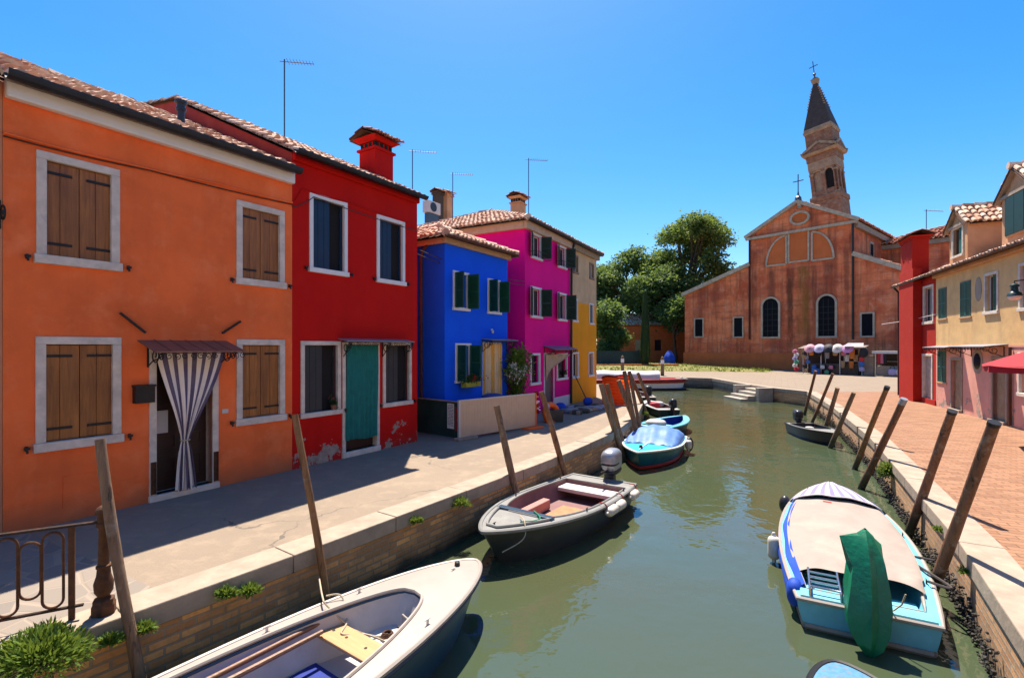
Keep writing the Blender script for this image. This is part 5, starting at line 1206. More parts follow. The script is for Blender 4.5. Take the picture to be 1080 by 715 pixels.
def outboard(b, x, y, cowl_mat, tilt=0, s=1.0, z=None, rz=0):
    z = b.zs if z is None else z
    Mx = Matrix.Translation((x,y,z)) @ Matrix.Rotation(rz,4,'Z') @ Matrix.Rotation(tilt,4,'Y') @ Matrix.Scale(s,4)
    mb = MB(Mx); mb.ell((-.12,0,.34),(.25,.17,.22),20,12,.62); o = mb.build('outboard_motor', cowl_mat, b.root, smooth=True)
    mb = MB(Mx); mb.ell((-.12,0,.13),(.23,.16,.06),18,6,.6); mb.build('cowl_base', M['engine_black'], o, smooth=True)
    mb = MB(Mx); mb.box((-.19,-.05,-.62),(-.03,.05,.12)); mb.box((-.28,-.02,-.80),(-.02,.02,-.60)); mb.box((-.03,-.10,-.22),(.05,.10,.08)); mb.build('engine_leg', M['engine_black'], o, bev=.012)
    mb = MB(Mx); mb.tube([(.05,0,.16),(.25,.02,.22),(.5,.04,.26)],[.022,.018,.022],8); mb.build('tiller_handle', M['black_rubber'], o)
    mb = MB(Mx); mb.ell((-.1,0,.30),(.256,.174,.028),20,5,.62); mb.build('cowl_stripe', M['black_rubber'], o, smooth=True)
    return o
def rope(label, pts, r=.009, mat='rope', sag=0, group=None, name='mooring_rope'):
    P = [Vector(p) for p in pts]; out = []
    for i in range(len(P)-1):
        p0, p1, p2, p3 = P[max(i-1,0)], P[i], P[i+1], P[min(i+2,len(P)-1)]
        for k in range(8):
            t = k/8; q = .5*((2*p1)+(p2-p0)*t+(2*p0-5*p1+4*p2-p3)*t*t+(3*p1-p0-3*p2+p3)*t**3); q.z -= sag*4*t*(1-t); out.append(q)
    out.append(P[-1]); mb = MB(); mb.tube(out, r, 6); return tag(mb.build(name, M[mat], None, smooth=True), label, 'rope', group)

# 1 near left boat
b1 = Boat('open_boat', 'nearest white decked boat with steel blue hull and round fronted cockpit, bottom left', (-3.75,1.52), (-.44,6.12), 1.50, .50, .56, (M['steel_blue'],M['white_gel'],M['white_gel'],M['inner_gel']), (.35,4.64,.10,3.2), floor=.13, p=2.3, q=.62, rake=.5, flare=.22, camber=.05)
L = b1.L
b1.thwart(L-1.78, .27, M['plank'], .40, True); b1.thwart(L-3.6, .3, M['plank'], .40, True)
mb = MB(); mb.tube([(x,y*1.012,z-.055) for x,y,z in b1.O],.022,6); b1.part(mb,'fender_strip',M['steel_blue'],smooth=True)
mb = MB(); mb.tube([(x,y*.985,z-.03) for x,y,z in b1.C],.016,6); b1.part(mb,'inner_trim',M['steel_blue'],smooth=True)
mb = MB(); mb.box((L-3.3,-.42,.135),(L-1.95,.40,.155)); b1.part(mb,'floor_mat',M['mat_blue'],bev=.005); mb = MB(); mb.box((.6,-.42,.135),(L-3.42,.42,.155)); b1.part(mb,'floor_mat',M['mat_blue'],bev=.005)
for (x0_,x1_,y) in ((L-3.3,L-2.0,.60),(L-3.3,L-2.0,-.60)):
    mb = MB(); mb.box((x0_,y-.05,.15),(x1_,y+.05,.34)); b1.part(mb,'side_locker',M['inner_gel'],bev=.02)
mb = MB(); xh = b1.cock[1]-.20; mb.obox((xh,-.14,.30),(.02,.34,.22),Matrix.Rotation(-.25,3,'Z')); hd = b1.part(mb,'hatch_door',M['white_gel'],bev=.01); mb = MB(); mb.box((xh-.03,-.02,.29),(xh-.012,.02,.31)); b1.part(mb,'latch',M['black_iron'],par=hd)
for x, s_ in ((L-.42,0),(L-1.35,-1),(L-1.35,1),(L-2.3,-1),(L-2.3,1)): b1.cleat(x, s_*(b1.half(x)-.085))
mb = MB(); mb.lathe([(.035,b1.sheer(L-.35)+.03),(.03,b1.sheer(L-.35)+.075),(.012,b1.sheer(L-.35)+.085)],10,(L-.30,.05,0)); b1.part(mb,'bow_fitting',M['black_iron'])
W1 = b1.world
mb = MB(b1.root.matrix_basis.copy()); pc = Vector((L-1.36,.10,.185)); mb.M = mb.M @ Matrix.Translation(pc) @ Matrix.Rotation(.5,4,'Z') @ Matrix.Rotation(-.15,4,'Y'); mb.ell((0,0,0),(.27,.24,.055),24,10,.45)
tag(mb.build('seat_cushion', M['white_cloth'], None, smooth=True), 'crumpled white cushion lying in the bow of the nearest boat', 'cushion')
mb = MB(b1.root.matrix_basis @ Matrix.Translation((L-1.36,-.30,.20))); mb.ell((0,0,0),(.17,.13,.10),18,10,.7); o = mb.build('cloth_bag', M['royal'], None, smooth=True); tag(o, 'bright blue bag beside the white cushion in the nearest boat', 'bag')
ow = [W1((L-3.9,.46,.47)), W1((L-1.2,.50,.50))]; mb = MB(b1.root.matrix_basis.copy())
mb.tube([(L-4.2,.50,.44),(L-1.5,.47,.47)],[.028,.024],8); mb.box((L-1.52,.40,.46),(L-.95-.12,.54,.476)); tag(mb.build('oar', M['oar'], None, bev=.006), 'brown wooden oar lying along the left side of the nearest boat', 'oar')
mb = MB(b1.root.matrix_basis.copy()); mb.tube([(L-3.6,.40,.42),(L-1.9,.36,.44)],[.03,.022],8); mb.box((L-4.1,.33,.415),(L-3.6,.47,.432)); tag(mb.build('oar', M['oar'], None), 'second oar lying beside the first, nearer the middle of the nearest boat', 'oar')
rope('pale rope from the second stake over the side deck of the nearest boat', [(-2.27,5.80,-.30),W1((L-1.72,.63,.62)),W1((L-1.75,.50,.58)),W1((L-1.6,.30,.35)),W1((L-1.45,.15,.255)),W1((L-1.36,.06,.255))])
rope('loop of pale rope hanging into the cockpit of the nearest boat', [W1((L-1.66,.66,.60)),W1((L-1.55,.55,.585)),W1((L-1.62,.36,.42)),W1((L-1.78,.22,.41)),W1((L-1.6,.1,.36)),W1((L-1.45,-.02,.26))])
mb = MB(b1.root.matrix_basis @ Matrix.Translation((L-1.36,.05,.25))); mb.tube([(.07*math.cos(k*.7)*(1-.012*k),.06*math.sin(k*.7)*(1-.012*k),.0012*k) for k in range(34)],.009,5); tag(mb.build('rope_coil', M['rust_iron'], None), 'small dark coil on the white cushion in the nearest boat', 'coil')

# 2 grey boat
b2 = Boat('motor_boat', 'dark grey open boat with mauve inside, white fenders and a silver outboard', (1.92,10.35), (-.42,7.02), 1.62, .43, .58, (M['grey_hull'],M['grey_deck'],M['grey_deck'],M['mauve']), (.42,3.05,.10,5.5), floor=.12, sf=.88, p=2.0, q=.78, rake=.55, flare=.3, rim=.035, camber=.02)
L = b2.L
mb = MB(); x = 2.98; h = b2.half(x)-.1; mb.box((x-.06,-h,b2.sheer(x)+.005),(x+.06,h,b2.sheer(x)+.05)); b2.part(mb,'deck_beam',M['steel_blue'],bev=.01)
mb = MB(); 
for l in (-.012,): mb.tube([(2.95+(L-2.95-.22)*(1-abs(2*k/30-1)**1.6), (1 if k<=15 else -1)*max(0,b2.half(2.95+(L-2.95-.22)*(1-abs(2*k/30-1)**1.6))-.12), b2.sheer(2.95+(L-3.2)*(1-abs(2*k/30-1)**1.6))+.03) for k in range(31)],.02,6); b2.part(mb,'toe_rail',M['grey_deck'],smooth=True)
mb = MB(); h = b2.half(.62)-.12; mb.box((.44,-h,.28),(.82,h,.36)); b2.part(mb,'stern_bench',plain('pink_white_bench',(.62,.52,.48),.6,.15),bev=.02)
mb = MB(); mb.box((1.2,-.30,.125),(2.2,.28,.145)); b2.part(mb,'floor_board',plain('orange_floor',(.60,.20,.09),.7,.3),bev=.004)
mb = MB(); mb.box((1.5,-.56,.13),(2.6,-.40,.32)); b2.part(mb,'side_bench',plain('rosy_bench',(.42,.20,.17),.6,.2),bev=.02)
outboard(b2, -.05, .12, M['silver'], .10, 1.05, .46)
W2 = b2.world
for x, lab in ((1.55,'front white fender of the pair on the grey boat side'),(1.18,'rear white fender of the pair on the grey boat side'),(.38,'single white fender near the stern of the grey boat')):
    y = b2.half(x)+.06; p = W2((x,y,b2.sheer(x)-.10)); 
    fender(lab, p, b2.root.rotation_euler.z, .36, .085)
for x in (1.75,1.0,.2):
    rope('red tie rope holding a fender at the grey boat, %s' % {1.75:'frontmost of three',1.0:'middle of three',.2:'rearmost of three'}[x], [W2((x,b2.half(x)-.09,b2.sheer(x)+.05)),W2((x-.02,b2.half(x)+.01,b2.sheer(x)+.04)),W2((x-.06,b2.half(x)+.05,b2.sheer(x)-.06))],.009,'red_rope',name='fender_rope')
for x, s_ in ((L-.28,0),(2.2,1),(2.2,-1),(.6,1),(.6,-1)): b2.cleat(x, s_*(b2.half(x)-.07), 'black_iron')
rope('pale rope over the bow of the grey boat', [W2((L-.8,.1,b2.sheer(L-.8)+.06)),W2((L-.6,.32,b2.sheer(L-.6)+.06)),W2((L-.45,.40,.42)),W2((L-.2,.2,.26))])
rope('green hose lying curled on the grey boat foredeck', [W2((2.95,.15,b2.sheer(3)+.07)),W2((3.1,.36,b2.sheer(3)+.05)),W2((3.3,.38,b2.sheer(3.2)+.05)),W2((3.48,.25,b2.sheer(3.4)+.05))],.012,'greentarp',name='hose')

# 3 blue boat with blue cover
b3 = Boat('covered_boat', 'turquoise decked motor boat with a blue tarpaulin hood and red bottom paint', (4.82,15.75), (3.2,12.6), 1.62, .40, .52, (M['teal_hull'],M['white_paint'],M['sky_deck'],M['inner_gel']), (.3,2.1,.12,4), floor=.2, sf=.9, p=1.9, q=.95, rake=.55, flare=.32, rim=.03, camber=.06)
L = b3.L; mb = MB(); mb.tube([(x - .35*.8*max(0,x/L)**4, y*.84, .05) for x,y,z in b3.O],.045,7); b3.part(mb,'boot_stripe',M['red_paint'],smooth=True)
def hood(u, v):
    x = .2+2.05*v; h = b3.half(x)-.05; a = PI*u; y = h*math.cos(a); k = (.14+.20*math.sin(PI*min(1,v*1.1+.12)))*min(1,(1-v)/.22)**.6
    return (x+.02*math.sin(u*40), y, b3.sheer(x)+.055*math.sin(a)+.012+k*math.sin(a)**.8+.016*math.sin(u*34+v*5)*math.sin(a)+.012*math.sin(v*22+u*5)*math.sin(a))
mb = MB(); mb.grid(hood, 50, 30); b3.part(mb,'hood',M['bluetarp'],smooth=True)
mb = MB(); mb.bar((2.3,0,b3.sheer(2.3)+.075),(L-.2,0,b3.sheer(L)+.03),.02,.02); b3.part(mb,'deck_seam',M['white_paint'])
mb = MB(); mb.lathe([(.05,b3.sheer(L-.4)+.03),(.04,b3.sheer(L-.4)+.12)],10,(L-.42,0,0)); b3.part(mb,'mooring_bitt',M['black_iron'])
W3 = b3.world
for x, s_, lab in ((.55,1,'dark fender at the stern corner of the turquoise boat towards the canal'),(1.3,-1,'dark fender between the turquoise boat and the quay')):
    p = W3((x,s_*(b3.half(x)+.10),.28)); mb = MB(); mb.ell((0,0,0),(.12,.12,.22),12,10); o = mb.build('fender', M['black_rubber'], None, smooth=True); o.location = p; tag(o, lab, 'fender')
p = W3((.75,b3.half(.75)+.09,.30)); fender('short white fender beside the dark one on the turquoise boat', p, 0, .28, .10, 0)

# 4 small pale blue dinghy
b4 = Boat('dinghy', 'small pale blue open dinghy behind the turquoise boat', (5.0,17.75), (6.85,19.5), 1.35, .34, .48, (M['grey_hull'],M['pale_blue'],M['pale_blue'],M['mat_blue']), (.35,2.35,.12,2.6), floor=.12, rim=.04, p=1.8, q=.8)
mb = MB(); mb.ell((.35,.0,.42),(.32,.35,.16),18,10,.8); b4.part(mb,'stern_cover',M['white_cloth'],smooth=True); b4.thwart(1.3,.2,M['pale_blue'])
# 5 dark boat with outboard
b5 = Boat('motor_boat', 'dark green boat with black outboard behind the pale blue dinghy', (7.12,22.3), (6.95,25.4), 1.15, .36, .46, (M['green_mesh'],M['grey_deck'],M['inner_gel'],M['mauve']), (.4,2.3,.10,4), floor=.15)
outboard(b5, -.1, -.1, M['engine_black'], .2, .9); b5.thwart(1.2,.25,M['white_gel']); 
for k, (x, y, m, lab) in enumerate(((1.5,.15,'petal_red','crumpled red bundle in the dark green boat'),(1.8,-.15,'white_cloth','crumpled white bundle in the dark green boat'))):
    p = b5.world((x,y,.42)); mb = MB(); mb.ell((0,0,0),(.25,.2,.13),12,8,.8); o = mb.build('cloth_bundle', M[m], None, smooth=True); o.location = p; tag(o, lab, 'bundle')
b9 = Boat('motor_boat', 'grey boat with a dark engine, half hidden behind the leaning stakes at the bend', (7.55,27.6), (7.6,30.6), 1.2, .38, .48, (M['grey_hull'],M['grey_deck'],M['white_gel'],M['mauve']), (.4,2.4,.12,4), floor=.15)
outboard(b9, -.1, 0, M['engine_black'], .1, 1.2)
# 6 long red and white boat
b6 = Boat('workboat', 'long flat red and white workboat moored below the far bank', (3.6,38.2), (13.0,37.0), 2.2, .72, .80, (M['white_paint'],M['red_paint'],M['red_paint'],M['inner_gel']), (.6,7.6,.2,6), floor=.25, rim=.07, sf=.92, p=2.6, q=.5, rake=.3, flare=.12)
mb = MB(); mb.tube([(x,y*1.01,z-.14) for x,y,z in b6.O],.11,7); b6.part(mb,'red_belt',M['red_paint'],smooth=True); mb = MB(); mb.tube([(x,y*.94-0,.06) for x,y,z in b6.O],.10,7); b6.part(mb,'black_boot',M['black_rubber'],smooth=True)
mb = MB(); mb.grid(lambda u,v: (2.9+4.6*v, .85*math.cos(PI*u), .78+.62*math.sin(PI*u)**.5+.03*math.sin(v*14)), 16, 16); b6.part(mb,'canvas_cover',plain('white_canvas_cover',(.62,.61,.62),.8,.15,bump=.3),smooth=True)
mb = MB(); mb.box((.3,-.6,.75),(1.6,.6,1.25)); mb.box((.2,-.7,1.25),(1.7,.7,1.32)); b6.part(mb,'engine_box',M['coping'],bev=.05)
mb = MB(); mb.ell((9.2,0,.86),(.14,.14,.12),10,6); mb.box((8.8,-.5,.8),(9.6,.5,.86)); b6.part(mb,'bow_hatch',M['white_gel'],bev=.01)
# 7 black boat at right
b7 = Boat('motor_boat', 'small black boat with dark outboard beside the right-hand stakes', (10.72,18.5), (10.36,15.75), 1.05, .36, .46, (M['engine_black'],M['black_rubber'],M['grey_deck'],M['engine_black']), (.35,2.0,.08,4), floor=.14, rim=.03, p=1.8, q=.8)
outboard(b7, -.05, .05, M['engine_black'], .15, .85); b7.thwart(1.2,.22,M['char_shutter'])
for k, (x, y, m, lab) in enumerate(((1.8,.1,'red_cloth','small red bundle in the bow of the black boat'),(1.4,-.2,'white_cloth','small pale bundle in the black boat'))):
    p = b7.world((x,y,.36)); mb = MB(); mb.ell((0,0,0),(.16,.14,.08),12,8,.8); o = mb.build('cloth_bundle', M[m], None, smooth=True); o.location = p; tag(o, lab, 'bundle')
# 8 right boat with beige cover
b8 = Boat('covered_boat', 'light blue boat under beige canvas with a striped bow cover and green covered motor', (3.85,5.36), (6.2,9.62), 1.66, .33, .52, (M['pale_blue'],M['white_gel'],M['pale_blue'],M['pale_blue']), (.22,3.7,.13,5), floor=.12, sf=.78, p=2.0, q=.60, rake=.4, flare=.2, rim=.026)
L = b8.L
mb = MB(); mb.tube([(x - .4*.75*max(0,x/L)**4, y*.885, .035) for x,y,z in b8.O],.035,6); mb.tube([(-.0,-b8.half(0)*.88,.03),(-.0,b8.half(0)*.88,.03)],.035,6); b8.part(mb,'boot_stripe',M['coping'],smooth=True)
def tarp(u, v):
    x = .66+2.92*v; h = b8.half(x)-.09-(.0 if v > .1 else .02); y = h*(2*u-1); s = 1-(2*u-1)**2
    return (x+.05*(1-v)*math.sin(u*9)-(.05*(1-s) if v < .05 else 0), y, b8.sheer(x)+.055+.075*s**.7+.006*math.sin(u*17+v*9)+.010*math.sin(u*5+v*23)*(1-v)+.012*math.exp(-((v-.06)/.04)**2)*math.sin(u*31))
mb = MB(); mb.grid(tarp, 60, 60); tp = b8.part(mb,'canvas_cover',M['canvas'],smooth=True)
mb = MB(); x = 3.3; q = [tarp(.56,.93), tarp(.66,.93), tarp(.66,.945), tarp(.56,.945)]; mb.poly([(a,b,c+.006) for a,b,c in q]); b8.part(mb,'sewn_label',M['red_rope'],par=tp)
def bowc(u, v):
    x = 3.52+(L-.02-3.52)*v; h = b8.half(x)+.035; y = h*(2*u-1); s = 1-abs(2*u-1)**3
    return (x, y, b8.sheer(x)-.05+(.24-.13*v)*s**.6+.006*math.sin(u*21+v*7))
mb = MB(); mb.grid(bowc, 60, 24, uv=True); b8.part(mb,'bow_cover',M['stripe_boat'],smooth=True)
mb = MB(); x = 3.52; h = b8.half(x); mb.tube([(x,h*(2*k/20-1),bowc(k/20,0)[2]+.008) for k in range(21)],.012,5); b8.part(mb,'cover_hem',M['stripe_boat'],smooth=True)
mb = MB(); mb.grid(lambda u,v: (.25+3.2*u, b8.half(.25+3.2*u)+.03+.03*math.sin(PI*v)-.15*(1-v)**1.5, b8.sheer(.25+3.2*u)+.07-.24*v*(1+.15*math.sin(u*17))), 40, 8); b8.part(mb,'side_cloth',M['royal'],smooth=True)
mb = MB(); mb.ell((.28,b8.half(.3)-.02,.26),(.13,.09,.16),12,8,.8); b8.part(mb,'cloth_knot',M['royal'],smooth=True)
mb = MB(); mb.box((.02,-b8.half(0)+.03,b8.zs-.02),(.22,b8.half(0)-.03,b8.zs+.03)); b8.part(mb,'transom_board',M['pale_blue'],bev=.01)
mb = MB(); mb.box((.25,-.55,.20),(.68,-.16,.245)); b8.part(mb,'stern_seat',M['pale_blue'],bev=.01); mb = MB(); mb.box((.25,.18,.20),(.68,.54,.245)); b8.part(mb,'stern_seat',M['pale_blue'],bev=.01)
mb = MB(); z = b8.zs+.10
for y in (.22,.52): mb.tube([(.62,y,z+.02),(.05,y,z),(.03,y,z-.10)],.014,7)
for x in (.12,.26,.40,.54): mb.tube([(x,.22,z+.005),(x,.52,z+.005)],.014,7)
b8.part(mb,'boarding_ladder',plain('steel_tube',(.45,.46,.48),.25,.1,metal=1),smooth=True)
ring = [(.08,1.20,.012,.03),(.06,1.13,.075,.08),(.03,1.03,.135,.12),(-.02,.86,.165,.145),(-.08,.64,.19,.165),(-.14,.44,.205,.175),(-.20,.26,.19,.165),(-.25,.10,.12,.11),(-.27,-.01,.03,.03)]
mb = MB(); rows = []; n = 14; rnd = random.Random(17); fold = [(1.17 if k%2 else .84)*rnd.uniform(.90,1.10) for k in range(n)]
for i, (cx_, cz_, ry, rx) in enumerate(ring):
    t = i/(len(ring)-1); row = []
    for k in range(n):
        a = 2*PI*k/n+.1*math.sin(t*4); f = 1+(fold[k]-1)*min(1,.25+t*1.5)+rnd.uniform(-.10,.10)*math.sin(PI*t)
        ear = .13*math.exp(-((a-PI*.58)/.25)**2)*(1 if i == 2 else 0)
        row.append((cx_+rx*f*math.cos(a), ry*f*math.sin(a)+ear, cz_+rnd.uniform(-.05,.05)*math.sin(PI*t)+ear*.55))
    rows.append(mb.add(row))
for i, (a, b) in enumerate(zip(rows, rows[1:])):
    for k in range(n):
        k2 = (k+1)%n
        if (k+i)%2: mb.face((a+k,a+k2,b+k)); mb.face((a+k2,b+k2,b+k))
        else: mb.face((a+k,b+k2,b+k)); mb.face((a+k,a+k2,b+k2))
cv = mb.build('motor_cover', M['greentarp'], b8.root, smooth=True); cv.data.set_sharp_from_angle(angle=math.radians(24))
mb = MB(); mb.tube([(-.06,-.33,.62),(-.05,-.30,.50),(.0,-.24,.40),(.1,-.22,.36)],.008,5); mb.build('tie_cord', M['rope'], cv)
W8 = b8.world
fender('worn pale fender hanging on the left side of the light blue covered boat', W8((1.75,b8.half(1.5)+.10,.22)), b8.root.rotation_euler.z+.1, .34, .085, .12)
mb = MB(); mb.ell((0,0,0),(.10,.10,.16),12,10); o = mb.build('fender', M['engine_black'], None, smooth=True); o.location = W8((3.7,b8.half(3.7)+.12,.34)); tag(o, 'dark fender near the striped bow of the light blue covered boat', 'fender')
rope('dark mooring rope from the light blue covered boat to the nearest right stake', [W8((1.0,-b8.half(1.0)+.05,b8.sheer(1)+.06)),W8((.9,-b8.half(.9)-.15,.42)),(5.30,6.62,-.42),(5.55,6.48,-.40)],.016,'cable')
for x, s_ in ((4.3,1),(4.3,-1),(1.05,-1),(2.6,-1)): b8.cleat(x, s_*(b8.half(x)-.06), 'black_iron')
# 9 prow at the bottom edge
b10 = Boat('worn_boat', 'bow of a worn blue boat cut off by the bottom edge', (2.0,.4), (2.84,4.34), 1.3, .40, .44, (M['engine_black'],M['black_rubber'],plain('peeling_blue_deck',(.08,.24,.42),.8,.3,26,dirt=((.22,.155,.09),.95)),M['mauve']), (.3,2.6,.12,3), p=2.4, q=.6, rim=.03)

# ------------------------------------------------------------------ stakes
def stake(label, base, top, r, mat, group, cap=None, depth=1.0, name='mooring_stake'):
    base = Vector(base); top = Vector(top); d = (top-base).normalized(); o = thing(name, label, 'stake', base, 0, group); rnd = random.Random(len(label)); L = (top-base).length
    p0 = -d*depth; n = 9; pts = []; rs = []
    for k in range(n+1):
        t = k/n; p = p0.lerp(top-base, t); w = .022*math.sin(t*5+len(label)) ; pts.append(p+Vector((w,w*.6,0))); rs.append(r*(1.12-.22*t)*(1+.05*math.sin(t*17+len(label))))
    mb = MB(); mb.tube(pts, rs, 12); mb.build('pole', M[mat], o, smooth=True)
    if cap:
        mb = MB(); mb.tube([top-base-d*cap[0]+Vector((.022*math.sin(5+len(label)),.013*math.sin(5+len(label)),0)), top-base+d*.012+Vector((.022*math.sin(5+len(label)),.013*math.sin(5+len(label)),0))], r*.955, 12); mb.build('cap', M[cap[1]], o)
    return o
def wall_x(px, pts):                          # where the sight line over column px crosses the quay edge (plan)
    u = ray_y(px)
    for a, b in zip(pts, pts[1:]):
        fa, fb_ = a[0]-u*a[1], b[0]-u*b[1]
        if fa*fb_ <= 0 and fa != fb_:
            t = fa/(fa-fb_); q = Vector((a[0]+(b[0]-a[0])*t, a[1]+(b[1]-a[1])*t))
            if q.y > .5: return q
GL = 'wooden mooring stakes along the left quay'; GR = 'wooden mooring stakes along the right quay'
left = [((108,463),(145,715),134,-.10,.046,'stake_l','thick grey stake beside the cast iron railing post, nearest on the left quay'),
 ((313,437),(340,617),335,-.10,.042,'stake_orange','slim brown stake standing behind the nearest white decked boat'),
 ((523,428),(546,520),543,-.14,.066,'stake_l','greyish stake at the bow side of the grey boat'),
 ((570,413),(598,503),592,-.16,.062,'stake_orange','leaning brown stake beside the stern of the grey boat'),
 ((634,405),(654,470),650,-.2,.085,'stake_l','thick stake in front of the orange mesh, left of a touching pair'),
 ((639.5,405),(659,473),655,-.26,.075,'stake_orange','brown stake in front of the orange mesh, right of a touching pair'),
 ((653,401),(673,456),668,-.25,.09,'stake_l','grey flat topped stake beside the turquoise covered boat'),
 ((663,392),(686,446),680,-.3,.085,'stake_orange','long thin dark stake leaning over the pale blue dinghy'),
 ((673,393),(688,434),683,-.35,.09,'stake_l','brown stake beside the dark green boat at the bend'),
 ((658.5,391.5),(662.5,411),661.5,-.3,.075,'stake_orange','short orange brown stake at the bend, leftmost of the far stakes'),
 ((664,391.5),(668,413),667,-.35,.06,'stake_orange','thin orange brown stake at the bend, just right of the short one')]
for (tp_, bs, cxp, dy, r, mat, lab) in left:
    w = wall_x(cxp, QL[:12]) or G(bs[0],bs[1],WATER_Z)-Vector((0,dy,0)); Yb = w.y+dy; b = AT(bs[0],bs[1],Yb)
    t = AT(tp_[0],tp_[1],Yb+.12); d = (b-t)/(b.z-t.z); base = b + d*(WATER_Z-b.z) if b.z > WATER_Z-.3 else b
    stake(lab, base, t, r, mat, GL)
right = [((860,391),(849,436),.062,'stake_r','farthest dark red stake on the right quay'),((878.5,394),(857,444),.062,'stake_r','second farthest red brown stake on the right quay'),
 ((883,409),(870.5,453),.078,'stake_l','short thick greyish stake behind the black boat'),((901,414),(876,470),.07,'stake_l','greyish stake leaning at the bow of the black boat'),
 ((936,408),(902,492),.064,'stake_orange','slim golden brown stake with black tip in the middle of the right quay'),((953,421),(910,512),.07,'stake_r','red brown stake with a grey metal tip, beside the golden one'),
 ((1005,434),(959,560),.064,'stake_r','thick red brown stake beside the bow of the covered boat'),((1049.5,446),(982.5,623),.060,'stake_r','thickest red brown stake beside the stern of the covered boat, nearest the camera')]
for k, (tp_, bs, r, mat, lab) in enumerate(right):
    b = G(bs[0],bs[1],WATER_Z)*1; b = AT(bs[0],bs[1],b.y*(.95 if k > 5 else .975)); t = AT(tp_[0],tp_[1],b.y-(1.0 if k > 3 else .7)); cap = {4:(.07,'black_rubber'),5:(.12,'grey_sheet'),6:(.03,'black_iron'),7:(.03,'black_iron')}.get(k)
    stake(lab, b, t, r, mat, GR, cap)

# ------------------------------------------------------------------ railing at lower left
rp = Vector((-3.66,4.42,0)); rd_ = Vector((-.88,-.475,0)).normalized()
rail = thing('iron_railing', 'rusty dark iron railing with rounded loops at the lower left corner', 'railing', rp+rd_*.16, math.atan2(rd_.y,rd_.x))
mb = MB(); mb.bar((-.14,0,.84),(2.6,0,.84),.045,.022); mb.build('handrail', M['rail_iron'], rail, bev=.004); mb = MB(); mb.bar((-.02,0,.13),(2.6,0,.13),.03,.018); mb.build('bottom_rail', M['rail_iron'], rail)
for x in (.06,1.32,2.58): mb = MB(); mb.box((x-.022,-.012,-.05),(x+.022,.012,.83)); mb.build('upright', M['rust_iron'], rail)
def loop(x0, x1, zt, zb):
    r = (x1-x0)/2; c = (x0+x1)/2
    return [(x1,0,zb+r)]+[(c+r*math.cos(PI*k/10),0,zt-r+r*math.sin(PI*k/10)) for k in range(11)]+[(c-r*math.cos(PI*k/10),0,zb+r-r*math.sin(PI*k/10)) for k in range(11)]
for s0 in (.10,1.36):
    for k in range(8):
        a = s0+.015+k*.147; zt, zb = ((.80,.15),(.74,.26))[k%2]; mb = MB(); mb.tube(loop(a,a+.139,zt,zb),.011,6,closed=True); mb.build('loop', M['rust_iron'], rail, smooth=True)
ip = thing('cast_iron_post', 'ornate rusty cast iron post at the end of the railing', 'post', rp)
mb = MB(); mb.lathe([(.095,0),(.095,.10),(.085,.12),(.085,.15),(.04,.17)],6); mb.build('foot', M['rust_iron'], ip, bev=.006)
mb = MB(); mb.lathe([(.035,.16),(.07,.22),(.075,.29),(.055,.36),(.05,.42),(.058,.43),(.058,.45),(.043,.46),(.038,.78),(.055,.80),(.055,.83),(.045,.84),(.05,.90),(.062,.92),(.062,.94),(.045,.97),(.01,.99)],14); mb.build('shaft', M['rust_iron'], ip, smooth=True)

# ------------------------------------------------------------------ weeds
def weed(label, p, r, n, seed, mat='leaf_bright', size=.06, name='weed_tuft', down=.5):
    rnd = random.Random(seed); mb = MB()
    for _ in range(n):
        a = rnd.uniform(0,2*PI); el = rnd.uniform(-.5,1.2); d = Vector((math.cos(a)*math.cos(el),math.sin(a)*math.cos(el),math.sin(el))); l = r[0]*rnd.uniform(.3,1)
        q = Vector((d.x*l, d.y*l*r[1]/r[0], d.z*l*r[2]/r[0])); s = size*rnd.uniform(.5,1.2); t = Vector((rnd.gauss(0,1),rnd.gauss(0,1),rnd.gauss(0,1))).normalized(); dd = (d+Vector((0,0,.3))+t*.5).normalized(); w = dd.cross(t).normalized()
        mb.poly([q-dd*s, q-w*s*.28, q+dd*s, q+w*s*.28])
    for _ in range(14): a = rnd.uniform(0,2*PI); mb.tube([(0,0,-r[2]*.3),(math.cos(a)*r[0]*.7,math.sin(a)*r[1]*.7,rnd.uniform(-.3,.7)*r[2])],.004,3)
    o = mb.build(name, M[mat], None, recalc=False); o.location = p; return tag(o, label, 'plant')
def onwall(px, py, pts=QL, out=.05):
    w = wall_x(px, pts); w = w or G(px,py,-.4)+Vector((0,.05,0)); p = AT(px, py, w.y-.05); return p
weed('large bright green weed bush hanging on the quay wall under the railing', AT(42,692,3.78), (.36,.28,.20), 3600, 1, size=.034)
weed('green weed tuft at the left end of the coping below the railing', AT(50,668,4.02), (.14,.10,.10), 300, 2, size=.04)
for px, py, r, lab in ((117,673,.10,'small weed left of the nearest stake at the coping joint'),(152,660,.10,'small weed right of the nearest stake at the coping joint'),(238,624,.11,'leafy weed on the bricks, left of a pair'),(262,621,.13,'leafy weed on the bricks, right of a pair'),(438,548,.10,'tiny weed below the coping, left of the grey boat'),(484,530,.17,'bushy weed on the quay wall near the bow of the grey boat'),(678,436,.22,'pale weed on the quay wall above the turquoise boat')):
    p = onwall(px,py); weed(lab, (p.x+.03,p.y-.04,p.z), (r,r*.8,r*.6), 340, int(px), size=.036)
p = onwall(939,497,QR)
for k in range(1): weed('dense green weed hanging from the right quay wall beside the covered boat', (p.x-.05,p.y-.02,p.z-.02), (.20,.20,.24), 1700, 5, 'leaf_mid', .042)
for px, py in ((992,556),(1020,600)):
    p = onwall(px,py,QR); weed('tiny weed under the right coping %s' % ('beside the thick stake' if px < 1000 else 'nearest the camera'), (p.x-.03,p.y,p.z-.03), (.06,.08,.05), 120, px, size=.03)

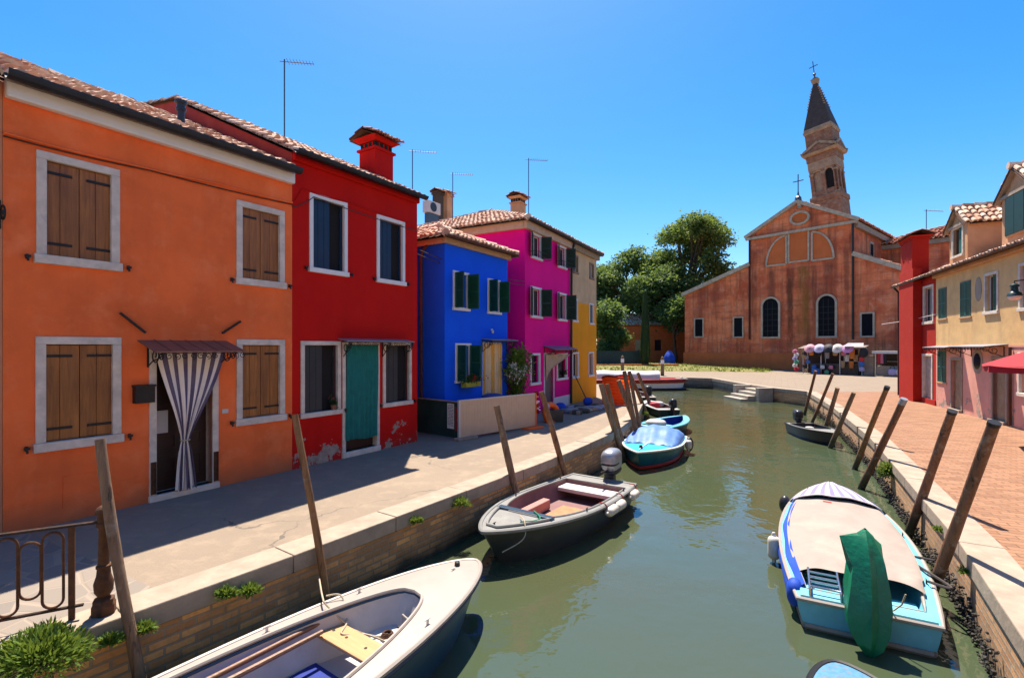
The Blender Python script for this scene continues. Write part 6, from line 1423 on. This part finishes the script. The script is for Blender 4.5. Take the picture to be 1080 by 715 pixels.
# ------------------------------------------------------------------ barrier and clutter at the left houses
ba, bb = Vector((-1.38,12.70,0)), Vector((.71,14.75,0)); bd_ = bb-ba
br = thing('site_barrier', 'long tan board barrier on the quay in front of the blue house', 'barrier', ba, math.atan2(bd_.y,bd_.x)); Lb = bd_.length
mb = MB(); n = 60
for k in range(n): mb.box((Lb*k/n,-.012-(.004 if k%2 else 0),.06),(Lb*(k+1)/n,.012,1.0))
mb.build('board', M['tan_board'], br); mb = MB(); mb.bar((0,0,1.015),(Lb,0,1.015),.04,.03); mb.bar((0,.03,.5),(Lb,.03,.5),.03,.05); mb.build('top_rail', M['ac'], br)
for x in (.02,Lb-.02): mb = MB(); mb.box((x-.025,-.03,0),(x+.025,.03,1.03)); mb.build('post', M['orange_plastic'] if x > 1 else M['ac'], br)
mb = MB(); mb.box((Lb-.55,-.24,0),(Lb+.12,.05,.05)); mb.build('foot', M['orange_plastic'], br, bev=.01); mb = MB(); mb.box((-.1,-.14,0),(.55,.06,.07)); mb.build('foot', M['coping'], br, bev=.015)
Lg = 1.62; Mg = br.matrix_basis.inverted() @ Matrix.Translation(ba+Vector((-.03,.03,0))) @ Matrix.Rotation(math.atan2(1.06,-1.30),4,'Z')
mb = MB(Mg); mb.grid(lambda u,v: (Lg*u,.02*math.sin(u*9)*math.sin(PI*v),.05+.93*v), 20, 6); gp = mb.build('green_panel', M['green_mesh'], br); mb = MB(Mg); mb.bar((0,0,.985),(Lg,0,.985),.04,.03); mb.build('panel_rail', M['coping'], gp)
mb = MB(Mg); mb.box((.09,.032,.28),(.34,.036,.93)); rnd = random.Random(5); mb.mi = 1
for k in range(15):
    z = .88-.038*k; x = .12
    while x < .30: l = rnd.uniform(.02,.06); mb.box((x,.0365,z),(min(.31,x+l),.0375,z+.014)); x += l+.012
mb.build('notice', [M['paper'], M['dark']], gp)
mb = MB(Mg)
for k in range(6): z = .3+.1*k; mb.obox((.03,.03,z),(.05,.012,.115),Matrix.Rotation(.15 if k%2 else -.15,3,'Y'))
mb.build('tape_strip', M['red_paint'], gp)
tp2 = thing('warning_tape', 'red and white warning tape fluttering at the far end of the tan barrier', 'tape', bb+Vector((.03,.02,0)))
for k in range(7): mb = MB(); mb.grid(lambda u,v,k=k: (.03*math.sin(k)+.12*(u-.5)+.04*math.sin(v*7+k), .05*math.sin(u*5+k), .42+.09*k+.11*v), 4, 4); mb.build('stripe', M['red_paint'] if k%2 == 0 else M['white_paint'], tp2)
# window box and plants at the blue house
def flowers(mb, mat_leaf, c, r, n, rnd, size): 
    for _ in range(n):
        p = Vector((rnd.gauss(0,r[0]),rnd.gauss(0,r[1]),rnd.gauss(0,r[2])))+Vector(c); a = Vector((rnd.gauss(0,1),rnd.gauss(0,1),rnd.gauss(0,1))).normalized(); b = a.cross(Vector((.3,.5,.8))).normalized(); s = size*rnd.uniform(.6,1.3); mb.poly([p-a*s,p-b*s*.6,p+a*s,p+b*s*.6])
MBH = bh.matrix_basis; w = wb[2]; xc = (w[0]+w[1])/2+.12
fbx = thing('window_box', 'yellow window box of red geraniums under the lower window of the blue house', 'flower box', MBH @ Vector((xc,-.2,w[2]-.12)), fb.rz); rnd = random.Random(4)
mb = MB(); mb.box((-.36,-.09,0),(.36,.09,.15)); mb.build('box', plain('yellow_green_plastic',(.42,.42,.03),.5), fbx, bev=.01)
mb = MB(); flowers(mb,0,(0,-.02,.22),(.2,.07,.06),520,rnd,.035); mb.build('foliage', M['leaf_dark'], fbx, recalc=False); mb = MB(); flowers(mb,0,(0,-.05,.25),(.2,.07,.05),110,rnd,.03); mb.build('flower', M['petal_red'], fbx, recalc=False)
cl = thing('climbing_plant', 'leafy climbing plant with clusters of white flowers at the blue house door', 'plant', MBH @ Vector((fb.W+.22,-.18,0)), fb.rz)
mb = MB(); mb.tube([(0,0,0),(.05,0,.8),(-.02,.02,1.6),(.05,0,2.3)],[.03,.025,.02,.01],6); mb.build('stem', M['bark'], cl)
mb = MB()
for c, r in (((.0,-.08,2.1),(.28,.16,.16)),((.05,-.08,1.8),(.26,.16,.2)),((.0,-.05,1.35),(.2,.14,.22)),((-.3,-.22,1.65),(.28,.12,.13)),((0,0,.8),(.15,.12,.25)),((.02,0,.4),(.14,.12,.2))): flowers(mb,0,c,r,760,rnd,.05)
mb.build('foliage', M['leaf_bright'], cl, recalc=False)
mb = MB()
for c, r in (((-.45,-.28,1.55),(.16,.1,.10)),((-.22,-.25,1.62),(.16,.1,.10)),((.1,-.2,1.7),(.16,.1,.1)),((-.55,-.25,1.75),(.08,.06,.06))): flowers(mb,0,c,r,170,rnd,.04)
tag(mb.build('flower', M['petal_white'], cl, recalc=False), kind='stuff')
pot = thing('green_plant_pot', 'small green pot plant on the lower sill of the blue house', 'pot plant', MBH @ Vector((w[0]+.30,-.05,w[2]+.10)), 0)
mb = MB(); mb.lathe([(.05,0),(.07,.14)],12); mb.build('pot', plain('lime_pot',(.25,.4,.05),.5), pot); mb = MB(); flowers(mb,0,(0,0,.22),(.05,.05,.06),120,rnd,.03); mb.build('foliage', M['leaf_mid'], pot, recalc=False)
mb = MB(); mb.ell((0,0,0),(.34,.24,.16),18,10,.8); o = mb.build('covered_bundle', plain('blue_grey_cover',(.05,.07,.25),.7,.2,bump=.3), None, smooth=True); o.location = (-.55,14.05,.93); tag(o, 'blue grey covered bundle behind the tan barrier by the blue house door', 'bundle')
mb = MB(); mb.box((-.3,-.25,0),(.3,.25,.82)); o2 = mb.build('crate_stack', M['bark'], None, bev=.02); o2.location = (-.55,14.05,0); tag(o2, 'brown crate hidden behind the tan barrier under the blue grey bundle', 'crate')
# orange mesh basket, life ring, debris
p = Vector((4.45,20.9,0)); ob_ = thing('orange_barrier_mesh', 'bright orange plastic safety mesh rolled into a drum on the quay', 'safety mesh', p); mb = MB()
def drum(u, v): a = 2*PI*u; r = .58*(1+.07*math.sin(a*3)+.04*math.sin(v*9+a*2)); return (r*math.cos(a), r*math.sin(a)*.8, .02+1.12*v*(1+.05*math.sin(a*2)))
mb.grid(drum, 44, 22); m_ = mb.build('mesh_sheet', M['orange_mesh'], ob_, smooth=True)
mb = MB()
for k in range(9): mb.tube([Vector(drum(i/36,(k+.5)/9))*1.012 for i in range(36)],.018,5,closed=True)
mb.build('mesh_band', M['orange_mesh'], ob_, smooth=True)
mb = MB(); mb.tube([Vector(drum(i/36,1)) for i in range(36)],.03,6,closed=True); mb.build('rim', M['red_paint'], ob_, smooth=True)
lr = thing('life_ring', 'orange ring with a pale band leaning behind the end of the tan barrier', 'life ring', AT(582,437,15.9)); lr.rotation_euler = (1.25,.2,.75)
mb = MB(); mb.tube([(.32*math.cos(2*PI*k/28),.32*math.sin(2*PI*k/28),0) for k in range(28)],.10,10,closed=True); mb.build('ring', M['orange_plastic'], lr, smooth=True)
mb = MB(); 
mb.tube([(.32*math.cos(2.2+.1*k),.32*math.sin(2.2+.1*k),0) for k in range(5)],.106,10); mb.build('band', plain('band_cloth',(.35,.45,.55),.7), lr)
mb = MB(); mb.box((-.26,-.2,0),(.26,.2,.36)); o = mb.build('bricks_pile', M['algae_stone'], None, bev=.02); lp_ = lr.location; o.location = (lp_.x+.1,lp_.y+.1,0); tag(o, 'dark block under the orange life ring', 'block')
rnd = random.Random(9); P0, P1 = Vector((1.9,17.4)), Vector((3.5,19.6))
for k in range(16):
    t = rnd.random(); q = P0.lerp(P1,t)+Vector((rnd.uniform(-.55,.35),rnd.uniform(-.3,.4))); mb = MB(); a = rnd.uniform(.14,.42); mb.ell((0,0,.07),(a,a*.6,.10),10,6,.7); o = mb.build('rubble_piece', M[rnd.choice(['coping','algae_stone','bark','grey_sheet'])], None); o.location = (q.x,q.y,0); o.rotation_euler = (0,0,rnd.uniform(0,3)); tag(o, 'piece of rubble in the heap at the foot of the pink and ochre houses', 'rubble', 'rubble heap by the pink and ochre houses')
for (px, Y, s, lab) in ((620,20.4,.20,'royal blue bag beside the orange safety mesh'),(591,18.2,.22,'crumpled blue bag at the pink house wall')):
    q = AT(px,400,Y); mb = MB(); mb.ell((0,0,s*.75),(s,s*.8,s*.85),16,10,.85); o = mb.build('plastic_bag', M['royal'], None, smooth=True); o.location = (q.x,q.y,0); tag(o, lab, 'bag')
a = AT(607,397,21.1); mb = MB(); mb.tube([a, (AT(621,412,20.6).x,20.6,.02)],.02,6); tag(mb.build('prop_pole', M['black_iron'], None), 'thin dark pole leaning against the ochre house wall', 'pole')
# plants on sills
for fr_, w, m, lab, bm_ in ((fr, wr[2], 'petal_red', 'small red flower pot on the left lower sill of the dark red house', rh),(fp, wp[5], 'petal_red', 'red flower pot on the shop window sill of the pink house', ph)):
    q = bm_.matrix_basis @ Vector((w[1]-.18,.0,w[2]+.10)); t = thing('flower_pot', lab, 'flower pot', q); mb = MB(); mb.lathe([(.04,0),(.06,.10)],10); mb.build('pot', M['copper'] if bm_ == rh else M['white_paint'], t); mb = MB(); flowers(mb,0,(0,0,.17),(.04,.04,.06),90,rnd,.03); mb.build('foliage', M['leaf_dark'], t, recalc=False); mb = MB(); flowers(mb,0,(0,0,.22),(.04,.04,.04),24,rnd,.025); mb.build('flower', M[m], t, recalc=False)

# ------------------------------------------------------------------ roofs behind the row, aerials, cables
def back_house(label, p, rz, W, D, eave, mat, seed):
    t = thing('rear_house', label, 'house', p, rz); body(t, W, D, eave, mat, [(W*.4,W*.6,eave-1.9,eave-.7)]); mb = MB(); mb.box((W*.4,.08,eave-1.9),(W*.6,.1,eave-.7)); mb.build('window', M['glass'], t); hip_roof(t, W, D, eave+.03, .42, ov=.2, seed=seed); return t
q = fb.p0 + Vector((-fb.r.y, fb.r.x))*7.0 + fb.r*7.0
bk1 = back_house('set back pale house whose twin chimneys and tiled roof show above the blue house', (q.x,q.y,0), fb.rz, 6.0, 6.0, 7.7, M['peach'], 77)
fk = Frame((q.x,q.y),(q.x+fb.r.x*6,q.y+fb.r.y*6)); xa_, xb_ = fk.x(462,1.7), fk.x(471.5,1.7)
zt_ = fk.z(xb_,203,1.7)
chimney(bk1, xa_, 1.7, 8.0, zt_-.35, .42, .42, M['bark'], .06, vents=False); chimney(bk1, xb_, 1.7, 8.0, zt_-.25, .50, .46, M['dormer'], .06, vents=False)
xc_ = fk.x(452,.6); zc_ = fk.z(xc_,223,.6)
mb = MB(); mb.box((xc_,.6,zc_),(xc_+.9,1.0,zc_+.58)); ac = mb.build('cooling_unit', M['ac'], bk1, bev=.02); mb = MB(); mb.box((xc_+.1,.65,7.9),(xc_+.8,.95,zc_-.002)); mb.build('unit_stand', M['antenna'], ac); mb = MB(); mb.M = Matrix.Translation((xc_+.36,.595,zc_+.29)) @ Matrix.Rotation(PI/2,4,'X'); mb.lathe([(.23,0),(.23,.012)],20); mb.build('fan_grille', M['engine_black'], ac)
chimney(ph, fp.x(546.5,3.0), 3.0, EP+.9, EP+2.25, .6, .5, M['dormer'], .10, tile='tile_red')
def on_roof(px, py_top, Y, z0): t = AT(px,py_top,Y); return (t.x,Y,z0), t.z-z0
for px, pt_, Y, z0, lab, d, bm_ in ((300,63,13.2,6.9,'tall aerial on the roof of the dark red house','r',.75),(435,158,17.5,6.9,'aerial left of the twin chimneys, above the end of the dark red roof','r',.85),(477.5,182,19.5,7.2,'lowest aerial, right of the twin chimneys','r',.8),(557.5,167,19.2,7.8,'tall aerial on the roof of the magenta house','r',.75),(977,221,24.8,6.1,'aerial on the roof of the red house on the right bank','r',1.0)):
    p, h = on_roof(px,pt_,Y,z0); antenna(lab, p, None, h, (1,.15), bm_)
for a_, b_, lab in (((443,264),(553,297),'upper'),((440,268),(553,301),'lower')):
    A = AT(a_[0],a_[1],12.9); B = AT(b_[0],b_[1],17.0); n = 12; mb = MB(); mb.tube([A.lerp(B,k/n)+Vector((0,0,-.12*4*(k/n)*(1-k/n))) for k in range(n+1)],.012,5); tag(mb.build('overhead_cable', M['cable'], None), '%s of two cables strung across the front of the blue house' % lab, 'cable')
A = AT(930,342,25.5); B = AT(990,331,19.9); mb = MB(); mb.tube([A,A.lerp(B,.5)+Vector((0,0,-.05)),B],.014,5); tag(mb.build('overhead_cable', M['ac'], None), 'pale cable running past the window of the red house on the right bank', 'cable')

# ------------------------------------------------------------------ market stalls
d0 = Vector((.646,-.763)); pS = Vector((28.1,43.0)); fs = Frame(pS-d0*4, pS+d0*4)
sx0, sx1 = fs.x(841), fs.x(915); SW = sx1-sx0; so = fs.p0 + fs.r*sx0
def sw(x, y, z): n = Vector((-fs.r.y,fs.r.x)); q = fs.p0+fs.r*(sx0+x)+n*y; return Vector((q.x,q.y,z))
sr = thing('souvenir_stall', 'crowded souvenir stall with dark counter and paper parasols against the church', 'market stall', sw(0,0,0), fs.rz)
mb = MB(); mb.box((SW*.18,.3,0),(SW*.62,1.2,.95)); mb.build('counter', M['engine_black'], sr, bev=.01); mb = MB(); mb.box((SW*.62,.25,0),(SW*.86,1.1,1.0)); mb.build('side_counter', M['bark'], sr, bev=.01)
mb = MB(); mb.box((SW*.08,1.3,.0),(SW*.92,1.36,2.2)); mb.build('back_panel', plain('dark_back_cloth',(.05,.03,.03),.9), sr)
for x in (SW*.08,SW*.35,SW*.62,SW*.92):
    for y in (.15,1.28): mb = MB(); mb.box((x-.03,y-.03,0),(x+.03,y+.03,2.35)); mb.build('post', M['ac'], sr)
mb = MB(); mb.poly([(SW*.02,-.2,2.28),(SW*.95,-.2,2.28),(SW*.95,1.5,2.55),(SW*.02,1.5,2.55)]); mb.poly([(SW*.02,-.2,2.25),(SW*.95,-.2,2.25),(SW*.95,1.5,2.52),(SW*.02,1.5,2.52)]); mb.build('roof_sheet', plain('dusty_sheet',(.22,.17,.15),.8), sr)
mb = MB(); mb.poly([(SW*.70,-.7,2.45),(SW*.98,-.7,2.45),(SW*.93,.4,2.75),(SW*.72,.4,2.75)]); mb.build('side_awning', M['grey_sheet'], sr)
names = ['pink','pale lilac','black','cream','mauve pink']; cols = [(.62,.30,.36),(.52,.48,.68),(.02,.02,.03),(.62,.55,.52),(.55,.25,.50)]
for k, px in enumerate((855.5,865.5,875,884.5,895.5)):
    x = fs.x(px)-sx0; pp = sw(x,-.35,2.28); t = thing('paper_parasol', '%s paper parasol on the souvenir stall roof, %s in the row' % (names[k], ['first','second','third','fourth','fifth'][k]), 'parasol', pp, fs.rz, 'paper parasols on the souvenir stall'); t.rotation_euler = (1.05,0,fs.rz)
    mm = plain('parasol_%d' % k, cols[k], .7, .15); m2 = plain('parasol_eye_%d' % k, mul(cols[k],.6), .7); mb = MB(); n = 16
    i0 = mb.add([(0,0,.16)]); i1 = mb.add([(.2*math.cos(2*PI*j/n),.2*math.sin(2*PI*j/n),.11) for j in range(n)]); i2 = mb.add([(.44*(1+.04*(j%2))*math.cos(2*PI*j/n),.44*(1+.04*(j%2))*math.sin(2*PI*j/n),0) for j in range(n)])
    for j in range(n): mb.mi = 1; mb.face((i0,i1+j,i1+(j+1)%n)); mb.mi = 0; mb.face((i1+j,i2+j,i2+(j+1)%n,i1+(j+1)%n))
    mb.build('canopy', [mm,m2], t); mb = MB(); mb.tube([(0,0,-.5),(0,0,.2)],.012,5); mb.build('handle', M['bark'], t)
rnd = random.Random(21); pal = [('pink',(.6,.2,.28)),('white',(.62,.6,.58)),('lilac',(.4,.35,.58)),('green',(.08,.35,.2)),('red',(.5,.03,.04)),('black',(.02,.02,.025)),('blue',(.04,.14,.42)),('tan',(.42,.28,.15)),('orange',(.62,.2,.04)),('grey',(.25,.25,.28))]
pm = {n: plain('goods_'+n.replace(' ','_'), c, .8, .25, 8) for n, c in pal}
def bag(lab, p, n, s, grp):
    t = thing('shopping_bag', lab, 'bag', p, fs.rz+rnd.uniform(-.4,.4), grp); mb = MB(); mb.ell((0,0,s*.5),(s*.5,s*.25,s*.5),12,8,.6); mb.build('body', pm[n], t, smooth=True); mb = MB(); mb.tube([(s*.25*math.cos(PI*k/8),0,s+s*.45*math.sin(PI*k/8)) for k in range(9)],s*.04,5); mb.build('handle', pm['black'], t)
def hat(lab, p, n, s, grp):
    mb = MB(); mb.lathe([(s,0),(s,.02),(s*.5,.04),(s*.46,.18),(s*.3,.24),(.02,.25)],14); o = mb.build('sun_hat', pm[n], None, smooth=True); o.location = p; o.rotation_euler = (1.2,0,fs.rz); tag(o, lab, 'hat', grp)
def cloth(lab, p, n, w, h, grp):
    mb = MB(); mb.grid(lambda u,v: ((u-.5)*w*(1-.2*v), .05*math.sin(u*9), -h*v), 8, 6); o = mb.build('hanging_scarf', pm[n], None, smooth=True); o.location = p; o.rotation_euler = (0,0,fs.rz); tag(o, lab, 'scarf', grp)
g1, g2, g3 = 'bags on show at the souvenir stall','hats on show at the souvenir stall','scarves hanging at the souvenir stall'
rows_ = ['top','middle','bottom']
for k, n in enumerate(['pink','white','lilac','green','white','red']): hat('%s sun hat on the left end rack of the souvenir stall, number %s from top' % (n, ['one','two','three','four','five','six'][k]), sw(-.15+.12*(k%2),-.15,2.0-.32*k), n, .22, g2)
for k in range(5): n = ['black','grey','blue','black','tan'][k]; bag('%s bag beside the hat rack at the left of the stall, %s' % (n, ['highest','second highest','third highest','second lowest','lowest'][k]), sw(.62+.16*(k%3),-.1+.1*(k%2),1.65-.38*k), n, .34, g1)
for k in range(8): n = ['tan','orange','black','grey','tan','pink','orange','tan'][k]; cloth('%s scarf hanging under the stall roof, %s from the left' % (n, ['first','second','third','fourth','fifth','sixth','seventh','eighth'][k]), sw(.55+(SW-1.0)*k/7,-.12,2.2), n, .42, .55 if k%3 else .8, g3)
for k in range(5): n = ['blue','red','white','green','pink'][k]; bag('%s bag on the ground in front of the stall counter, %s from the left' % (n, ['first','second','third','fourth','fifth'][k]), sw(SW*.26+k*.33,-.05,0 if k%2 else .45), n, .36, g1)
for k in range(4): n = ['black','red','blue','lilac'][k]; bag('%s bag on the rack at the right end of the stall, %s' % (n, ['highest','second','third','lowest'][k]), sw(SW*.93,-.15,1.6-.42*k), n, .40, g1)
for k in range(5): n = ['tan','white','orange','tan','grey'][k]; cloth('%s cloth on the right side counter, %s from the left' % (n, ['first','second','third','fourth','fifth'][k]), sw(SW*.66+.32*k,.1,1.75 if k%2 else 1.2), n, .36, .6, g3)
mb = MB(); mb.ell((0,0,.0),(.38,.1,.42),16,10); o = mb.build('black_straw_hat', pm['black'], None, smooth=True); o.location = sw(SW*.96,-.2,1.95); tag(o, 'big round black hat at the right end of the souvenir stall', 'hat')
mb = MB(); mb.box((-.25,-.2,0),(.25,.2,.5)); o = mb.build('blue_crate', pm['blue'], None, bev=.02); o.location = sw(SW*.30,-.35,0); tag(o, 'blue box on the ground at the front of the souvenir stall', 'box')
x2 = fs.x(923)-sx0; s2 = thing('lace_stall', 'smaller white topped stall with pale goods beside the red house', 'market stall', sw(x2,.2,0), fs.rz)
mb = MB(); mb.box((0,.2,0),(3.4,1.0,.85)); mb.build('counter', M['coping'], s2, bev=.02); mb = MB(); mb.box((0,1.1,.85),(3.4,1.15,2.0)); mb.build('back_panel', M['bark'], s2)
mb = MB(); mb.box((-.2,-.3,2.0),(3.6,1.3,2.08)); mb.box((-.2,-.32,1.86),(3.6,-.301,2.08)); mb.build('canopy', M['ac'], s2)
for x in (.02,3.38): mb = MB(); mb.box((x-.03,-.2,0),(x+.03,-.14,2.0)); mb.build('post', M['ac'], s2)
mb = MB(); mb.box((0.03,.25,1.2),(3.37,.9,1.24)); mb.build('shelf', M['coping'], s2)
for k in range(3): n = ['red','pink','black'][k]; cloth('%s scarf hanging at the left post of the smaller stall' % n, sw(x2+.25+.22*k,-.05,1.85), n, .26, .8, 'scarves at the smaller stall')
for k in range(4): n = ['lilac','white','grey','tan'][k]; bag('%s bag leaning at the front of the smaller stall' % n, sw(x2+1.2+.5*k,-.2,.1), n, .55, 'bags at the smaller stall')
mb = MB(); mb.box((0,0,0),(.7,.5,1.7)); o = mb.build('grey_cabinet', M['coping'], None, bev=.02); o.location = sw(x2-.95,.5,0); o.rotation_euler = (0,0,fs.rz); tag(o, 'plain pale cabinet between the two market stalls', 'cabinet')

# ------------------------------------------------------------------ camera, light
cam = bpy.data.cameras.new('camera'); co = bpy.data.objects.new('camera', cam); COL.objects.link(co)
co.location = (0,0,H); co.rotation_euler = (PI/2,0,0); cam.sensor_width = 36; cam.lens = 36*F/1080; cam.shift_y = (HY-357.5)/1080; cam.clip_end = 2000; cam.clip_start = .05; S.camera = co
SUN, SKYSTR, SKYSAT, SKYVAL, EXPO, DUST, AIR = 5.0, .15, 1.45, .64, 1.15, .6, 1.0
EL, AZ = math.radians(65.5), math.radians(-6)
wd = bpy.data.worlds.new('World'); S.world = wd; wd.use_nodes = True; nt_ = wd.node_tree; nt_.nodes.clear()
sk = nt_.nodes.new('ShaderNodeTexSky'); sk.sky_type = 'NISHITA'; sk.sun_disc = False; sk.sun_elevation = EL; sk.sun_rotation = AZ; sk.altitude = 0; sk.air_density = AIR; sk.dust_density = DUST; sk.ozone_density = 3.0
bg = nt_.nodes.new('ShaderNodeBackground'); bg.inputs[1].default_value = SKYSTR; wo_ = nt_.nodes.new('ShaderNodeOutputWorld'); hs = nt_.nodes.new('ShaderNodeHueSaturation'); hs.inputs['Saturation'].default_value = SKYSAT; hs.inputs['Value'].default_value = SKYVAL; nt_.links.new(sk.outputs[0], hs.inputs['Color']); nt_.links.new(hs.outputs[0], bg.inputs[0]); nt_.links.new(bg.outputs[0], wo_.inputs[0])
sl_ = bpy.data.lights.new('sun', 'SUN'); sl_.energy = SUN; sl_.angle = math.radians(.53); sl_.color = (1,.89,.74); so_ = bpy.data.objects.new('sun', sl_); COL.objects.link(so_); so_.location = (0,0,40)
so_.rotation_euler = Vector((math.sin(AZ)*math.cos(EL), math.cos(AZ)*math.cos(EL), math.sin(EL))).to_track_quat('Z','Y').to_euler()
S.view_settings.view_transform = 'Standard'; S.view_settings.look = 'None'; S.view_settings.exposure = EXPO; S.view_settings.gamma = 1; S.view_settings.use_curve_mapping = False
S.render.engine = 'CYCLES'; S.cycles.max_bounces = 8; S.cycles.diffuse_bounces = 7; S.cycles.glossy_bounces = 3; S.cycles.transmission_bounces = 3; S.cycles.use_denoising = True; S.cycles.caustics_reflective = False; S.cycles.caustics_refractive = False
